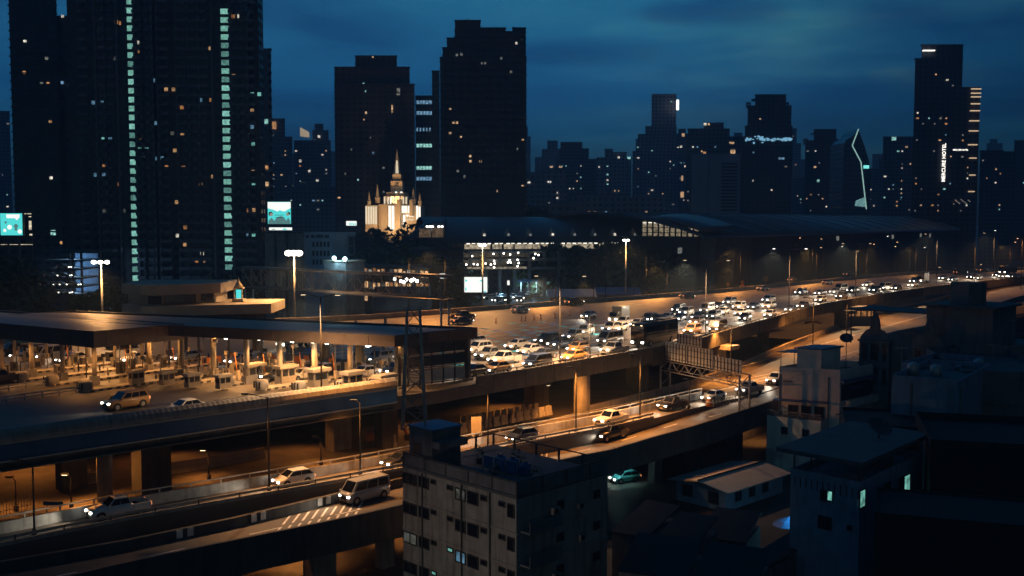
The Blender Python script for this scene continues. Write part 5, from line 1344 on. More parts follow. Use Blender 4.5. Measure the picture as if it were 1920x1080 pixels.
# ---- distant skyline: (label, dist, deep, blocks, facade, lit windows, seed)
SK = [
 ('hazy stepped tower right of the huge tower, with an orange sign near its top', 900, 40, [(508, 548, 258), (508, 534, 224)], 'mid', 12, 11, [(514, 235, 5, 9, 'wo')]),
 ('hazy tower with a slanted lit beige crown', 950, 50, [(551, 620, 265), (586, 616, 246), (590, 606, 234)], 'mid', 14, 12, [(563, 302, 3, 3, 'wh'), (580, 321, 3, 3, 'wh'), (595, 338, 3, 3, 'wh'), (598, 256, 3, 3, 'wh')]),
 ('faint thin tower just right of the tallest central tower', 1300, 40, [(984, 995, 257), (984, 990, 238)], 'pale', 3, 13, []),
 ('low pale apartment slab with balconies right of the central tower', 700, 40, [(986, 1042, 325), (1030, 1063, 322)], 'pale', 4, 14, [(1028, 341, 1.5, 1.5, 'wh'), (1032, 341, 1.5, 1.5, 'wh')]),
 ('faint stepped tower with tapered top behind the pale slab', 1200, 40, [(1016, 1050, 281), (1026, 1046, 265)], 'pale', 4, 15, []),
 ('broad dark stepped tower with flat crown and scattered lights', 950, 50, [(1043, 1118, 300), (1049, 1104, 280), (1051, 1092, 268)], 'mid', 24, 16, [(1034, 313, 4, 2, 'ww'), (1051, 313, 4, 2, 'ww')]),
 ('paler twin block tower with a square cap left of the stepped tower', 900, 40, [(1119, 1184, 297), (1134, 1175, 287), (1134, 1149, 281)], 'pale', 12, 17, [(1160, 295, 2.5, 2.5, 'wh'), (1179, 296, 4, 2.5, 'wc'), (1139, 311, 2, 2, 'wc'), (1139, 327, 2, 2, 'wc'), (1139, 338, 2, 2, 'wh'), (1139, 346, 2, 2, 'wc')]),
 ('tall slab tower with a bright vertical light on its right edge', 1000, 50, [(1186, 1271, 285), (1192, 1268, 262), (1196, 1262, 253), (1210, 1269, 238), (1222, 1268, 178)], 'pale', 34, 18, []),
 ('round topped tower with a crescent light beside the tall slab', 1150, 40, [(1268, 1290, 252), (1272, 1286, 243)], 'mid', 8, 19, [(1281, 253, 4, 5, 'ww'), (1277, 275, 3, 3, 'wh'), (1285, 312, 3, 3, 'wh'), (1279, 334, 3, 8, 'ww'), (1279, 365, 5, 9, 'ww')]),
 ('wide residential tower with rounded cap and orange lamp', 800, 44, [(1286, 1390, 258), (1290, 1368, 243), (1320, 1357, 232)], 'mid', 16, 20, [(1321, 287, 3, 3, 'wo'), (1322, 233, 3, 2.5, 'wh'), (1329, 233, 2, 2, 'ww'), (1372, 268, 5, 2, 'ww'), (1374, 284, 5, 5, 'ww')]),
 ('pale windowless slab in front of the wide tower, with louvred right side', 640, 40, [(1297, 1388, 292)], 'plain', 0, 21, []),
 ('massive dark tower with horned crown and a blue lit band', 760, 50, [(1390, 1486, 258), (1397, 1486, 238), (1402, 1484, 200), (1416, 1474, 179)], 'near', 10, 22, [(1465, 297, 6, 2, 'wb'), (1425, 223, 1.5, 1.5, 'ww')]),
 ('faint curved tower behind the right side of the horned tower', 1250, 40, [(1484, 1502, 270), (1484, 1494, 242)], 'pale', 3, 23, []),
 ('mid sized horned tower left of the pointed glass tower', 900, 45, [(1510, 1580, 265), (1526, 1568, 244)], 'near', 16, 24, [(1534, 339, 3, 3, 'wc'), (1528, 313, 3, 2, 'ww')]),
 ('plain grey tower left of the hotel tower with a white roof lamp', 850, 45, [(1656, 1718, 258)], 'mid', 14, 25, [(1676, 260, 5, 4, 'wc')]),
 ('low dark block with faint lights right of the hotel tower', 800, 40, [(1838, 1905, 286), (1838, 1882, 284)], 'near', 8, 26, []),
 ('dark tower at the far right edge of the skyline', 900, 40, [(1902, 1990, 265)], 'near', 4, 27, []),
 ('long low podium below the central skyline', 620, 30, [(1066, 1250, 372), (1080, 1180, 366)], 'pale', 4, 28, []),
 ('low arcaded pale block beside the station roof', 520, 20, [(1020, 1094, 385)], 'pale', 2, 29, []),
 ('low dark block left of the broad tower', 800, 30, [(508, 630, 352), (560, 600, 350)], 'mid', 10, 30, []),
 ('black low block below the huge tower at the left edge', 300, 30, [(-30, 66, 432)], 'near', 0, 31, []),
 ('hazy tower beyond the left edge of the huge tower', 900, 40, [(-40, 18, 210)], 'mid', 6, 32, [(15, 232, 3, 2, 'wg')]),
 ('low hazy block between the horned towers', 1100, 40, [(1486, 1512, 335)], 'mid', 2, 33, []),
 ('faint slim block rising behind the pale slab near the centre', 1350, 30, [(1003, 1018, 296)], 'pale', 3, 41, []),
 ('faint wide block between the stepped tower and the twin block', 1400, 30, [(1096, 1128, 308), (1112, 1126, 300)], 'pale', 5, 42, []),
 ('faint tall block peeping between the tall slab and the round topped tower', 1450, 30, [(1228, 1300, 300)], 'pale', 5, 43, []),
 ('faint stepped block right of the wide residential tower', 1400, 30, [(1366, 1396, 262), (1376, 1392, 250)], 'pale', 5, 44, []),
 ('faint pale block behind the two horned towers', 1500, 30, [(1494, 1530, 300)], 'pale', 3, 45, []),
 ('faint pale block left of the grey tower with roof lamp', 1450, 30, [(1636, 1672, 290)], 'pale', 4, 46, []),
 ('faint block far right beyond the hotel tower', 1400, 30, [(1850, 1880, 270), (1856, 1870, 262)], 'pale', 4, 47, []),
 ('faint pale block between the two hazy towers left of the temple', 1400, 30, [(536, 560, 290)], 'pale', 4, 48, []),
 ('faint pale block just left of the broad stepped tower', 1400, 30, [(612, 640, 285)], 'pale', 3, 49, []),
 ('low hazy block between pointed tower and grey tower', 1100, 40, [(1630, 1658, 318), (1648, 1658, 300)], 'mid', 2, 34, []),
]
SKT = {}
for label, dist, deep, blocks, fm, lit, seed, pins in SK:
    cat = 'building' if ('low ' in label or 'podium' in label) else 'tower'
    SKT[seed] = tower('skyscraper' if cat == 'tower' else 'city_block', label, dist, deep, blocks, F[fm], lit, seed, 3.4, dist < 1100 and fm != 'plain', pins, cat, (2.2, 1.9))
X = lambda px, Y: Pd(px, 300, Y).x
Zy = lambda py, Y: Pd(900, py, Y).z
# extra features of the skyline
t, f = SKT[12]; mb = MB(); Y = 952
mb.hexa([(X(565, Y), Y - 4, Zy(256, Y)), (X(581, Y), Y - 4, Zy(258, Y)), (X(581, Y), Y - 1, Zy(258, Y)), (X(565, Y), Y - 1, Zy(256, Y)), (X(565, Y), Y - 4, Zy(239, Y)), (X(581, Y), Y - 4, Zy(248, Y)), (X(581, Y), Y - 1, Zy(248, Y)), (X(565, Y), Y - 1, Zy(239, Y))])
mb.build('lit_crown', emat('beige_crown', (.9, .72, .5), .45), t)
t, f = SKT[18]; mb = MB(); Y = 1000; mb.lathe((X(1268.5, Y), Y - 3, Zy(207, Y)), [(1.0, 0), (1.3, 1), (1.3, (207 - 188) * Y / FPX - 1), (1.0, (207 - 188) * Y / FPX)], 8); mb.build('edge_light', emat('edge_light', (1, .97, .9), 2.2), t)
t, f = SKT[21]; mb = MB(); Y = 640
for k in range(15): mb.bx(X(1353, Y), X(1383, Y), Y - 0.4, Y - 0.05, Zy(307 + 6.2 * k, Y) - 0.55, Zy(307 + 6.2 * k, Y) + 0.55)
mb.build('louvre', M['frame'], t)
mb = MB(); mb.bx(X(1328, Y), X(1329, Y), Y - 0.3, Y - 0.02, 20, Zy(293, Y)); mb.build('joint', M['frame'], t)
for seed, Y, horns, crown in ((22, 760, ((1403, 1411), (1475, 1483)), (1416, 1474, 186, 174, 182)), (24, 900, ((1511, 1519), (1569, 1577)), (1527, 1567, 250, 243, 248))):
    t, f = SKT[seed]; mb = MB(); yb, yt = (200, 192) if seed == 22 else (270, 261)
    for a, b in horns:
        mb.bx(X(a, Y), X(a, Y) + 1, Y + 8, Y + 10, Zy(yb, Y), Zy(yt, Y)); mb.bx(X(b, Y) - 1, X(b, Y), Y + 8, Y + 10, Zy(yb, Y), Zy(yt, Y)); mb.bx(X(a, Y), X(b, Y), Y + 8, Y + 10, Zy(yt, Y), Zy(yt, Y) + 1)
    a, b, y0, y1, y2 = crown; n = 8; Yc = Y + 9
    for k in range(n):
        f0, f1 = k / n, (k + 1) / n; zz = lambda q: Zy(y2 - (y2 - y1) * max(0, q * 1.7 - 0.7) ** 1.3, Y)
        mb.hexa([(X(a, Y) + (X(b, Y) - X(a, Y)) * g, yy, Zy(y0, Y)) for g, yy in ((f0, Yc), (f1, Yc), (f1, Yc + 6), (f0, Yc + 6))] + [(X(a, Y) + (X(b, Y) - X(a, Y)) * g, yy, zz(g)) for g, yy in ((f0, Yc), (f1, Yc), (f1, Yc + 6), (f0, Yc + 6))])
    mb.build('crown', F['near'], t)
t, f = SKT[22]; mb = MB(); Y = 760; r = random.Random(5)
for k in range(60):
    px = r.uniform(1397, 1484); h = 1.0 if px > 1432 or px < 1412 else 3.2
    mb.bx(X(px, Y) - .6, X(px, Y) + .6, Y - 1.6, Y - 0.6, Zy(262, Y) + r.uniform(-h, h) - .3, Zy(262, Y) + r.uniform(-h, h) + .6)
mb.build('blue_lights', emat('blue_band', (.3, .7, 1), .7), t)
t, f = SKT[24]; mb = MB(); Y = 900; mb.bx(X(1563, Y), X(1564, Y), Y - 1.2, Y - .6, Zy(330, Y), Zy(270, Y)); mb.bx(X(1564.5, Y), X(1565.5, Y), Y - 1.2, Y - .6, Zy(385, Y), Zy(336, Y)); mb.build('light_strip', emat('dim_strip', (.7, .75, .7), .35), t)
# pointed glass tower with the bent light line
Y = 820; t = thing('pointed_tower', 'pointed dark glass tower outlined by a bent pale teal light line', 'tower', (X(1600, Y), Y, 0))
sil = [(1580, 395), (1582, 268), (1589, 260), (1598, 256), (1608, 242), (1619, 270), (1629, 300), (1633, 330), (1631, 395)]
mb = MB(); fr_ = [Vector((X(a, Y), Y, max(0, Zy(b, Y) if b < 390 else 0))) for a, b in sil]
bk = [p + Vector((0, 34, 0)) for p in fr_]; mb.face(fr_); mb.face(bk[::-1])
for k in range(len(sil)): mb.face([fr_[(k + 1) % len(sil)], fr_[k], bk[k], bk[(k + 1) % len(sil)]])
mb.build('wall', F['glass'], t)
mb = MB(); ln_ = [(1608, 242), (1597, 273), (1614, 304), (1626, 392)]
for (a, b), (c, d) in zip(ln_, ln_[1:]): mb.tube((X(a, Y), Y - 0.6, Zy(b, Y)), (X(c, Y), Y - 0.6, Zy(d, Y)), 0.42, 6)
mb.build('light_line', E['strip2'], t)
mb = MB(); mb.bx(X(1619, Y), X(1629, Y), Y - 1, Y - .3, Zy(316, Y), Zy(310, Y)); mb.build('sign', emat('cyan_sign', (.25, .95, .9), 1.2), t)
mb = MB(); mb.hexa([(X(1604, Y), Y - 1, Zy(386, Y)), (X(1624, Y), Y - 1, Zy(388, Y)), (X(1624, Y), Y - .4, Zy(388, Y)), (X(1604, Y), Y - .4, Zy(386, Y)), (X(1606, Y), Y - 1, Zy(376, Y)), (X(1622, Y), Y - 1, Zy(370, Y)), (X(1622, Y), Y - .4, Zy(370, Y)), (X(1606, Y), Y - .4, Zy(376, Y))]); mb.build('lit_podium', winmat('podium_glow', (.4, .85, .85), .45), t)
# hotel tower
Y = 620; t, f = tower('hotel_tower', 'tall black hotel tower with orange lit balcony bars and white lettering', Y, 40, [(1716, 1800, 112), (1790, 1838, 166), (1728, 1806, 86)], F['near'], 46, 40, 3.2, False, weights=(4, 2, 1, 1, 2, 5))
fh = f[0][0]
mb_bars = [(166, 1820, 1838), (174, 1820, 1838), (181, 1820, 1838), (194, 1820, 1837), (207, 1819, 1837), (226, 1818, 1836), (245, 1818, 1835), (271, 1817, 1834), (296, 1820, 1833), (328, 1821, 1832), (359, 1820, 1831)]
for y, a, b in mb_bars: mb = MB(); mb.bx(X(a, Y), X(b, Y), Y + 1.2, Y + 2.3, Zy(y, Y) - 0.28, Zy(y, Y) + 0.28); mb.build('balcony_light', E['strip'], t)
mb = MB(); mb.bx(X(1730, Y), X(1752, Y), Y + 3, Y + 4.8, Zy(93.5, Y), Zy(92, Y)); mb.build('crown_light', E['sign'], t)
mb = MB()
for k in range(12): mb.bx(X(1789 + k * 2.7, Y), X(1790 + k * 2.7, Y), Y - 1.2, Y - .6, Zy(383 - (k * 7) % 9, Y), Zy(382 - (k * 7) % 9, Y))
mb.build('entrance_lights', emat('entrance', (.9, .85, .7), .5), t)
def text(body, size, loc, rot, m, parent, name='sign_lettering', al='LEFT'):
    cu = bpy.data.curves.new(name, 'FONT'); cu.body = body; cu.size = size; cu.extrude = 0.06; cu.align_x = al; cu.offset = size * 0.012
    o = bpy.data.objects.new(name, cu); COL.objects.link(o); o.rotation_euler = rot; o.location = Vector(loc) - wloc(parent); o.parent = parent; cu.materials.append(m)
    dg = bpy.context.evaluated_depsgraph_get(); me = bpy.data.meshes.new_from_object(o.evaluated_get(dg)); n = bpy.data.objects.new(name, me); COL.objects.link(n)
    n.rotation_euler = rot; n.location = o.location; n.parent = parent; bpy.data.objects.remove(o); n.name = name; return n
text('MERCURE HOTEL', 2.9, (X(1771.5, Y), Y - 1.0, Zy(341, Y)), (R(90), R(-90), 0), E['sign'], t)
text('MERCURE HOTEL', 1.15, (X(1785, Y), Y - 1.0, Zy(282.5, Y)), (R(90), 0, 0), E['sign'], t)
mb = MB(); mb.bx(X(1783, Y), X(1817, Y), Y - 0.7, Y - 0.45, Zy(285, Y), Zy(277, Y)); mb.build('sign_backing', M['frame'], t)

# ---- floodlit temple with spires
Y = 520; t = thing('spired_temple', 'pale floodlit temple with a tall central spire and small corner spires', 'temple', (X(738, Y), Y, 0))
ES = mat('temple_stone', (0.72, 0.62, 0.48), 0.8, 0.1, 0.2)
zb_ = 18
ux = lambda px: Pd(px, 400, Y).x
mb = MB()
def tb(x0, x1, y0, y1, d0, d1, m=0): mb.bx(ux(x0), ux(x1), Y + d0, Y + d1, Zy(y0, Y), Zy(y1, Y), m)
tb(685, 707, 470, 385, 0, 26); tb(708, 728, 470, 383, 4, 26); tb(729, 746, 470, 385, -3, 26); tb(747, 788, 470, 385, 2, 26)
tb(717, 763, 386, 367, 6, 22); tb(722, 759, 367, 360, 7, 21); tb(729, 751, 360, 338, 9, 19); tb(732, 748, 338, 325, 10, 18)
tb(746, 752, 430, 374, -5, 2); tb(769, 775, 405, 375, -4, 2)
mb.build('wall', ES, t)
mb = MB(); c = Vector((ux(739.5), Y + 14, Zy(325, Y)))
mb.lathe(c, [(1.9, 0), (1.3, 4.5), (0.6, 9), (0.08, 13)], 8, sm=False); mb.build('spire', ES, t)
for px, py, h, r0 in ((692, 379, 20, .9), (706, 372, 27, 1.2), (774, 375, 24, 1.1), (787, 379, 17, .9)):
    mb = MB(); c = Vector((ux(px), Y + 1.0 + (3 if px in (706, 774) else 0), Zy(py, Y))); s = Y / FPX
    mb.lathe(c - Vector((0, 0, 2.2)), [(r0, 0), (r0, 2.2), (r0 * 1.25, 2.3), (r0 * 1.25, 2.7), (r0 * .8, 2.9), (r0 * .4, 2.9 + h * s * .5), (0.05, h * s + 2.2)], 8, sm=False); mb.build('spire', ES, t)
TW = emat('temple_window', (1.0, 0.86, 0.62), 0.95); TW2 = emat('temple_window_bright', (1.0, 0.95, 0.82), 1.5); TWD = emat('temple_window_dim', (1.0, 0.66, 0.34), .62)
def tw(x0, x1, y0, y1, d, m): mb = MB(); mb.bx(ux(x0), ux(x1), Y + d - 0.35, Y + d - 0.1, Zy(y1, Y), Zy(y0, Y)); mb.build('window', m, t)
for k in range(5): tw(685.5 + 4.6 * k, 688.2 + 4.6 * k, 387, 420, 0, TW)
for x in (730, 736): tw(x, x + 4.2, 386, 430, -3, TW2)
for x in (753, 758, 764): tw(x, x + 4.3, 386, 399, 2, TW2)
tw(755, 759, 403, 425, 2, TW2)
for x in (761, 766, 771): tw(x, x + 4, 402.5, 406, 2, TW2); tw(x, x + 3.6, 410, 413, 2, TW)
for x in (780, 784.5): tw(x, x + 3.2, 386, 412, 2, TW2)
for x in (717.5, 724, 729, 737, 746, 753, 758.5): tw(x, x + 2.2, 369, 382, 6, TW if x != 729 else TW2)
for x in (738, 748): tw(x, x + 4, 358.5, 361, 7, TW2)
for x in (737.3, 740.5): mb = MB(); mb.hexa([(ux(x), Y + 12.0, Zy(323, Y)), (ux(x + 2), Y + 12.0, Zy(323, Y)), (ux(x + 2), Y + 12.2, Zy(323, Y)), (ux(x), Y + 12.2, Zy(323, Y)), (ux(739 + (x - 739) * .45), Y + 13, Zy(298, Y)), (ux(740 + (x - 739) * .4), Y + 13, Zy(298, Y)), (ux(740 + (x - 739) * .4), Y + 13.2, Zy(298, Y)), (ux(739 + (x - 739) * .45), Y + 13.2, Zy(298, Y))]); mb.build('spire_window', TW, t)
for x, e in ((-16, 11000), (0, 19000), (14, 11000)): light('SPOT', 'floodlight', (ux(739) + x, Y - 20, 24), e, (1.0, 0.58, 0.26), t, 0.5, 75, (-x * 0.35, 30, 22))
light('SPOT', 'floodlight', (ux(739), Y + 3.5, Zy(384, Y)), 9000, (1.0, 0.52, 0.2), t, 0.3, 95, (0, 0.62, 1))

# ---- elevated rail station
SA, SB = Pd(790, 455, 335).xy, Pd(1222, 452, 350).xy
fS = Face(SA, SB); bk_ = -fS.n
def barrel(t, fc, s0, s1, prof, m, name='roof', segs=1, th=0.25):
    mb = MB()
    rings = [[fc.at(s, z, -o) for o, z in prof] + [fc.at(s, z - th, -o) for o, z in prof[::-1]] for s in (s0, s1)]
    mb.loft(rings, m=0, sm=True); return mb.build(name, m, t)
MR = mat('station_roof_sheet', (0.085, 0.10, 0.135), 0.42, 0.2, 0.06, metal=0.2)
t = thing('rail_station', 'long barrel roofed elevated rail station with a strip of white platform lights', 'station', (SA.x, SA.y, 0))
pr = [(0, 27.6), (2.5, 29.8), (6, 32.0), (11, 34.0), (17, 35.4), (24, 36.0), (32, 35.2), (40, 32), (44, 28)]
barrel(t, fS, 2, fS.len, pr, MR)
mb = MB(); mb.wallbox(fS, 0, fS.len, 23.0, 25.2, -40, -1.0); mb.build('platform_deck', M['concrete_dark'], t)
mb = MB(); mb.wallbox(fS, 14, fS.len, 25.2, 27.4, -30, -29.4); mb.build('back_wall', M['concrete'], t)
for k in range(12): mb = MB(); s = 4 + k * (fS.len - 8) / 11; q = fS.at(s, 0, -14); mb.box((q.x, q.y, 11.5), (2.2, 2.2, 23)); mb.build('pier', M['concrete_dark'], t)
SL = emat('station_light', (1.0, 0.93, 0.78), 1.7); SL2 = winmat('station_glow', (1.0, 0.82, 0.56), 0.45)
for a, b in ((876, 925), (929, 947), (951, 969), (972, 1004), (1006, 1044), (1055, 1126), (1133, 1166)):
    s0, z = fS.sz(a, 455); s1, _ = fS.sz(b, 455)
    mb = MB(); n = max(2, int((s1 - s0) / 1.7))
    for k in range(n):
        q = s0 + (s1 - s0) * k / n; mb.wallbox(fS, q, q + 1.1, 27.0 + 0.12 * (k % 2), 27.45, -1.4, -0.9)
    mb.build('platform_lights', SL, t)
    mb = MB(); mb.wallbox(fS, s0, s1, 25.3, 26.9, -6, -5.7); mb.build('lit_platform', SL2, t)
for k, px in enumerate((908, 953, 994, 1036, 1077, 1115, 1152, 1190)):
    s, z = fS.sz(px, 437); mb = MB(); a, b, c = fS.at(s - 0.9, 29.6, 0.4), fS.at(s + 0.9, 29.6, 0.4), fS.at(s, 32.4, -2.4)
    d = fS.at(s + .9, 29.6, -4.6); e = fS.at(s - .9, 29.6, -4.6); mb.face([a, b, c]); mb.face([b, d, c]); mb.face([e, a, c]); mb.build('roof_vent', M['cream'], t)
    mb = MB(); mb.wallbox(fS, s - 0.35, s + 0.35, 29.7, 30.5, 0.42, 0.5); mb.build('vent_light', FARE['wg'] if k % 3 else FARE['wh'], t)
# rounded lit end of the platform roof
c = Pd(797, 440, 325); t2 = thing('station_end_canopy', 'rounded brown lit end canopy at the left of the station roof', 'canopy', (c.x, c.y, 20))
f2_ = Face(Pd(765, 440, 325).xy, Pd(834, 440, 325).xy); rings = []
for f_ in (0.0, 0.1, 0.3, 0.5, 0.7, 0.9, 1.0):
    h = math.sin(math.pi * min(0.5, 0.06 + f_ * 0.6)) ; rings.append([f2_.at(f2_.len * f_, 29.2, 0), f2_.at(f2_.len * f_, 29.2 + 4.6 * h, -2), f2_.at(f2_.len * f_, 29.2 + 6.2 * h, -9), f2_.at(f2_.len * f_, 29.2, -12)])
mb = MB(); mb.loft(rings); mb.build('roof', MR, t2)
mb = MB(); mb.wallbox(f2_, 3.5, 7.2, 29.5, 32.2, 0.1, 0.25); mb.wallbox(f2_, 7.6, 11.0, 29.5, 32.4, 0.1, 0.25); mb.build('lit_wall', winmat('brown_glow', (.5, .33, .2), .22), t2)  # wall glows by itself, standing in for light inside the canopy
for px in (801, 806, 811, 823, 829): s, z = f2_.sz(px, 425); mb = MB(); mb.wallbox(f2_, s - .3, s + .3, z - .2, z + .25, .3, .5); mb.build('lamp', E['bulb'], t2)
# great hall to the right
HA, HB = Pd(1318, 440, 330).xy, Pd(1800, 421, 600).xy
fH = Face(HA, HB); t3 = thing('station_hall', 'great curved roof station hall with an arched glowing glass end', 'station', (HA.x, HA.y, 0))
pr2 = [(0, 29.6), (1.0, 30.4), (8, 32.6), (18, 35.0), (30, 36.8), (44, 37.6), (58, 36.8), (72, 34), (80, 30.5)]
barrel(t3, fH, 0, fH.len, pr2, MR, th=0.8)
mb = MB(); mb.wallbox(fH, 1, fH.len - 1, 0, 29.4, -75, -3.0); mb.build('wall', mat('dark_cladding', (.035, .036, .04), .7, .2, .2), t3)
mb = MB()
for k in range(16):
    s = k * fH.len / 16 + 4; rr = [[fH.at(q, z + 0.25, -o) for q in (s, s + 1.2)] + [fH.at(q, z - 0.3, -o) for q in (s + 1.2, s)] for o, z in pr2[1:7]]; mb.loft(rr, sm=False)
mb.build('roof_rib', MR, t3)
mb = MB(); mb.wallbox(fH, 0, fH.len, 29.0, 29.6, 0.0, 0.3); mb.build('eave_edge', M['roof_blue'], t3)
# glazed arch end facing left, fitted under the roof end
G0, G1 = Pd(1204, 430, 352).xy, Pd(1312, 432, 334).xy
fG = Face(G0, G1); GE = winmat('hall_glow', (1.0, 0.80, 0.52), 0.26)
rr = []
arch = lambda f_: 30.6 + 4.0 * math.sin(math.pi * (0.42 + 0.5 * f_)) 
n = 10
mb = MB()
for k in range(n):
    a, b = k / n, (k + 1) / n; mb.hexa([fG.at(fG.len * x, 29.6, o) for x, o in ((a, 0), (b, 0), (b, -.2), (a, -.2))] + [fG.at(fG.len * x, arch(x), o) for x, o in ((a, 0), (b, 0), (b, -.2), (a, -.2))])
mb.build('glass_end', GE, t3)
mb = MB()
for k in range(n + 1): mb.wallbox(fG, fG.len * k / n - 0.22, fG.len * k / n + 0.22, 29.4, arch(k / n), 0.02, 0.4)
for z in (30.6, 32.2, 33.6): mb.wallbox(fG, 0, fG.len * (0.95 if z < 33 else 0.55), z, z + 0.22, 0.05, 0.35)
mb.build('mullion', M['frame'], t3)
mb = MB()
for k in range(9): mb.wallbox(fG, fG.len * (k + .2) / 10, fG.len * (k + .8) / 10, arch((k + .5) / 10) - 1.0, arch((k + .5) / 10) - 0.5, 0.1, 0.2)
mb.build('ceiling_lights', SL, t3)
rr = [[fG.at(fG.len * f_, arch(f_) + 0.1, 1.2), fG.at(fG.len * f_, arch(f_) + 1.0, 1.2), fG.at(fG.len * f_, arch(f_) + 2.4, -14), fG.at(fG.len * f_, arch(f_) + 1.6, -14)] for f_ in [k / 12 * 1.12 for k in range(13)]]
mb = MB(); mb.loft(rr); mb.build('arch_roof', MR, t3)
mb = MB(); mb.wallbox(fG, -2, fG.len + 6, 0, 29.3, -20, -0.3); mb.build('end_wall', M['concrete_dark'], t3)
for px, py in ((1737, 441), (1754, 441), (1685, 444), (1583, 447), (1380, 457), (1384, 470), (1290, 470), (1350, 455)): 
    s, z = fH.sz(px, py); mb = MB(); mb.wallbox(fH, s - 1.2, s + 1.2, z - 0.9, z + 0.9, -2.9, -2.6); mb.build('lit_window', FARE['wg'], t3)
# concourse below the station with many small lamps
fC = Face(Pd(876, 490, 318).xy, Pd(1060, 490, 322).xy)
t4 = thing('station_concourse', 'open station concourse floors dotted with white lamps below the platform', 'building', (fC.a.x, fC.a.y, 0))
z4 = lambda py: Pd(960, py, 320).z
mb = MB()
for py in (472, 486, 502): mb.wallbox(fC, 0, fC.len - (6 if py < 480 else 0), z4(py) - 0.5, z4(py) + 0.2, -14, 0)
mb.build('floor', M['concrete_dark'], t4)
for k in range(7): mb = MB(); q = fC.at(1 + k * 4.6, 0, -1.2); mb.box((q.x, q.y, z4(472) / 2), (0.9, 0.9, z4(472))); mb.build('column', M['concrete_dark'], t4)
mb = MB(); mb.wallbox(fC, 0, fC.len * .8, z4(503), z4(472), -13.8, -13.2); mb.build('back_wall', winmat('concourse_glow', (.9, .72, .5), .07), t4)  # dim lamplight on this wall is put into its own glow
mb = MB(); mb.wallbox(fC, 0, fC.len * .6, z4(504), z4(500), 0.02, 0.3); mb.build('lit_edge', winmat('edge_glow', (.9, .75, .55), .3), t4)
for px, py in ((925, 476), (944, 475), (956, 477), (971, 474), (955, 488), (970, 487), (888, 495), (895, 496), (874, 496), (926, 489), (927, 494), (957, 492), (972, 493), (970, 499), (926, 501), (1003, 476), (1009, 478), (885, 480), (910, 494), (920, 496), (1000, 484), (952, 492)):
    s, z = fC.sz(px, py); mb = MB(); mb.ball(fC.at(s, z, 0.6), 0.26); mb.build('lamp', E['bulb'], t4)
# market hall of small lit shops left of the station
fM = Face(Pd(655, 520, 300).xy, Pd(800, 530, 285).xy); t5 = thing('market_hall', 'two storey hall of small orange lit shops behind the truss bridge', 'market hall', (fM.a.x, fM.a.y, 0))
zm = lambda py: Pd(740, py, 292).z
mb = MB(); mb.wallbox(fM, -4, fM.len, 0, zm(500), -12, -1.2); mb.build('wall', M['concrete_dark'], t5)
mb = MB()
for py in (500, 523, 546): mb.wallbox(fM, -4, fM.len + 1, zm(py) - 0.3, zm(py), -1.2, 0.6)
mb.build('floor_band', M['concrete_dark'], t5)
r = random.Random(12)
for k in range(18):
    for py in (511, 535, 560):
        if r.random() < 0.12: continue
        s = fM.len * (k + 0.15) / 18; mb = MB(); mb.wallbox(fM, s, s + fM.len / 18 * r.uniform(.45, .75), zm(py) - r.uniform(.5, 1.4), zm(py) + r.uniform(.4, 1.2), -1.18, -1.0)
        mb.build('shop_light', r.choice([E['market'], E['ww'], E['wg'], E['market'], E['wo'], E['wh']]), t5)
for k, (px, py) in enumerate(((740, 523), (752, 527), (757, 529), (762, 524), (771, 526), (776, 524), (782, 527))):
    q = Pd(px, py, 282); tt = thing('flood_lamp', f'white glaring work lamp, {ORD[k]} from the left in front of the market hall', 'lamp', q, 0, 'white work lamps by the market hall')
    mb = MB(); mb.ball(q, 0.45); mb.build('bulb', E['bulb'], tt)
    mb = MB(); mb.tube((q.x, q.y, q.z - 6), (q.x, q.y, q.z - .3), .08); mb.build('pole', M['steel_dark'], tt)
# white box building with lettering
fB = Face(Pd(571, 466, 330).xy, Pd(622, 466, 326).xy); t6 = thing('sign_building', 'pale blue box building with dark lettering along its top', 'building', (fB.a.x, fB.a.y, 0))
zq = lambda py: Pd(596, py, 328).z
mb = MB(); mb.wallbox(fB, 0, fB.len, 0, zq(436), -14, 0); mb.build('wall', mat('pale_blue_cladding', (.5, .6, .72), .7, .08, .3), t6)
mb = MB(); s, z = fB.sz(576.5, 443.5); q = fB.at(s, z, .1)
mb.lathe((q.x, q.y, q.z - .5), [(.05, 0), (.55, .25), (.62, .55), (.5, .9), (.05, 1.1)], 10)
x = 583
for w_ in (1.6, 2.2, 2.0, 0, 2.6, 1.8, 2.4, 2.0, 2.2, 0, 2.0, 2.6, 2.2):
    if w_: s0, z0 = fB.sz(x, 446); s1, z1 = fB.sz(x + w_, 440.5); mb.wallbox(fB, s0, s1, z0, z1, .02, .12)
    x += (w_ or 1.6) + 0.6
mb.build('lettering', mat('navy_letters', (.02, .04, .12), .6, 0), t6)
for py in (458, 475, 491):
    for px in (588, 595, 602, 609, 616): s, z = fB.sz(px, py); win(t6, fB, s - .32, s + .32, z - .75, z + .75, None, 0)
t7 = thing('plain_hall', 'plain grey hall wall lit by the floodlight left of the lettered building', 'building', (Pd(500, 470, 335).x, 335, 0))
f7 = Face(Pd(497, 470, 340).xy, Pd(571, 470, 338).xy); mb = MB(); mb.wallbox(f7, 0, f7.len, 0, Pd(530, 437, 340).z, -16, 0); mb.build('wall', M['wall_grey'], t7)
mb = MB(); mb.wallbox(f7, 0, f7.len, Pd(530, 437, 340).z, Pd(530, 437, 340).z + .4, -16, .3); mb.build('roof', M['roof_flat'], t7)
t8 = thing('glazed_block', 'dim framed glass block right of the lettered building', 'building', (Pd(624, 470, 332).x, 332, 0))
f8 = Face(Pd(623, 470, 336).xy, Pd(664, 470, 334).xy); z8 = Pd(640, 443, 335).z; mb = MB(); mb.wallbox(f8, 0, f8.len, 0, z8, -12, -.3); mb.build('wall', M['bglass'], t8)
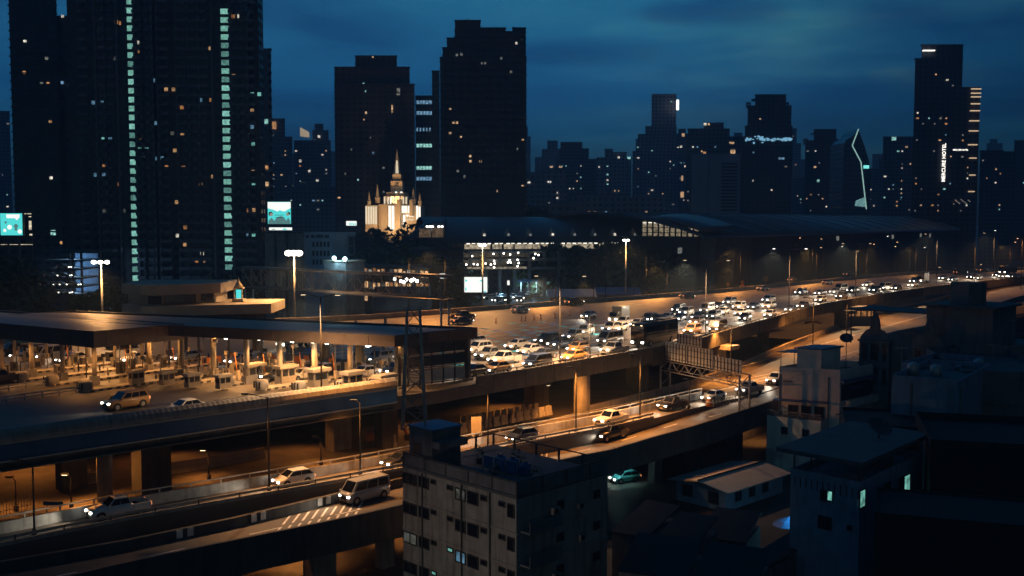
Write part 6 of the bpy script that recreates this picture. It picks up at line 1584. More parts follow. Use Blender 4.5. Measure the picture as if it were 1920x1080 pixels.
mb = MB()
for k in range(5): mb.wallbox(f8, k * f8.len / 4 - .12, k * f8.len / 4 + .12, 10, z8, -.28, 0)
for py in (443, 460, 477): mb.wallbox(f8, 0, f8.len, Pd(640, py, 335).z - .25, Pd(640, py, 335).z, -.28, .1)
mb.build('frame', M['concrete'], t8)
# twin cool floodlights on a dark box
fX = Face(Pd(607, 505, 250).xy, Pd(648, 508, 245).xy); t9 = thing('floodlight_box', 'dark box structure carrying two glaring cool floodlights on its roof', 'building', (fX.a.x, fX.a.y, 0))
zx = Pd(628, 490, 248).z; mb = MB(); mb.wallbox(fX, 0, fX.len, 0, zx, -6, 0); mb.build('wall', M['wall_dark'], t9)
mb = MB(); mb.wallbox(fX, -.2, fX.len + .2, zx, zx + .25, -6.2, .2); mb.build('roof_edge', M['cream'], t9)
for px, py in ((628.5, 484), (648.5, 485.5)):
    s, z = fX.sz(px, py); q = fX.at(s, z, 0.3); mb = MB(); mb.ball(q, .5); mb.build('floodlight', E['floodc'], t9)
    mb = MB(); a = fX.at(s - 1.6, zx + .2, -.6); mb.tube(a, q, .09); mb.build('arm', M['steel'], t9)
    light('POINT', 'lamp_light', q + Vector((0, -.8, .4)), 1500, (.45, .85, 1), t9, .3)
# ---- illuminated boards
def board(label, x0, x1, y0, y1, dist, parts, posts=True, zb=0.0):
    a, b = Pd(x0, (y0 + y1) / 2, dist), Pd(x1, (y0 + y1) / 2, dist); t = thing('billboard', label, 'billboard', (a.x, dist, 0)); Zp = lambda y: Pd((x0 + x1) / 2, y, dist).z; Xp = lambda x: Pd(x, 450, dist).x
    mb = MB(); mb.bx(Xp(x0) - .25, Xp(x1) + .25, dist, dist + .8, Zp(y1) - .25, Zp(y0) + .25); mb.build('frame', M['steel_dark'], t)
    if posts:
        for f_ in (.25, .75): mb = MB(); x = Xp(x0) + (Xp(x1) - Xp(x0)) * f_; mb.tube((x, dist + 1, zb), (x, dist + 1, Zp(y1)), .3, 8); mb.build('post', M['steel_dark'], t)
    lay = 0.0
    for kind, m, pts in parts:
        lay += 0.02; mb = MB(); mm = E.get(m) or M[m]
        if kind == 'r':
            u0, u1, v0, v1 = pts; mb.bx(Xp(u0), Xp(u1), dist - .05 - lay - .02, dist - .05 - lay, Zp(v1), Zp(v0))
        elif kind == 'p':
            f_ = [Vector((Xp(u), dist - .06 - lay, Zp(v))) for u, v in pts]; g_ = [p + Vector((0, .02, 0)) for p in f_]
            mb.face(f_); mb.face(g_[::-1])
        elif kind == 'd':
            for u, v, r_ in pts: mb.tube((Xp(u), dist - .06 - lay, Zp(v)), (Xp(u), dist - .04 - lay, Zp(v)), r_ * dist / FPX, 14)
        mb.build('picture', mm, t)
    return t
board('large white and cyan billboard with two faces beside the huge tower', 503, 546, 378.5, 420, 330, [('r', 'screenc', (503, 546, 378.5, 420)), ('p', 'screen', [(503, 379), (546, 379), (546, 390), (540, 393), (534, 396.5), (525, 394), (521, 396.5), (513, 393), (503, 390.5)]),
  ('p', 'screend', [(504, 420), (504, 414), (510, 408), (515, 414), (520, 407), (528, 405), (534, 408), (537, 414), (541, 408), (545, 414), (545, 420)]), ('d', 'trim', [(508.5, 401, 4.2), (542, 400.5, 3.0)]), ('d', 'skinlit', [(509.5, 402, 3.2), (540, 402, 2.8)]),
  ('r', 'trim', (516, 533, 403, 403.8)), ('r', 'trim', (517, 531, 407.5, 408.2))], zb=0)
board('slim white strip sign below the large billboard', 505, 548, 426.5, 431.5, 329, [('r', 'screen', (505, 548, 426.5, 431.5)), ('p', 'screenc', [(529, 431), (534, 427.5), (540, 431)]), ('r', 'screend', (510, 516, 429, 430.5))])
board('small white sign with teal letters on a low roof', 649.5, 669, 414.5, 423, 340, [('r', 'screen', (649.5, 669, 414.5, 423)), ('r', 'screenc', (655, 656.5, 418, 422)), ('r', 'screenc', (657.5, 659.5, 418, 422)), ('r', 'screenc', (660.5, 661.5, 417, 422)), ('r', 'screenc', (662.5, 665, 419, 422)), ('r', 'screenc', (666, 668, 419, 422))])
board('cyan screen with white shapes at the left edge', 2, 43, 400, 441, 290, [('r', 'screenc', (2, 43, 400, 441)), ('p', 'screen', [(13, 402), (39, 402), (38, 408), (33, 413), (29, 409), (14, 409)]), ('d', 'screend', [(31, 424, 4), (12, 417, 2.2)]), ('d', 'screen', [(38, 434, 4.2), (19, 426, 4.5), (10, 432, 3)]), ('p', 'screend', [(28, 432), (31, 420), (34, 432)])])
t = thing('screen_frame', 'thin lit frame of shop lights right of the cyan screen', 'frame', Pd(50, 440, 292))
mb = MB(); Xp = lambda x: Pd(x, 420, 292).x; Zp = lambda y: Pd(50, y, 292).z
mb.bx(Xp(54), Xp(59), 292, 292.3, Zp(431), Zp(414)); mb.bx(Xp(54.5), Xp(60), 292, 292.3, Zp(441.5), Zp(438.5)); mb.bx(Xp(42), Xp(59), 292, 292.2, Zp(401.5), Zp(400)); mb.bx(Xp(0), Xp(60), 292, 292.2, Zp(459), Zp(458)); mb.bx(Xp(54), Xp(58), 292, 292.3, Zp(407), Zp(405.5)); mb.build('lit_strip', winmat('shop_front', (1, .85, .6), .8), t)
mb = MB(); mb.bx(Xp(59.2), Xp(60.2), 292, 292.6, 0, Zp(400)); mb.bx(Xp(16), Xp(17), 292.5, 292.9, 0, Zp(442)); mb.build('post', M['steel_dark'], t)
board('glaring white screen on a stand beside the car park', 870.5, 913.5, 519.5, 548, 262, [('r', 'screen', (870.5, 913.5, 519.5, 548)), ('p', 'screenc', [(872, 523), (877, 526), (872, 529)]), ('p', 'screenc', [(898, 527), (903, 524), (904, 528)]), ('r', 'screenc', (872, 874.5, 539, 545)), ('r', 'screenc', (906, 912, 545.5, 547.5))], zb=0)
board('small square white sign on a pole near the car park', 824, 835, 513, 522, 275, [('r', 'screen', (824, 835, 513, 522)), ('r', 'screend', (828, 831, 516, 520))])
board('little upright white sign beyond the glaring screen', 951, 955.5, 526, 534.5, 280, [('r', 'screen', (951, 955.5, 526, 534.5))])
# lean-to roofs and blue sheds behind the far barrier
for k, (x0, x1, y0, y1, d, lab, m) in enumerate(((1030, 1116, 545, 556, 262, 'long blue shed roof behind the far barrier, left of the grey one', 'roof_blue'), (1122, 1200, 541, 552, 305, 'pale shed with blue roof edge behind the far barrier', 'roof_blue'), (700, 800, 540, 582, 255, 'dark sloping embankment roof behind the truss bridge', 'roof_flat'))):
    a, b = Pd(x0, y1, d), Pd(x1, y1, d); zt = Pd(x0, y0, d).z; zl = max(0.5, Pd(x0, y1, d).z)
    t = thing('shed', lab, 'shed', (a.x, d, 0)); mb = MB(); mb.bx(a.x, b.x, d, d + 12, 0, zl); mb.build('wall', M['wall_dark'], t)
    mb = MB(); mb.hexa([(a.x - .4, d - .5, zl), (b.x + .4, d - .5, zl), (b.x + .4, d + 12.4, zl), (a.x - .4, d + 12.4, zl), (a.x - .4, d + 5.8, zt), (b.x + .4, d + 5.8, zt), (b.x + .4, d + 6.2, zt), (a.x - .4, d + 6.2, zt)]); mb.build('roof', M[m], t)
import bmesh
HAZE = True
# ================================================================ vehicles
def dup(root, loc, rz=0.0, label=None, group=None, scale=None, color=None):
    def cp(a, b):
        c = a.copy(); COL.objects.link(c); c.parent = b
        if color and c.type == 'MESH': c.color = color
        for k in KIDS.get(a.name, ()): cp(k, c)
        return c
    r = cp(root, None); r.location = loc; r.rotation_euler = (0, 0, rz)
    if label: r['label'] = label
    if group: r['group'] = group
    if scale: r.scale = scale
    return r
def kid(name, mb, m, parent):
    o = mb.build(name, m); o.parent = parent; KIDS.setdefault(parent.name, []).append(o); return o
def ring8(x, w_, z0, z1, inn=0.9):
    return [(x, -w_ * inn, z0), (x, -w_, z0 + (z1 - z0) * .3), (x, -w_, z1 - (z1 - z0) * .22), (x, -w_ * inn, z1), (x, w_ * inn, z1), (x, w_, z1 - (z1 - z0) * .22), (x, w_, z0 + (z1 - z0) * .3), (x, w_ * inn, z0)]
#            length belt roof  base-front roof-front roof-rear base-rear  hw   hwt  bonnet
CARS = dict(
    sedan=(4.6, .95, 1.46, 1.05, .25, -.95, -1.75, .88, .66, .80),
    hatch=(4.1, .98, 1.52, 1.15, .35, -1.35, -1.95, .86, .67, .82),
    suv=(4.8, 1.12, 1.80, 1.15, .40, -1.85, -2.30, .94, .76, 1.02),
    mpv=(4.7, 1.05, 1.78, 1.65, .65, -2.05, -2.28, .90, .74, .92),
    pickup=(5.3, 1.12, 1.80, 1.20, .50, -.62, -.95, .94, .74, 1.04),
    van=(5.3, 1.20, 2.25, 2.35, 1.55, -2.50, -2.62, .95, .80, 1.08),
)
def quadn(mb, p, off, m=0):
    a, b, c, d = [Vector(q) for q in p]; n = (b - a).cross(d - a).normalized() * off
    mb.face([a + n, b + n, c + n, d + n], m)
def car(kind, far):
    ln, zb_, zr, xa, xr, xc, xd, hw, ht, zbon = CARS[kind]; f = ln / 2
    t = thing('parked', '', 'car')
    t.name = {'sedan': 'sedan_car', 'hatch': 'hatchback_car', 'suv': 'suv_car', 'mpv': 'minivan_car', 'pickup': 'pickup_truck', 'van': 'minibus'}[kind]
    t['category'] = {'pickup': 'pickup', 'van': 'van'}.get(kind, 'car')
    mb = MB()
    xe = xd - .12 if kind == 'pickup' else -f
    tail = [(-f + .12, hw * .95, .32, zb_ - .04), (-f, hw * .84, .42, zb_ - .14)] if kind != 'pickup' else [(xe, hw, .26, zb_)]
    st = [(f, hw * .78, .36, zbon - .26), (f - .14, hw * .93, .26, zbon - .10), (f - .7, hw, .22, zbon), (xa, hw, .22, zb_), (0, hw * 1.01, .22, zb_ + .01), (xd + .1, hw, .22, zb_)] + tail
    st = sorted(st, key=lambda q: -q[0])
    mb.loft([ring8(*q) for q in st][::-1])
    # cabin shell
    lo = [(xa, zb_, hw * .9), (xd, zb_, hw * .9)]
    pts = []
    for x, z, y in ((xa, zb_ - .03, hw * .92), (xr, zr, ht), (xc, zr, ht), (xd, zb_ - .03, hw * .92)): pts.append((x, z, y))
    L_ = [Vector((x, -y, z)) for x, z, y in pts]; R_ = [Vector((x, y, z)) for x, z, y in pts]
    mid = lambda a, b: (a + b) / 2
    crown = Vector((0, 0, .06))
    rm = [Vector(((xr * .85 + xc * .15), 0, zr)) + crown, Vector(((xr * .15 + xc * .85), 0, zr)) + crown]
    mb.face([L_[1], rm[0], rm[1], L_[2]][::-1], 0, True); mb.face([R_[2], rm[1], rm[0], R_[1]][::-1], 0, True); mb.face([L_[1], R_[1], rm[0]], 0, True); mb.face([R_[2], L_[2], rm[1]], 0, True)
    mb.face([L_[0], L_[1], L_[2], L_[3]][::-1]); mb.face([R_[0], R_[1], R_[2], R_[3]]); mb.face([L_[0], R_[0], R_[1], L_[1]]); mb.face([L_[3], L_[2], R_[2], R_[3]])
    if kind == 'pickup':
        for sgn in (-1, 1): mb.bx(-f, xe, sgn * hw * .985 - .06, sgn * hw * .985 + .06, .34, zb_ - .04)
        mb.bx(-f - .01, -f + .08, -hw * .98, hw * .98, .45, zb_ - .05); mb.bx(-f + .08, xe, -hw * .95, hw * .95, .34, .62, 1)
    if kind == 'van':
        mb.bx(xa + .0, f - .02, -hw * .7, hw * .7, zbon - .3, zbon - .02)
    # wheel arches
    wx = (f - .88, -f + .95); wr = .34 if kind in ('sedan', 'hatch', 'mpv') else .39
    for x in wx:
        for sgn in (-1, 1): mb.tube((x, sgn * (hw - .2), wr), (x, sgn * (hw + .012), wr), wr + .07, 12, 1)
    kid('body', mb, [M['paint'], M['trim']], t)
    mb = MB(); g = lambda a, b, f_: a + (b - a) * f_
    quadn(mb, [g(g(L_[0], R_[0], .06), g(L_[1], R_[1], .06), .12), g(g(R_[0], L_[0], .06), g(R_[1], L_[1], .06), .12), g(g(R_[0], L_[0], .07), g(R_[1], L_[1], .07), .93), g(g(L_[0], R_[0], .07), g(L_[1], R_[1], .07), .93)], .012)
    kid('windscreen', mb, M['glass'], t)
    mb = MB(); quadn(mb, [g(g(L_[3], R_[3], .08), g(L_[2], R_[2], .08), .9), g(g(R_[3], L_[3], .08), g(R_[2], L_[2], .08), .9), g(g(R_[3], L_[3], .07), g(R_[2], L_[2], .07), .2), g(g(L_[3], R_[3], .07), g(L_[2], R_[2], .07), .2)], .012)
    kid('rear_window', mb, M['glass'], t)
    for S, flip in ((L_, 0), (R_, 1)):
        mb = MB(); n = 3 if kind in ('van', 'suv', 'mpv') else 2
        for k in range(n):
            a, b = .05 + .92 * k / n + .012, .05 + .92 * (k + 1) / n - .012
            q = [g(g(S[0], S[3], a), g(S[1], S[2], a), .16), g(g(S[0], S[3], b), g(S[1], S[2], b), .16), g(g(S[0], S[3], b), g(S[1], S[2], b), .86), g(g(S[0], S[3], a), g(S[1], S[2], a), .86)]
            quadn(mb, q if flip else q, -.012 if not flip else -.012) if False else mb.face([p + Vector((0, .012 if flip else -.012, .003)) for p in q])
        kid('side_window', mb, M['glass'], t)
    for x in wx:
        for sgn in (-1, 1):
            mb = MB(); mb.tube((x, sgn * (hw - .2), wr), (x, sgn * (hw + .03), wr), wr, 14); wh_ = kid('wheel', mb, M['tyre'], t)
            if not far: mb = MB(); mb.tube((x, sgn * (hw + .028), wr), (x, sgn * (hw + .045), wr), wr * .62, 10); kid('rim', mb, M['rim'], wh_)
    for sgn in (-1, 1):
        mb = MB(); y = sgn * hw * .66; zl = zbon - .22
        mb.loft([[(f - .12, y - .19, zl - .09), (f - .12, y + .19, zl - .09), (f - .12, y + .19, zl + .09), (f - .12, y - .19, zl + .09)], [(f + .03, y - .15, zl - .07), (f + .03, y + .15, zl - .07), (f + .01, y + .15, zl + .06), (f + .01, y - .15, zl + .06)]])
        kid('headlight', mb, E['head'], t)
        mb = MB(); y = sgn * hw * (.72 if kind != 'pickup' else .9); mb.box((-f + .0, y, zb_ - .2), (.06, .26 if kind != 'van' else .14, .16 if kind in ('sedan', 'hatch') else .3)); kid('tail_light', mb, E['tail'], t)
    if not far:
        mb = MB(); mb.bx(f - .02, f + .035, -hw * .42, hw * .42, .5, zbon - .2); mb.bx(f - .04, f + .03, -hw * .5, hw * .5, .3, .42); kid('grille', mb, M['trim'], t)
        for sgn in (-1, 1): mb = MB(); mb.box((xa - .12, sgn * (hw + .08), zb_ + .06), (.16, .2, .14)); kid('wing_mirror', mb, M['paint'], t)
        mb = MB(); mb.bx(f + .036, f + .05, -.24, .24, .44, .55); kid('number_plate', mb, M['cream'], t)
    return t
def bigbox(kind):
    t = thing({'bus': 'coach_bus', 'boxtruck': 'box_truck', 'tbus': 'city_bus'}[kind], '', {'boxtruck': 'truck'}.get(kind, 'bus'))
    if kind == 'boxtruck':
        mb = MB(); mb.bx(.9, 2.75, -.95, .95, .45, 1.25); mb.hexa([(.9, -.93, 1.25), (2.75, -.93, 1.25), (2.75, .93, 1.25), (.9, .93, 1.25), (.95, -.85, 2.2), (2.35, -.85, 2.2), (2.35, .85, 2.2), (.95, .85, 2.2)]); kid('cab', mb, M['paint'], t)
        mb = MB(); mb.bx(-2.8, .8, -1.05, 1.05, .75, 3.05); mb.bx(-2.8, .82, -1.08, 1.08, 3.05, 3.12); mb.bx(.3, 1.6, -.9, .9, 2.75, 3.1) if False else None
        kid('cargo_box', mb, M['paint'], t)
        mb = MB(); mb.hexa([(2.74, -.8, 1.32), (2.77, -.8, 1.3), (2.77, .8, 1.3), (2.74, .8, 1.32), (2.37, -.72, 2.12), (2.41, -.72, 2.12), (2.41, .72, 2.12), (2.37, .72, 2.12)]); kid('windscreen', mb, M['glass'], t)
        for s in (-1, 1): mb = MB(); mb.hexa([(1.4, s * .925, 1.32), (2.5, s * .925, 1.32), (2.5, s * .945, 1.3), (1.4, s * .945, 1.3), (1.4, s * .87, 2.05), (2.25, s * .87, 2.05), (2.25, s * .89, 2.05), (1.4, s * .89, 2.05)]); kid('side_window', mb, M['glass'], t)
        wx, hw, wr, fx, zl = (1.9, -1.9), .95, .45, 2.75, .8
    else:
        h = 3.8 if kind == 'bus' else 3.0; l_ = 6.0
        mb = MB(); r = lambda x, w_, a, b: ring8(x, w_, a, b, .92)
        mb.loft([r(-l_, 1.2, .4, h - .1), r(-l_ + .1, 1.25, .35, h), r(l_ - .3, 1.25, .35, h), r(l_, 1.18, .4, h - .25)], sm=False); mb.bx(-4.5, -1.5, -.7, .7, h, h + .18); mb.bx(.5, 3, -.7, .7, h, h + .18); kid('body', mb, M['paint'], t)
        for s in (-1, 1): 
            mb = MB()
            for k in range(7): mb.bx(-5.6 + k * 1.56, -5.6 + k * 1.56 + 1.5, s * 1.256 - .008, s * 1.256 + .008, 1.35, h - .55)
            kid('side_window', mb, M['glass'], t)
        mb = MB(); mb.bx(l_ + .0, l_ + .03, -1.08, 1.08, 1.3, h - .4); kid('windscreen', mb, M['glass'], t)
        if kind == 'bus':
            mb = MB()
            for x in (-.7, .7): mb.bx(l_ + .01, l_ + .06, x - .1, x + .1, h - .35, h - .25)
            kid('marker_light', mb, E['bulbw'], t)
        wx, hw, wr, fx, zl = (3.9, -3.6), 1.22, .5, l_, .85
    for x in wx:
        for s in (-1, 1): mb = MB(); mb.tube((x, s * (hw - .3), wr), (x, s * (hw + .05), wr), wr, 14); w_ = kid('wheel', mb, M['tyre'], t); mb = MB(); mb.tube((x, s * (hw + .04), wr), (x, s * (hw + .07), wr), wr * .55, 10); kid('rim', mb, M['rim'], w_)
    for s in (-1, 1):
        mb = MB(); mb.box((fx + .02, s * hw * .72, zl), (.12, .42, .28)); kid('headlight', mb, E['head'], t)
        mb = MB(); mb.box((-fx if kind != 'boxtruck' else -2.82, s * hw * .8, 1.0), (.06, .2, .3)); kid('tail_light', mb, E['tail'], t)
    return t
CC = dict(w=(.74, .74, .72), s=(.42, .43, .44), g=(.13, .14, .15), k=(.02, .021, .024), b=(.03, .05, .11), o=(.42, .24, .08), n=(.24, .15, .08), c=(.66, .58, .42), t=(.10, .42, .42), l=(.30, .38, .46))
PROTO = {}
BEAM = {}
def place(kind, col, x, y, line, label, group, z=None, rev=False, beam=1.0, yaw=None):
    z = ZU if z is None else z
    p = P(x, y, z)
    if yaw is None:
        _, _, d = near(line, p.xy); a = math.atan2(d.y, d.x) + (0 if rev else math.pi)
    else: a = yaw
    far = p.y > 250 and kind in CARS
    key = (kind, far); c = (*CC[col], 1)
    if key not in PROTO:
        r = car(kind, far) if kind in CARS else bigbox(kind); PROTO[key] = r
        r.location = p; r.rotation_euler = (0, 0, a); r['label'] = label; r['group'] = group
        def paintit(o):
            for k in KIDS.get(o.name, ()): k.color = c; paintit(k)
        paintit(r)
    else: r = dup(PROTO[key], p, a, label, group, None, c)
    if beam and not rev:
        f = {'bus': 6.1, 'tbus': 6.1, 'boxtruck': 2.9}.get(kind) or CARS[kind][0] / 2 + .1
        h = Vector((math.cos(a), math.sin(a), 0)); q = p + h * f + Vector((0, 0, .75))
        light('SPOT', 'headlight_beam', q, 2000 * beam, (1, .86, .66), None, .25, 70, h + Vector((0, 0, -.16)), .9)
    return r
UIN = NE_R
GI = 'cars jammed on the near side of the expressway'
for s in '''hatch w 890 647 white hatchback half hidden behind the right end of the toll canopy
suv w 897 662 white SUV at the toll canopy corner, beside the grey pickup
pickup g 920 673 dark grey pickup between white SUV and white single cab pickup near the canopy
pickup w 945 682 white pickup with loaded bed near the toll canopy
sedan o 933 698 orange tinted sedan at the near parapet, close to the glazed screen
sedan k 889 704 black sedan mostly hidden by the near parapet beside the glazed screen
sedan w 970 653 white sedan nearest the painted lanes, behind the silver sedan
sedan s 994 663 silver sedan just right of the white sedan by the painted lanes
suv k 1026 645 black SUV beside the painted lanes, in front of the dark pickup
sedan k 1020 672 black sedan in the middle of the jam, above the dark minivan
mpv b 1008 688 dark blue minivan touching the near parapet left of the tall lamp pole
pickup b 1052 652 dark blue pickup crossed by the tall lamp pole
suv w 1097 628 white SUV at the head of the white pair beside the painted lanes
pickup w 1078 637 white double cab pickup behind the dark blue pickup
hatch o 1084 659 gold hatchback above the orange taxi by the near parapet
sedan o 1076 675 orange taxi sedan against the near parapet right of the tall pole
sedan s 1104 596 lone silver sedan on the open painted lanes
pickup w 1170 611 white pickup right behind the cream box truck
suv s 1146 622 silver SUV with dark bonnet above the tall roofed minibus
hatch w 1163 620 small white hatchback between silver SUV and the coach
van s 1144 646 silver minibus with pale raised roof in front of the coach
pickup s 1151 663 silver pickup against the near parapet below the minibus
sedan s 1196 612 silver sedan just behind the coach roof at its left
suv k 1217 604 black SUV just above the coach roof
sedan b 1235 603 dark blue sedan peeping over the coach roof
sedan w 1252 600 white sedan above the rear half of the coach
sedan b 1275 601 blue sedan beside the rear of the coach
suv w 1287 591 white SUV behind the big black van
mpv k 1272 585 big black van alone on the far inner lane
van w 1326 587 white minibus in the dense part of the jam above the brown SUV
sedan k 1310 598 black sedan left of the white minibus, in the dense jam
sedan o 1307 607 gold sedan right of the coach tail
suv n 1298 626 large brown SUV with bright headlights behind the coach
suv s 1338 598 silver SUV above the teal roofed van
hatch s 1337 609 silver hatchback squeezed behind the brown SUV
van k 1346 623 black van with pale teal roof at the near parapet
suv w 1368 571 white SUV at the upper left of the dense bunch
sedan k 1346 578 black sedan half hidden behind the white minibus
sedan w 1356 589 white sedan right of the white minibus
suv w 1386 580 white SUV in the middle of the dense bunch
sedan w 1389 591 white sedan just behind the black hatchback with glaring headlights
hatch k 1397 601 black hatchback with glaring headlights and reflections on the road
sedan b 1413 579 dark blue sedan between the white SUVs
suv w 1441 567 white SUV, upper one of two nearly overlapping
suv w 1442 579 white SUV, lower one of two nearly overlapping
sedan s 1444 594 silver sedan below the two overlapping white SUVs
sedan b 1483 584 dark sedan hugging the near parapet right of the dense bunch
sedan n 1506 577 tan sedan hugging the near parapet ahead of the dark sedan
suv b 1502 553 dark blue SUV with dazzling headlights on the inner lane
sedan g 1538 553 grey sedan above the pale hatchback on the distant lanes
hatch c 1539 566 pale hatchback at the near parapet of the distant lanes
van o 1577 547 gold minibus on the distant lanes
sedan w 1566 550 white sedan in front of the gold minibus
suv k 1578 560 black SUV at the near parapet below the gold minibus
suv k 1599 549 black SUV right of the gold minibus
sedan w 1627 537 white sedan left of the cream minibus far along the road
suv b 1640 548 dark blue SUV in front of the cream minibus
van c 1659 544 cream minibus far along the expressway
sedan k 1681 543 black sedan right behind the cream minibus
pickup k 1716 531 black pickup beside the distant brown truck
hatch s 1712 538 silver hatchback below the distant black pickup
sedan b 1769 524 dark blue sedan at the far bend, left of two
sedan k 1787 527 black sedan at the far bend, right of two
suv k 1822 523 black SUV with twin dazzling lights at the far bend
hatch g 1834 524 grey hatchback right of the dazzling SUV at the far bend
sedan k 1869 518 black sedan beside the distant dark bus
suv g 1881 522 grey SUV in front of the distant dark bus
sedan k 1899 521 black sedan at the right edge of the expressway'''.split('\n'):
    k, c, x, y, lab = s.split(' ', 4); place(k, c, float(x), float(y), UIN, lab, GI, beam=1.0 if float(x) < 1500 else .8)  # orange tinted sedan has orange lamplight put into its body colour
place('boxtruck', 'c', 1160, 604, UIN, 'cream box truck on the inner lane of the jam', GI)
place('bus', 'k', 1228, 645, UIN, 'long dark coach bus against the near parapet', GI)
place('boxtruck', 'n', 1729, 530, UIN, 'brown box truck far along the expressway', GI, beam=.5)
place('tbus', 'k', 1890, 513, UIN, 'dark bus near the right end of the expressway', GI, beam=.5)
GO = 'cars driving away on the far carriageway'
for s in '''pickup k 868 599 black pickup driving away, upper of two beside the toll canopy
sedan b 866 607 dark blue sedan driving away, lower of two beside the toll canopy
hatch w 975 586 white hatchback driving away on the empty far carriageway
suv k 1077 572 black SUV with orange tail lights near the far parapet
sedan k 1288 559 black sedan with tail lights near the far parapet, right of the grey shed
sedan s 1430 545 silver sedan driving away below the orange diamond sign
sedan k 1486 528 black sedan close to the far parapet beyond the diamond sign
sedan s 1551 533 silver sedan driving away, rightmost pale one on the far carriageway
van k 1801 515 black van driving away near the far bend
pickup o 1842 510 tow truck like orange pickup with amber lights at the far bend
sedan g 1590 517 grey sedan driving away very close to the distant far parapet'''.split('\n'):
    k, c, x, y, lab = s.split(' ', 4); place(k, c, float(x), float(y), U_FAR, lab, GO, rev=True)
yawP = RZ + math.pi
GP = 'vehicles at the toll plaza'
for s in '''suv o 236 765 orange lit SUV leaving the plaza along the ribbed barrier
sedan w 347 775 white sedan whose roof just shows over the ribbed barrier
tbus t 80 646 teal sided bus behind the left end of the toll canopy
pickup k 24 665 black pickup below the teal bus at the left edge
sedan s 52 672 silver sedan in a lane below the teal bus
van w 98 676 white minibus in a lane between the left canopy columns
sedan w 138 680 white sedan nose out between left canopy columns
pickup k 228 652 black pickup with raised load behind the corner of the left canopy
sedan w 256 679 white sedan under the corner of the left canopy
sedan l 350 676 pale blue sedan waiting beside the toll staff
sedan s 452 682 silver sedan left of the leftmost big toll booth
suv k 512 713 black SUV at the toll booth by the thick white column
sedan w 567 712 white sedan passing a toll booth, right of the black SUV
boxtruck c 552 652 cream box truck behind the toll booths
sedan w 604 702 white sedan between two toll booths
suv b 711 681 dark blue SUV behind the rightmost toll booths
sedan w 683 707 white sedan by the end of the ribbed barrier
pickup k 640 697 black pickup waiting right of a toll booth
sedan k 743 700 black sedan behind the dark column of the screen
pickup k -4 720 black vehicle with tail light at the very left edge of the plaza'''.split('\n'):
    k, c, x, y, lab = s.split(' ', 4); place(k, c, float(x), float(y), UIN, lab, GP, yaw=yawP if k != 'tbus' else math.pi + .15, beam=.2)  # orange lit SUV carries the lamplight as its body colour
GR_ = 'vehicles on the ramps below the expressway'
for s in '''pickup w 222 967 pale pickup on the upper ramp at the lower left
hatch w 551 908 white hatchback on the upper ramp left of the apartment block
sedan k 753 873 dark sedan with bright headlight emerging beside the apartment block
hatch b 979 826 dark blue hatchback on the upper ramp above the apartment roof
pickup w 1145 795 white pickup on the upper ramp
pickup k 1260 767 black pickup on the upper ramp left of the gantry
sedan w 1338 750 white sedan on the upper ramp below the gantry
pickup s 1405 737 silver pickup on the upper ramp at the gantry leg
suv w 1455 719 white SUV partly hidden behind the white house'''.split('\n'):
    k, c, x, y, lab = s.split(' ', 4); place(k, c, float(x), float(y), A_C, lab, GR_, z=ZA, beam=.7)
place('van', 's', 684, 937, B_FAR, 'silver minibus on the lower ramp beside the apartment block', GR_, z=7.0, beam=.5)
place('pickup', 'k', 1143, 823, B_FAR, 'black pickup on the lower ramp below the white pickup', GR_, z=7.1, beam=.6)
place('hatch', 't', 1172, 903, B_FAR, 'teal lit hatchback on the street under the lower ramp', 'vehicles on the ground street', z=0.01, rev=True, yaw=math.pi + .45)  # white car coloured teal, the teal light put into its paint
place('pickup', 'k', 1866, 614, C_PL, 'dark vehicle with dazzling headlights on the street at the right edge', 'vehicles on the ground street', z=3.0, beam=.4)
# cars on the garage decks and in the small car park
D_, ys_ = GAR; kk = 0
for y, xs in ((505, (122, )), (521, (100, 122)), (538, (92, 104, 116, 140)), (553, (102, 112, 124))):
    for x in xs:
        zz = Pd(100, y, D_).z + .11; q = Pd(x, y, D_ + 3); c = (*CC['wsgws'[kk % 5]], 1)
        dup(PROTO[('sedan', True)], (q.x, D_ + 2.2, zz), -0.25 + (kk % 3) * .1, f'{ORD[kk]} small car on the blue lit garage decks, counted from the top deck', 'cars in the parking garage', None, c); kk += 1
for k, (x, y) in enumerate(((920, 561), (930, 558), (941, 560), (951, 557), (962, 560), (973, 556), (985, 561), (992, 556), (936, 566), (975, 566), (1000, 559), (950, 565))):
    q = P(x, y, 11.5); dup(PROTO[('sedan', True)], q, R(200 + (k * 37) % 90), f'{ORD[k]} car in the crowded lot behind the far barrier, roughly left to right', 'cars in the lot behind the far barrier', None, (*CC['wksgwbkwsgkw'[k]], 1))
a, b = P(905, 571, 11.45), P(1012, 571, 11.45); mb = MB(); mb.prism([Vector((a.x - 4, a.y - 3)), Vector((b.x + 6, b.y - 2)), Vector((b.x + 10, b.y + 40)), Vector((a.x - 8, a.y + 40))], 9.5, 11.45)
struct(mb.build('car_park', M['asphalt']))
t = thing('fuel_canopy', 'small blue lit canopy at the right end of the lot behind the barrier', 'canopy', P(992, 556, 11.5)); q = P(992, 556, 11.5)
mb = MB(); mb.box((q.x, q.y + 6, q.z + 4.6), (7, 5, .7)); mb.build('roof', M['roof_blue'], t)
for s in (-2.5, 2.5): mb = MB(); mb.tube((q.x + s, q.y + 6, q.z), (q.x + s, q.y + 6, q.z + 4.3), .18); mb.build('column', M['cream'], t)
light('POINT', 'lamp_light', (q.x - 1, q.y + 5, q.z + 3.6), 5000, (.4, .75, 1), t, .4)
q2 = P(938, 560, 11.5); light('POINT', 'screen_spill', (q2.x, q2.y + 1, q2.z + 3), 1300, (.4, .75, 1), t, 1.0)

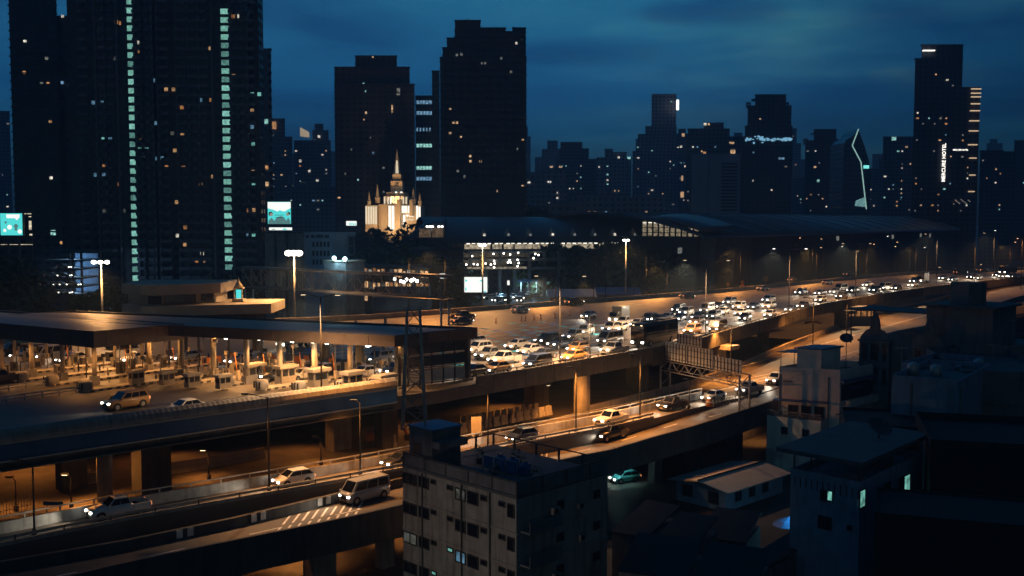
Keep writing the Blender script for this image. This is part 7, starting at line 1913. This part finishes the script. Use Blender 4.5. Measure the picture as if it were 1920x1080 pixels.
# ================================================================ lamp posts
SOD = (1.0, 0.37, 0.075)
def lamp(px, ptop, pbase, z, label, arms=1, glow=None, en=0.0, name='street_lamp', group='street lamps along the roads', ex=2.2, dirx=-1, d=None, spotdeg=128, col=SOD, aim=(0, 0, -1)):
    b = P(px, pbase, z) if d is None else Vector((*Pd(px, pbase, d).xy, z))
    top = Pd(px, ptop, b.y).z; top = max(top, z + 3)
    t = thing(name, label, 'street lamp', b, 0, group)
    mb = MB(); mb.tube(b, (b.x, b.y, top), .11, 8, 0, .06); mb.lathe(b, [(.22, 0), (.22, .5), (.12, .6)], 8); mb.build('pole', M['pole'], t)
    heads = []
    for k in range(arms):
        s = dirx if k == 0 else -dirx; e = Vector((b.x + s * ex, b.y - .3 * s, top + .25))
        mb = MB(); mb.tube((b.x, b.y, top - .1), e, .045, 6); mb.build('arm', M['pole'], t)
        mb = MB(); mb.box(e + Vector((s * .3, 0, 0)), (.7, .28, .13)); h = mb.build('lamp_head', M['steel_dark'], t)
        c = e + Vector((s * .3, 0, -.09))
        mb = MB(); mb.box(c, (.5, .2, .04)); mb.build('lens', glow or E['lamp'], h); heads.append(c)
    if en:
        for k, c in enumerate(heads): light('SPOT', 'lamp_light', c - Vector((0, 0, .25)), en * (.8 if k == 0 else .9), col if k == 0 else (1, .36, .07), t, .35, spotdeg if k == 0 else 84, aim, .75)
    return t
def mast(px, ptop, pbase, d, label, r=.55, en=0, wide=1.0):
    b = Vector((*Pd(px, pbase, d).xy, ZU)); top = Pd(px, ptop, d).z
    t = thing('flood_mast', label, 'flood mast', b, 0, 'floodlight masts along the far barrier')
    mb = MB(); mb.tube(b, (b.x, b.y, top), .22, 8, 0, .13); mb.build('pole', M['steel'], t)
    mb = MB(); mb.box((b.x, b.y, top), (2.6 * wide, .25, .2)); mb.build('crossbar', M['steel'], t)
    for s in (-1, 0, 1) if wide > .8 else (-.6, .6):
        mb = MB(); c = Vector((b.x + s * wide, b.y - .3, top + .05)); mb.ball(c, r, 0, 10, 6, .7); mb.build('floodlight', E['flood'], t)
    light('SPOT', 'lamp_light', (b.x, b.y - 1.0, top - .7), en, (1, .46, .14), t, .5, 140 if d < 215 else 128, (0, -.15 if 200 < d < 215 else -.55, -1), .5)
mast(192, 492, 582, 172, 'glowing flood mast left of the control building', .42, 16000, 1.1)
mast(553, 475, 590, 205, 'brightest flood mast above the truss bridge', .8, 30000, 1.0)
mast(905, 460, 575, 243, 'flood mast in front of the station platform lights', .42, 22000, .8)
mast(1173, 451, 553, 283, 'flood mast right of the station, before the dark hall', .42, 17000, .8)
# along the near parapet
lamp(1050, 520, 682, ZU, 'tall double armed lamp pole rising from the near parapet in the jam', 2, None, 56000, ex=3.0, col=(1, .58, .28), spotdeg=142)
lamp(1323, 490, 628, ZU, 'tall lamp pole on the near parapet beside the brown SUV', 2, None, 60000, ex=3.4, col=(1, .58, .28), spotdeg=142)
lamp(1479, 468, 590, ZU, 'tall lamp pole on the near parapet right of the dense bunch', 2, E['bulb'], 40000, ex=3.0, col=(1, .58, .28), spotdeg=142)
lamp(1604, 458, 562, ZU, 'tall lamp pole on the near parapet left of the cream minibus', 2, None, 40000, ex=3.0, col=(1, .58, .28), spotdeg=142)
lamp(1106, 597, 672, ZU, 'short lamp pole on the near parapet by the orange taxi', 1, None, 18000, ex=.8, col=(1, .58, .28), spotdeg=142)
lamp(603, 556, 742, ZU + 1, 'tall lamp pole behind the ribbed barrier before the long canopy', 2, None, 26000, ex=1.6, col=(1, .58, .28), spotdeg=142)
lamp(1755, 440, 540, ZU, 'far lamp pole on the near parapet toward the bend', 1, None, 26000, ex=3.0, col=(1, .58, .28), spotdeg=142)
lamp(1862, 438, 524, ZU, 'farthest lamp pole on the near parapet at the bend', 1, None, 24000, ex=3.0, col=(1, .58, .28), spotdeg=142)
# along the far parapet
FARL = [(1113, 482, 561, 0), (1135, 486, 558, 0), (1188, 478, 556, 0), (1211, 480, 553, 0), (1251, 496, 552, 1), (1375, 482, 543, 0), (1388, 466, 540, 1), (1469, 480, 530, 0), (1523, 458, 527, 0), (1531, 464, 526, 1), (1607, 460, 514, 0), (1625, 466, 512, 1), (1651, 450, 511, 0), (1706, 470, 509, 0), (1717, 462, 508, 1), (1800, 460, 506, 0), (1893, 458, 503, 1)]
FARL.insert(0, (1041, 520, 566, 1)); FARL.insert(0, (835, 470, 588, 1)); FARL.insert(0, (767, 478, 590, 0))
for k, (x, yt, yb, l_) in enumerate(FARL):
    lamp(x, yt, yb, ZU, f'thin pole lamp, {ORD[k]} from the left along the far parapet', 1, M['trim'], 34000 if l_ else 0, group='thin lamp poles along the far parapet', ex=3.2, aim=(0, -.5, -1))
# on the ramps and frontage road
lamp(505, 744, 922, ZA, 'dark lamp pole on the ramp rail with arm reaching left, left of white hatchback', 1, M['trim'], 3600, ex=2.0, col=(1, .34, .06), spotdeg=80, aim=(.3, -.35, -1))
lamp(676, 756, 890, ZA, 'pale slim pole on the ramp rail left of the apartment block', 1, M['trim'], 5200, ex=.4, col=(1, .34, .06), spotdeg=105, aim=(-.1, .35, -1))
lamp(915, 728, 846, ZA, 'slim pole on the ramp beside the pale notice board', 1, M['trim'], 9000, ex=.6, col=(1, .34, .06), spotdeg=115, aim=(-.1, .2, -1))
lamp(1080, 692, 812, ZA, 'pale slim pole in front of the bright round pier', 1, M['trim'], 13000, ex=.5, col=(1, .34, .06), spotdeg=118, aim=(.1, .15, -1))
lamp(1200, 668, 786, ZA, 'slim dark pole on the ramp left of the sign gantry', 1, M['trim'], 15000, ex=.8, col=(1, .34, .06), spotdeg=118, aim=(.1, .1, -1))
lamp(1292, 714, 766, ZA, 'short post on the ramp median below the sign gantry', 1, M['trim'], 0, ex=.2)
lamp(65, 868, 1003, ZA, 'dark lamp pole on the ramp at the lower left edge', 1, M['trim'], 0, ex=1.2, col=(1, .34, .06))
for k, (x, yt, yb, zz, e) in enumerate(((1370, 610, 704, 8.8, 12000), (1524, 560, 655, 9.0, 12000), (1587, 560, 634, 9, 9000), (1826, 455, 556, 11.5, 12000), (1914, 440, 545, 12.5, 10000))):
    lamp(x, yt, yb, zz, f'dark thin lamp pole, {ORD[k]} from the left along the frontage road', 1, M['trim'], e, group='lamp poles along the frontage road', ex=1.4, col=(1, .34, .06), spotdeg=110)
t = thing('street_lamp', 'unseen street lamp added on the lane below the apartment block', 'street lamp', (-25, 58, 0), 0, 'street lamps along the roads')
mb = MB(); mb.tube((-25, 58, 0), (-25, 58, 7.4), .11, 8, 0, .07); mb.build('pole', M['pole'], t); mb = MB(); mb.box((-24.6, 58.2, 7.4), (.9, .3, .14)); h = mb.build('lamp_head', M['steel_dark'], t); mb = MB(); mb.box((-24.6, 58.2, 7.31), (.6, .2, .03)); mb.build('lens', E['bulb'], h)
light('SPOT', 'lamp_light', (-24.5, 58.3, 7.1), 4200, (1, .80, .60), t, .3, 42, (23, 29, -1.5), .6)  # added out of view, beam aimed to light the apartment wall
# small lit yard lamps below the plaza
for k, (x, yt, yb, e, yy) in enumerate(((134, 912, 952, 700, 0), (392, 862, 900, 900, 0), (602, 846, 872, 700, 0), (30, 905, 958, 900, 0))):
    lamp(x, yt, yb, ZT, f'low curved yard lamp under the plaza, {ORD[k]} from the left', 1, E['bulbw'] if k in (0, 1) else M['trim'], e, group='low yard lamps under the plaza', ex=.4, col=(1, .34, .06))
for k, (x, y, e) in enumerate(((60, 880, 1700), (330, 858, 900), (560, 845, 900), (800, 800, 1300), (950, 765, 1500), (150, 935, 2600), (1028, 802, 9000))):
    q = P(x, y, ZT); q.z = ZU - 2.2; t = thing('soffit_lamp', f'hooded lamp under the plaza deck, {ORD[k]} from the left', 'lamp', q, 0, 'hooded lamps under the plaza deck')
    mb = MB(); mb.lathe(q, [(.35, 0), (.3, .2), (.1, .6)], 10); mb.build('hood', M['steel_dark'], t)
    mb = MB(); mb.lathe(q - Vector((0, 0, .06)), [(.24, 0), (.26, .05)], 10); mb.build('lens', E['lamp'], t)
    light('SPOT', 'lamp_light', q - Vector((0, 0, .3)), e, (1, .34, .06), t, .3, 125, (0, -.4, -1) if k not in (5, 6) else ((.75, .5, -.8) if k == 6 else (.8, -.45, -.8)))
for k, (x, y, e) in enumerate(((560, 1062, 1500), (1330, 830, 500), (1420, 830, 900), (740, 1015, 700))):
    q = P(x, y, 0); q.z = 5.0; t = thing('soffit_lamp', f'hooded lamp under the lower ramp, {ORD[k]} in a scattered set', 'lamp', q, 0, 'hooded lamps under the lower ramp')
    mb = MB(); mb.lathe(q, [(.35, 0), (.3, .2), (.1, .5)], 10); mb.build('hood', M['steel_dark'], t)
    mb = MB(); mb.lathe(q - Vector((0, 0, .06)), [(.24, 0), (.26, .05)], 10); mb.build('lens', E['lamp'], t)
    light('SPOT', 'lamp_light', q - Vector((0, 0, .3)), e, (1, .40, .10), t, .3, 120, (0, .25, -1))
q = P(1158, 908, 0); t = thing('soffit_lamp', 'unseen cool lamp added under the lower ramp to light the teal hatchback', 'lamp', q + Vector((0, 0, 5)))  # source unknown, lamp added to light the hatchback
mb = MB(); mb.lathe(q + Vector((0, 0, 5.0)), [(.3, 0), (.26, .2), (.1, .5)], 10); mb.build('hood', M['steel_dark'], t); mb = MB(); mb.lathe(q + Vector((0, 0, 4.94)), [(.2, 0), (.22, .05)], 10); mb.build('lens', E['floodc'], t)
light('SPOT', 'lamp_light', q + Vector((0, 0, 4.7)), 520, (.45, .95, .95), t, .3, 92, (0, .1, -1))
# distant lamps in the dark beyond the expressway
for k, (x, y) in enumerate(((1405, 456), (1407, 478), (1503, 447), (1503, 465), (1543, 449), (1543, 465), (1582, 463), (1611, 472), (1641, 459), (1667, 444), (1682, 463), (1685, 455), (1737, 465), (1766, 502), (1843, 497), (1868, 433), (1910, 448), (1906, 455), (1224, 528), (1335, 543))):
    lamp(x, y, 520, 0, f'distant glowing lamp, {ORD[k]} from the left among those before the dark hall', 1, E['bulbw'] if k % 3 else E['bulb'], 0, group='distant glowing lamps in the dark', ex=.5, d=380 + (k * 37) % 60)
for o in [o for o in COL.objects if o.get('group') == 'distant glowing lamps in the dark']:
    for c in o.children:
        if c.name.startswith('lamp_head'):
            for e in c.children: e.scale = (1, 1, 1)
# ---- signs
def diamond(px, py, d, label, r=.75, round_=False, col='orange'):
    q = Pd(px, py, d); t = thing('road_sign', label, 'road sign', (q.x, q.y, ZU)); mb = MB(); mb.tube((q.x, q.y + .1, ZU), (q.x, q.y + .1, q.z + r * .6), .07); mb.build('post', M['steel'], t)
    mb = MB(); mb.tube((q.x, q.y, q.z), (q.x, q.y + .06, q.z), r, 16 if round_ else 4); mb.build('plate', M[col], t)
diamond(1436, 523, 318, 'orange diamond warning sign on the far parapet', 1.05); diamond(1392, 529, 300, 'pair of small orange discs, upper one, on the far parapet', .5, True); diamond(1392.6, 535, 300, 'lower of the two small orange discs on the far parapet', .5, True); diamond(1365, 533, 296, 'tiny orange disc sign left of the discs pair on the far parapet', .5, True)
q = P(893, 838, 8.2); t = thing('notice_board', 'pale blank notice board on two legs beside the ramp wall', 'sign', q)
z = Pd(893, 797, q.y).z; mb = MB(); mb.box((q.x, q.y, z), (1.25, .08, 2.0), R(20)); mb.build('board', M['concrete'], t)
for s in (-.4, .4): mb = MB(); mb.tube((q.x + s, q.y + .15 * s, q.z - 1), (q.x + s, q.y + .15 * s, z - .9), .05); mb.build('leg', M['steel'], t)
mb = MB(); mb.tube((q.x - .4, q.y, z - 1), (q.x + .4, q.y, q.z), .04); mb.build('brace', M['steel'], t)
# water filled barrier blocks along the yard
def blocks(name, label, pts, z, n, m, sz=(1.3, .5, .9), grp='rows of barrier blocks'):
    a, b = P(*pts[0], z), P(*pts[1], z)
    for k in range(n):
        p = a + (b - a) * (k / max(1, n - 1)); d = b - a
        mb = MB(); mb.box((p.x, p.y, z + sz[2] * .2), (sz[0], sz[1], sz[2] * .4), math.atan2(d.y, d.x)); mb.box((p.x, p.y, z + sz[2] * .7), (sz[0] * .92, sz[1] * .5, sz[2] * .6), math.atan2(d.y, d.x))
        tag(mb.build('barrier_block', M[m]), f'{ORD[k % 20]}{"" if k < 20 else " further"} {label}', 'barrier', grp)
blocks('b', 'pale block from the left in the row beneath the middle of the plaza', ((325, 888), (482, 862)), ZT, 7, 'cream', (1.9, .5, 1.3))
blocks('b', 'small block from the left in the row behind the slim lit pier', ((122, 915), (180, 905)), ZT, 5, 'cream', (1.1, .5, 1.1))
blocks('b', 'grey block from the left along the foot of the bright round pier', ((868, 812), (1028, 778)), 7.9, 12, 'concrete', (1.2, .5, 1.3))
blocks('b', 'pale block from the left in the back row near the notice board', ((868, 797), (1005, 772)), 7.6, 12, 'cream', (.8, .4, 1.2))
blocks('b', 'concrete block from the left beside the stair house of the apartment', ((695, 830), (735, 838)), ZT, 4, 'concrete', (1.2, .6, 1.6))
q = P(1330, 762, ZA); t = thing('drum_barrel', 'orange crash barrel at the nose where the ramps join', 'barrel', q); mb = MB(); mb.lathe(q, [(.45, 0), (.5, .5), (.45, 1.05), (.2, 1.1)], 12); mb.build('drum', M['orange'], t)
mb = MB(); mb.lathe(q, [(.505, .55), (.5, .75)], 12); mb.build('band', M['white'], t)
mb = MB(); a, b = P(1338, 764, ZA).xy, P(1392, 752, ZA).xy; fcn = Face(a, b); t = thing('picket_rail', 'thin picket rail behind the orange crash barrel', 'fence', (a.x, a.y, ZA)); s = 0
while s < fcn.len: mb.tube(fcn.at(s, ZA), fcn.at(s, ZA + 1), .05, 5); s += .8
mb.tube(fcn.at(0, ZA + .95), fcn.at(fcn.len, ZA + .95), .04, 5); mb.build('rail', M['steel'], t)
fcn = Face(P(-10, 985, ZT).xy, P(62, 966, ZT).xy); t = thing('mesh_fence', 'low mesh fence panel in the yard at the lower left', 'fence', (fcn.a.x, fcn.a.y, ZT)); mb = MB(); s = 0
while s < fcn.len: mb.tube(fcn.at(s, ZT), fcn.at(s, ZT + 2), .025, 4); s += .3
for z in (.3, 1.1, 1.95): mb.tube(fcn.at(0, ZT + z), fcn.at(fcn.len, ZT + z), .035, 4)
mb.build('mesh', M['steel'], t)
q = P(100, 978, ZT); t = thing('trestle_sign', 'blue topped trestle sign standing in the lower left yard', 'trestle', q); mb = MB()
for s in (-.7, .7): mb.tube(q + Vector((s, 0, 0)), q + Vector((s * .8, .1, 1.6)), .06)
mb.build('leg', M['steel_dark'], t); mb = MB(); mb.box(q + Vector((0, .1, 1.7)), (1.8, .12, .35)); mb.build('board', M['tarp'], t)
# excavator like digger dimly seen under the plaza
q = P(706, 836, ZT); t = thing('excavator', 'dull orange excavator parked in the shadows under the plaza', 'excavator', q)
mb = MB()
for s in (-.9, .9): mb = MB(); mb.box(q + Vector((0, s, .4)), (2.6, .45, .8)); mb.build('track', M['trim'], t)
mb = MB(); mb.box(q + Vector((0, 0, 1.2)), (2.2, 1.9, .8)); mb.build('body', M['orange'], t)
mb = MB(); mb.hexa([tuple(q + Vector(v)) for v in ((.2, -.8, 1.6), (1.2, -.8, 1.6), (1.2, .2, 1.6), (.2, .2, 1.6), (.3, -.75, 2.9), (1.0, -.75, 2.9), (1.0, .15, 2.9), (.3, .15, 2.9))]); mb.build('cab', M['orange'], t)
mb = MB(); mb.tube(q + Vector((1, .5, 1.6)), q + Vector((2.4, .5, 3.6)), .2); mb.tube(q + Vector((2.4, .5, 3.6)), q + Vector((3.8, .5, 1.4)), .16); mb.build('arm', M['orange'], t)
mb = MB(); mb.box(q + Vector((3.8, .5, 1.0)), (.7, .9, .7)); mb.build('bucket', M['trim'], t)
q = P(1620, 590, 3); 
for k, (x, y, d, c, lab) in enumerate(((1600, 588, 330, 'wo', 'row of dim orange windows glimpsed under the expressway'),)):
    a = Pd(x, y, 250); t = thing('lit_shop', lab, 'shop', (a.x, a.y, 0)); mb = MB(); mb.bx(a.x - 2, a.x + 6, a.y, a.y + 4, 0, a.z + 1.6); mb.build('wall', M['wall_dark'], t)
    for j in range(4): mb = MB(); mb.bx(a.x - 1 + j * 1.5, a.x + .1 + j * 1.5, a.y - .12, a.y - .02, a.z - .6, a.z + .6); mb.build('window', E[c], t)
a = Pd(1524, 604, 262); t = thing('awning_sign', 'curved orange awning on a post below the expressway', 'awning', a); mb = MB(); rings = []
for j in range(9): f_ = j / 8 - .5; rings.append([a + Vector((f_ * 4, -.5, -f_ * f_ * 2.0)), a + Vector((f_ * 4, .5, -f_ * f_ * 2.0)), a + Vector((f_ * 4, .5, .35 - f_ * f_ * 2.0)), a + Vector((f_ * 4, -.5, .35 - f_ * f_ * 2.0))])
mb.loft(rings); mb.build('canvas', M['orange'], t); mb = MB(); mb.tube((a.x, a.y, a.z - 7), (a.x, a.y, a.z), .12); mb.build('post', M['steel_dark'], t)

# ================================================================ trees
def make_tree(seed, h, rad, label, leaf=.55, n=1500):
    r = random.Random(seed); t = thing('tree', label, 'tree'); th = h * .42
    mb = MB(); mb.tube((0, 0, 0), (.1, 0, th), .28, 8, 0, .17)
    cl = []
    for k in range(9):
        a = k * 2.4 + r.random(); e = r.uniform(.3, 1.0); p = Vector((math.cos(a) * rad * e * .75, math.sin(a) * rad * e * .75, th + (h - th) * r.uniform(.1, .75)))
        mb.tube((.1, 0, th * r.uniform(.7, 1)), p, .1, 6, 0, .03); cl.append((p, rad * r.uniform(.3, .52)))
    for k in range(5): cl.append((Vector((r.gauss(0, rad * .3), r.gauss(0, rad * .3), h * r.uniform(.72, .95))), rad * r.uniform(.25, .42)))
    kid('trunk', mb, M['bark'], t); mb = MB()
    for i in range(n):
        c, q = r.choice(cl); v = Vector((r.gauss(0, 1), r.gauss(0, 1), r.gauss(0, .8))).normalized() * q * r.uniform(.55, 1.1); p = c + v
        d = Vector((r.gauss(0, 1), r.gauss(0, 1), r.gauss(0, .6))).normalized() * leaf * r.uniform(.6, 1.3); e = d.cross(Vector((r.gauss(0, 1), r.gauss(0, 1), r.gauss(0, 1)))).normalized() * leaf * .55
        mb.face([p - d, p + e, p + d, p - e])
    kid('crown', mb, M['green'], t); return t
TP = {}
def tree(kind, px, ptop, pbase, d, label):
    b = Pd(px, pbase, d); b.z = ZG; h = max(4, Pd(px, ptop, d).z); 
    if kind not in TP:
        TP[kind] = make_tree(kind, 12.0, 4.4 if kind != 2 else 5.5, label); o = TP[kind]; o.location = b; o.rotation_euler = (0, 0, px); o['group'] = 'dark trees beyond the roads'
    else: o = dup(TP[kind], b, px, label, 'dark trees beyond the roads')
    s = h / 12.0; o.scale = (s, s, s)
TL = [(690, 433, 500, 430), (668, 438, 500, 420), (800, 424, 470, 440), (722, 468, 520, 330), (700, 472, 530, 322), (832, 500, 540, 300), (855, 505, 550, 296), (1010, 478, 560, 330), (1048, 470, 560, 336), (1080, 466, 560, 340), (1118, 470, 555, 338), (1155, 468, 555, 335), (1232, 462, 550, 345), (1275, 470, 550, 340), (1322, 474, 548, 352), (1000, 385, 430, 500), (962, 378, 430, 510), (930, 386, 430, 505)]
for k, a in enumerate(TL): tree(k % 3, *a, f'dark leafy tree, {ORD[k]} in the row from the temple to the dark hall')
for k, a in enumerate([(12, 515, 580, 230), (42, 535, 580, 236), (-25, 500, 590, 225), (188, 550, 585, 232), (218, 540, 585, 228), (-8, 500, 590, 222), (430, 520, 560, 270), (398, 525, 560, 275)]): tree(k % 3, *a, f'black tree before the garage, {ORD[k]} of the group behind the left canopy')

# ================================================================ people
def person(p, yaw, label, shirt, pose=0):
    t = thing('person', label, 'person', p, yaw)
    J = [(0, 0, .95), (0, 0, 1.2), (0, 0, 1.42), (0, 0, 1.52), (0.02, 0, 1.66), (.02, 0, 1.74), (0, .1, .92), (.06 if pose else 0, .11, .5), (-.02, .11, .08), (.14, .11, .03), (0, -.1, .92), (-.06 if pose else 0, -.11, .5), (-.04, -.11, .08), (.12, -.11, .03), (0, .19, 1.4), (.02, .24, 1.12), (.16, .25, .92), (0, -.19, 1.4), (.02, -.24, 1.12), (.1 + .12 * pose, -.24, .95 + .1 * pose)]
    Ed = [(0, 1), (1, 2), (2, 3), (3, 4), (4, 5), (0, 6), (6, 7), (7, 8), (8, 9), (0, 10), (10, 11), (11, 12), (12, 13), (2, 14), (14, 15), (15, 16), (2, 17), (17, 18), (18, 19)]
    rad = [.14, .13, .14, .055, .1, .08, .09, .065, .045, .04, .09, .065, .045, .04, .06, .045, .035, .06, .045, .035]
    me = bpy.data.meshes.new('body'); me.from_pydata(J, Ed, []); o = bpy.data.objects.new('body', me); COL.objects.link(o); o.parent = t
    m = o.modifiers.new('skin', 'SKIN'); s = o.modifiers.new('sub', 'SUBSURF'); s.levels = 1; s.render_levels = 1
    bm = bmesh.new(); bm.from_mesh(me); ly = bm.verts.layers.skin.verify(); bm.verts.ensure_lookup_table()
    for i, r_ in enumerate(rad): bm.verts[i][ly].radius = (r_, r_); bm.verts[i][ly].use_root = i == 0
    bm.to_mesh(me); bm.free()
    me.materials.append(shirt)
    mb = MB(); mb.ball((.0, 0, 1.72), .105, 0, 10, 6, 1.0); h = mb.build('hair', M['hair']); h.parent = t
    for sgn in (-1, 1):                      # hands with separate fingers
        w_ = Vector((.17, .25, .88)) if sgn > 0 else Vector((.12 + .12 * pose, -.24, .9 + .1 * pose)); mb = MB(); mb.box(w_, (.05, .03, .09))
        for k in range(4): mb.tube(w_ + Vector((-.02 + .013 * k, 0, -.04)), w_ + Vector((-.015 + .013 * k, -.01, -.1 - .01 * (k in (1, 2)))), .007, 5)
        mb.tube(w_ + Vector((.025, 0, .0)), w_ + Vector((.05, 0, -.05)), .008, 5); h = mb.build('hand', M['skin']); h.parent = t
    return t
person(P(317, 690, ZU + .26), 2.6, 'toll worker in dark clothes holding a blue item on an island', M['cloth'], 1)
person(P(374, 688, ZU + .26), .8, 'toll worker in dark clothes with pale cap beside a boom gate', M['cloth'])
person(P(957, 795, 7.9), 2.0, 'dark figure standing before the striped barrier blocks', M['cloth'], 1)

# ================================================================ haze
hz = mat('haze_air', (0, 0, 0)); tr = hz.node_tree; tr.nodes.clear()
ov = tr.nodes.new('ShaderNodeOutputMaterial'); pv = tr.nodes.new('ShaderNodeVolumePrincipled')
pv.inputs['Color'].default_value = (.42, .68, 1, 1); pv.inputs['Density'].default_value = HAZE_DENSITY = 0.00036; pv.inputs['Anisotropy'].default_value = 0.3
tr.links.new(pv.outputs[0], ov.inputs['Volume'])
if HAZE:
    mb = MB(); mb.bx(-2000, 2000, -60, 1900, -1, 420); o = mb.build('haze', hz); o['kind'] = 'stuff'
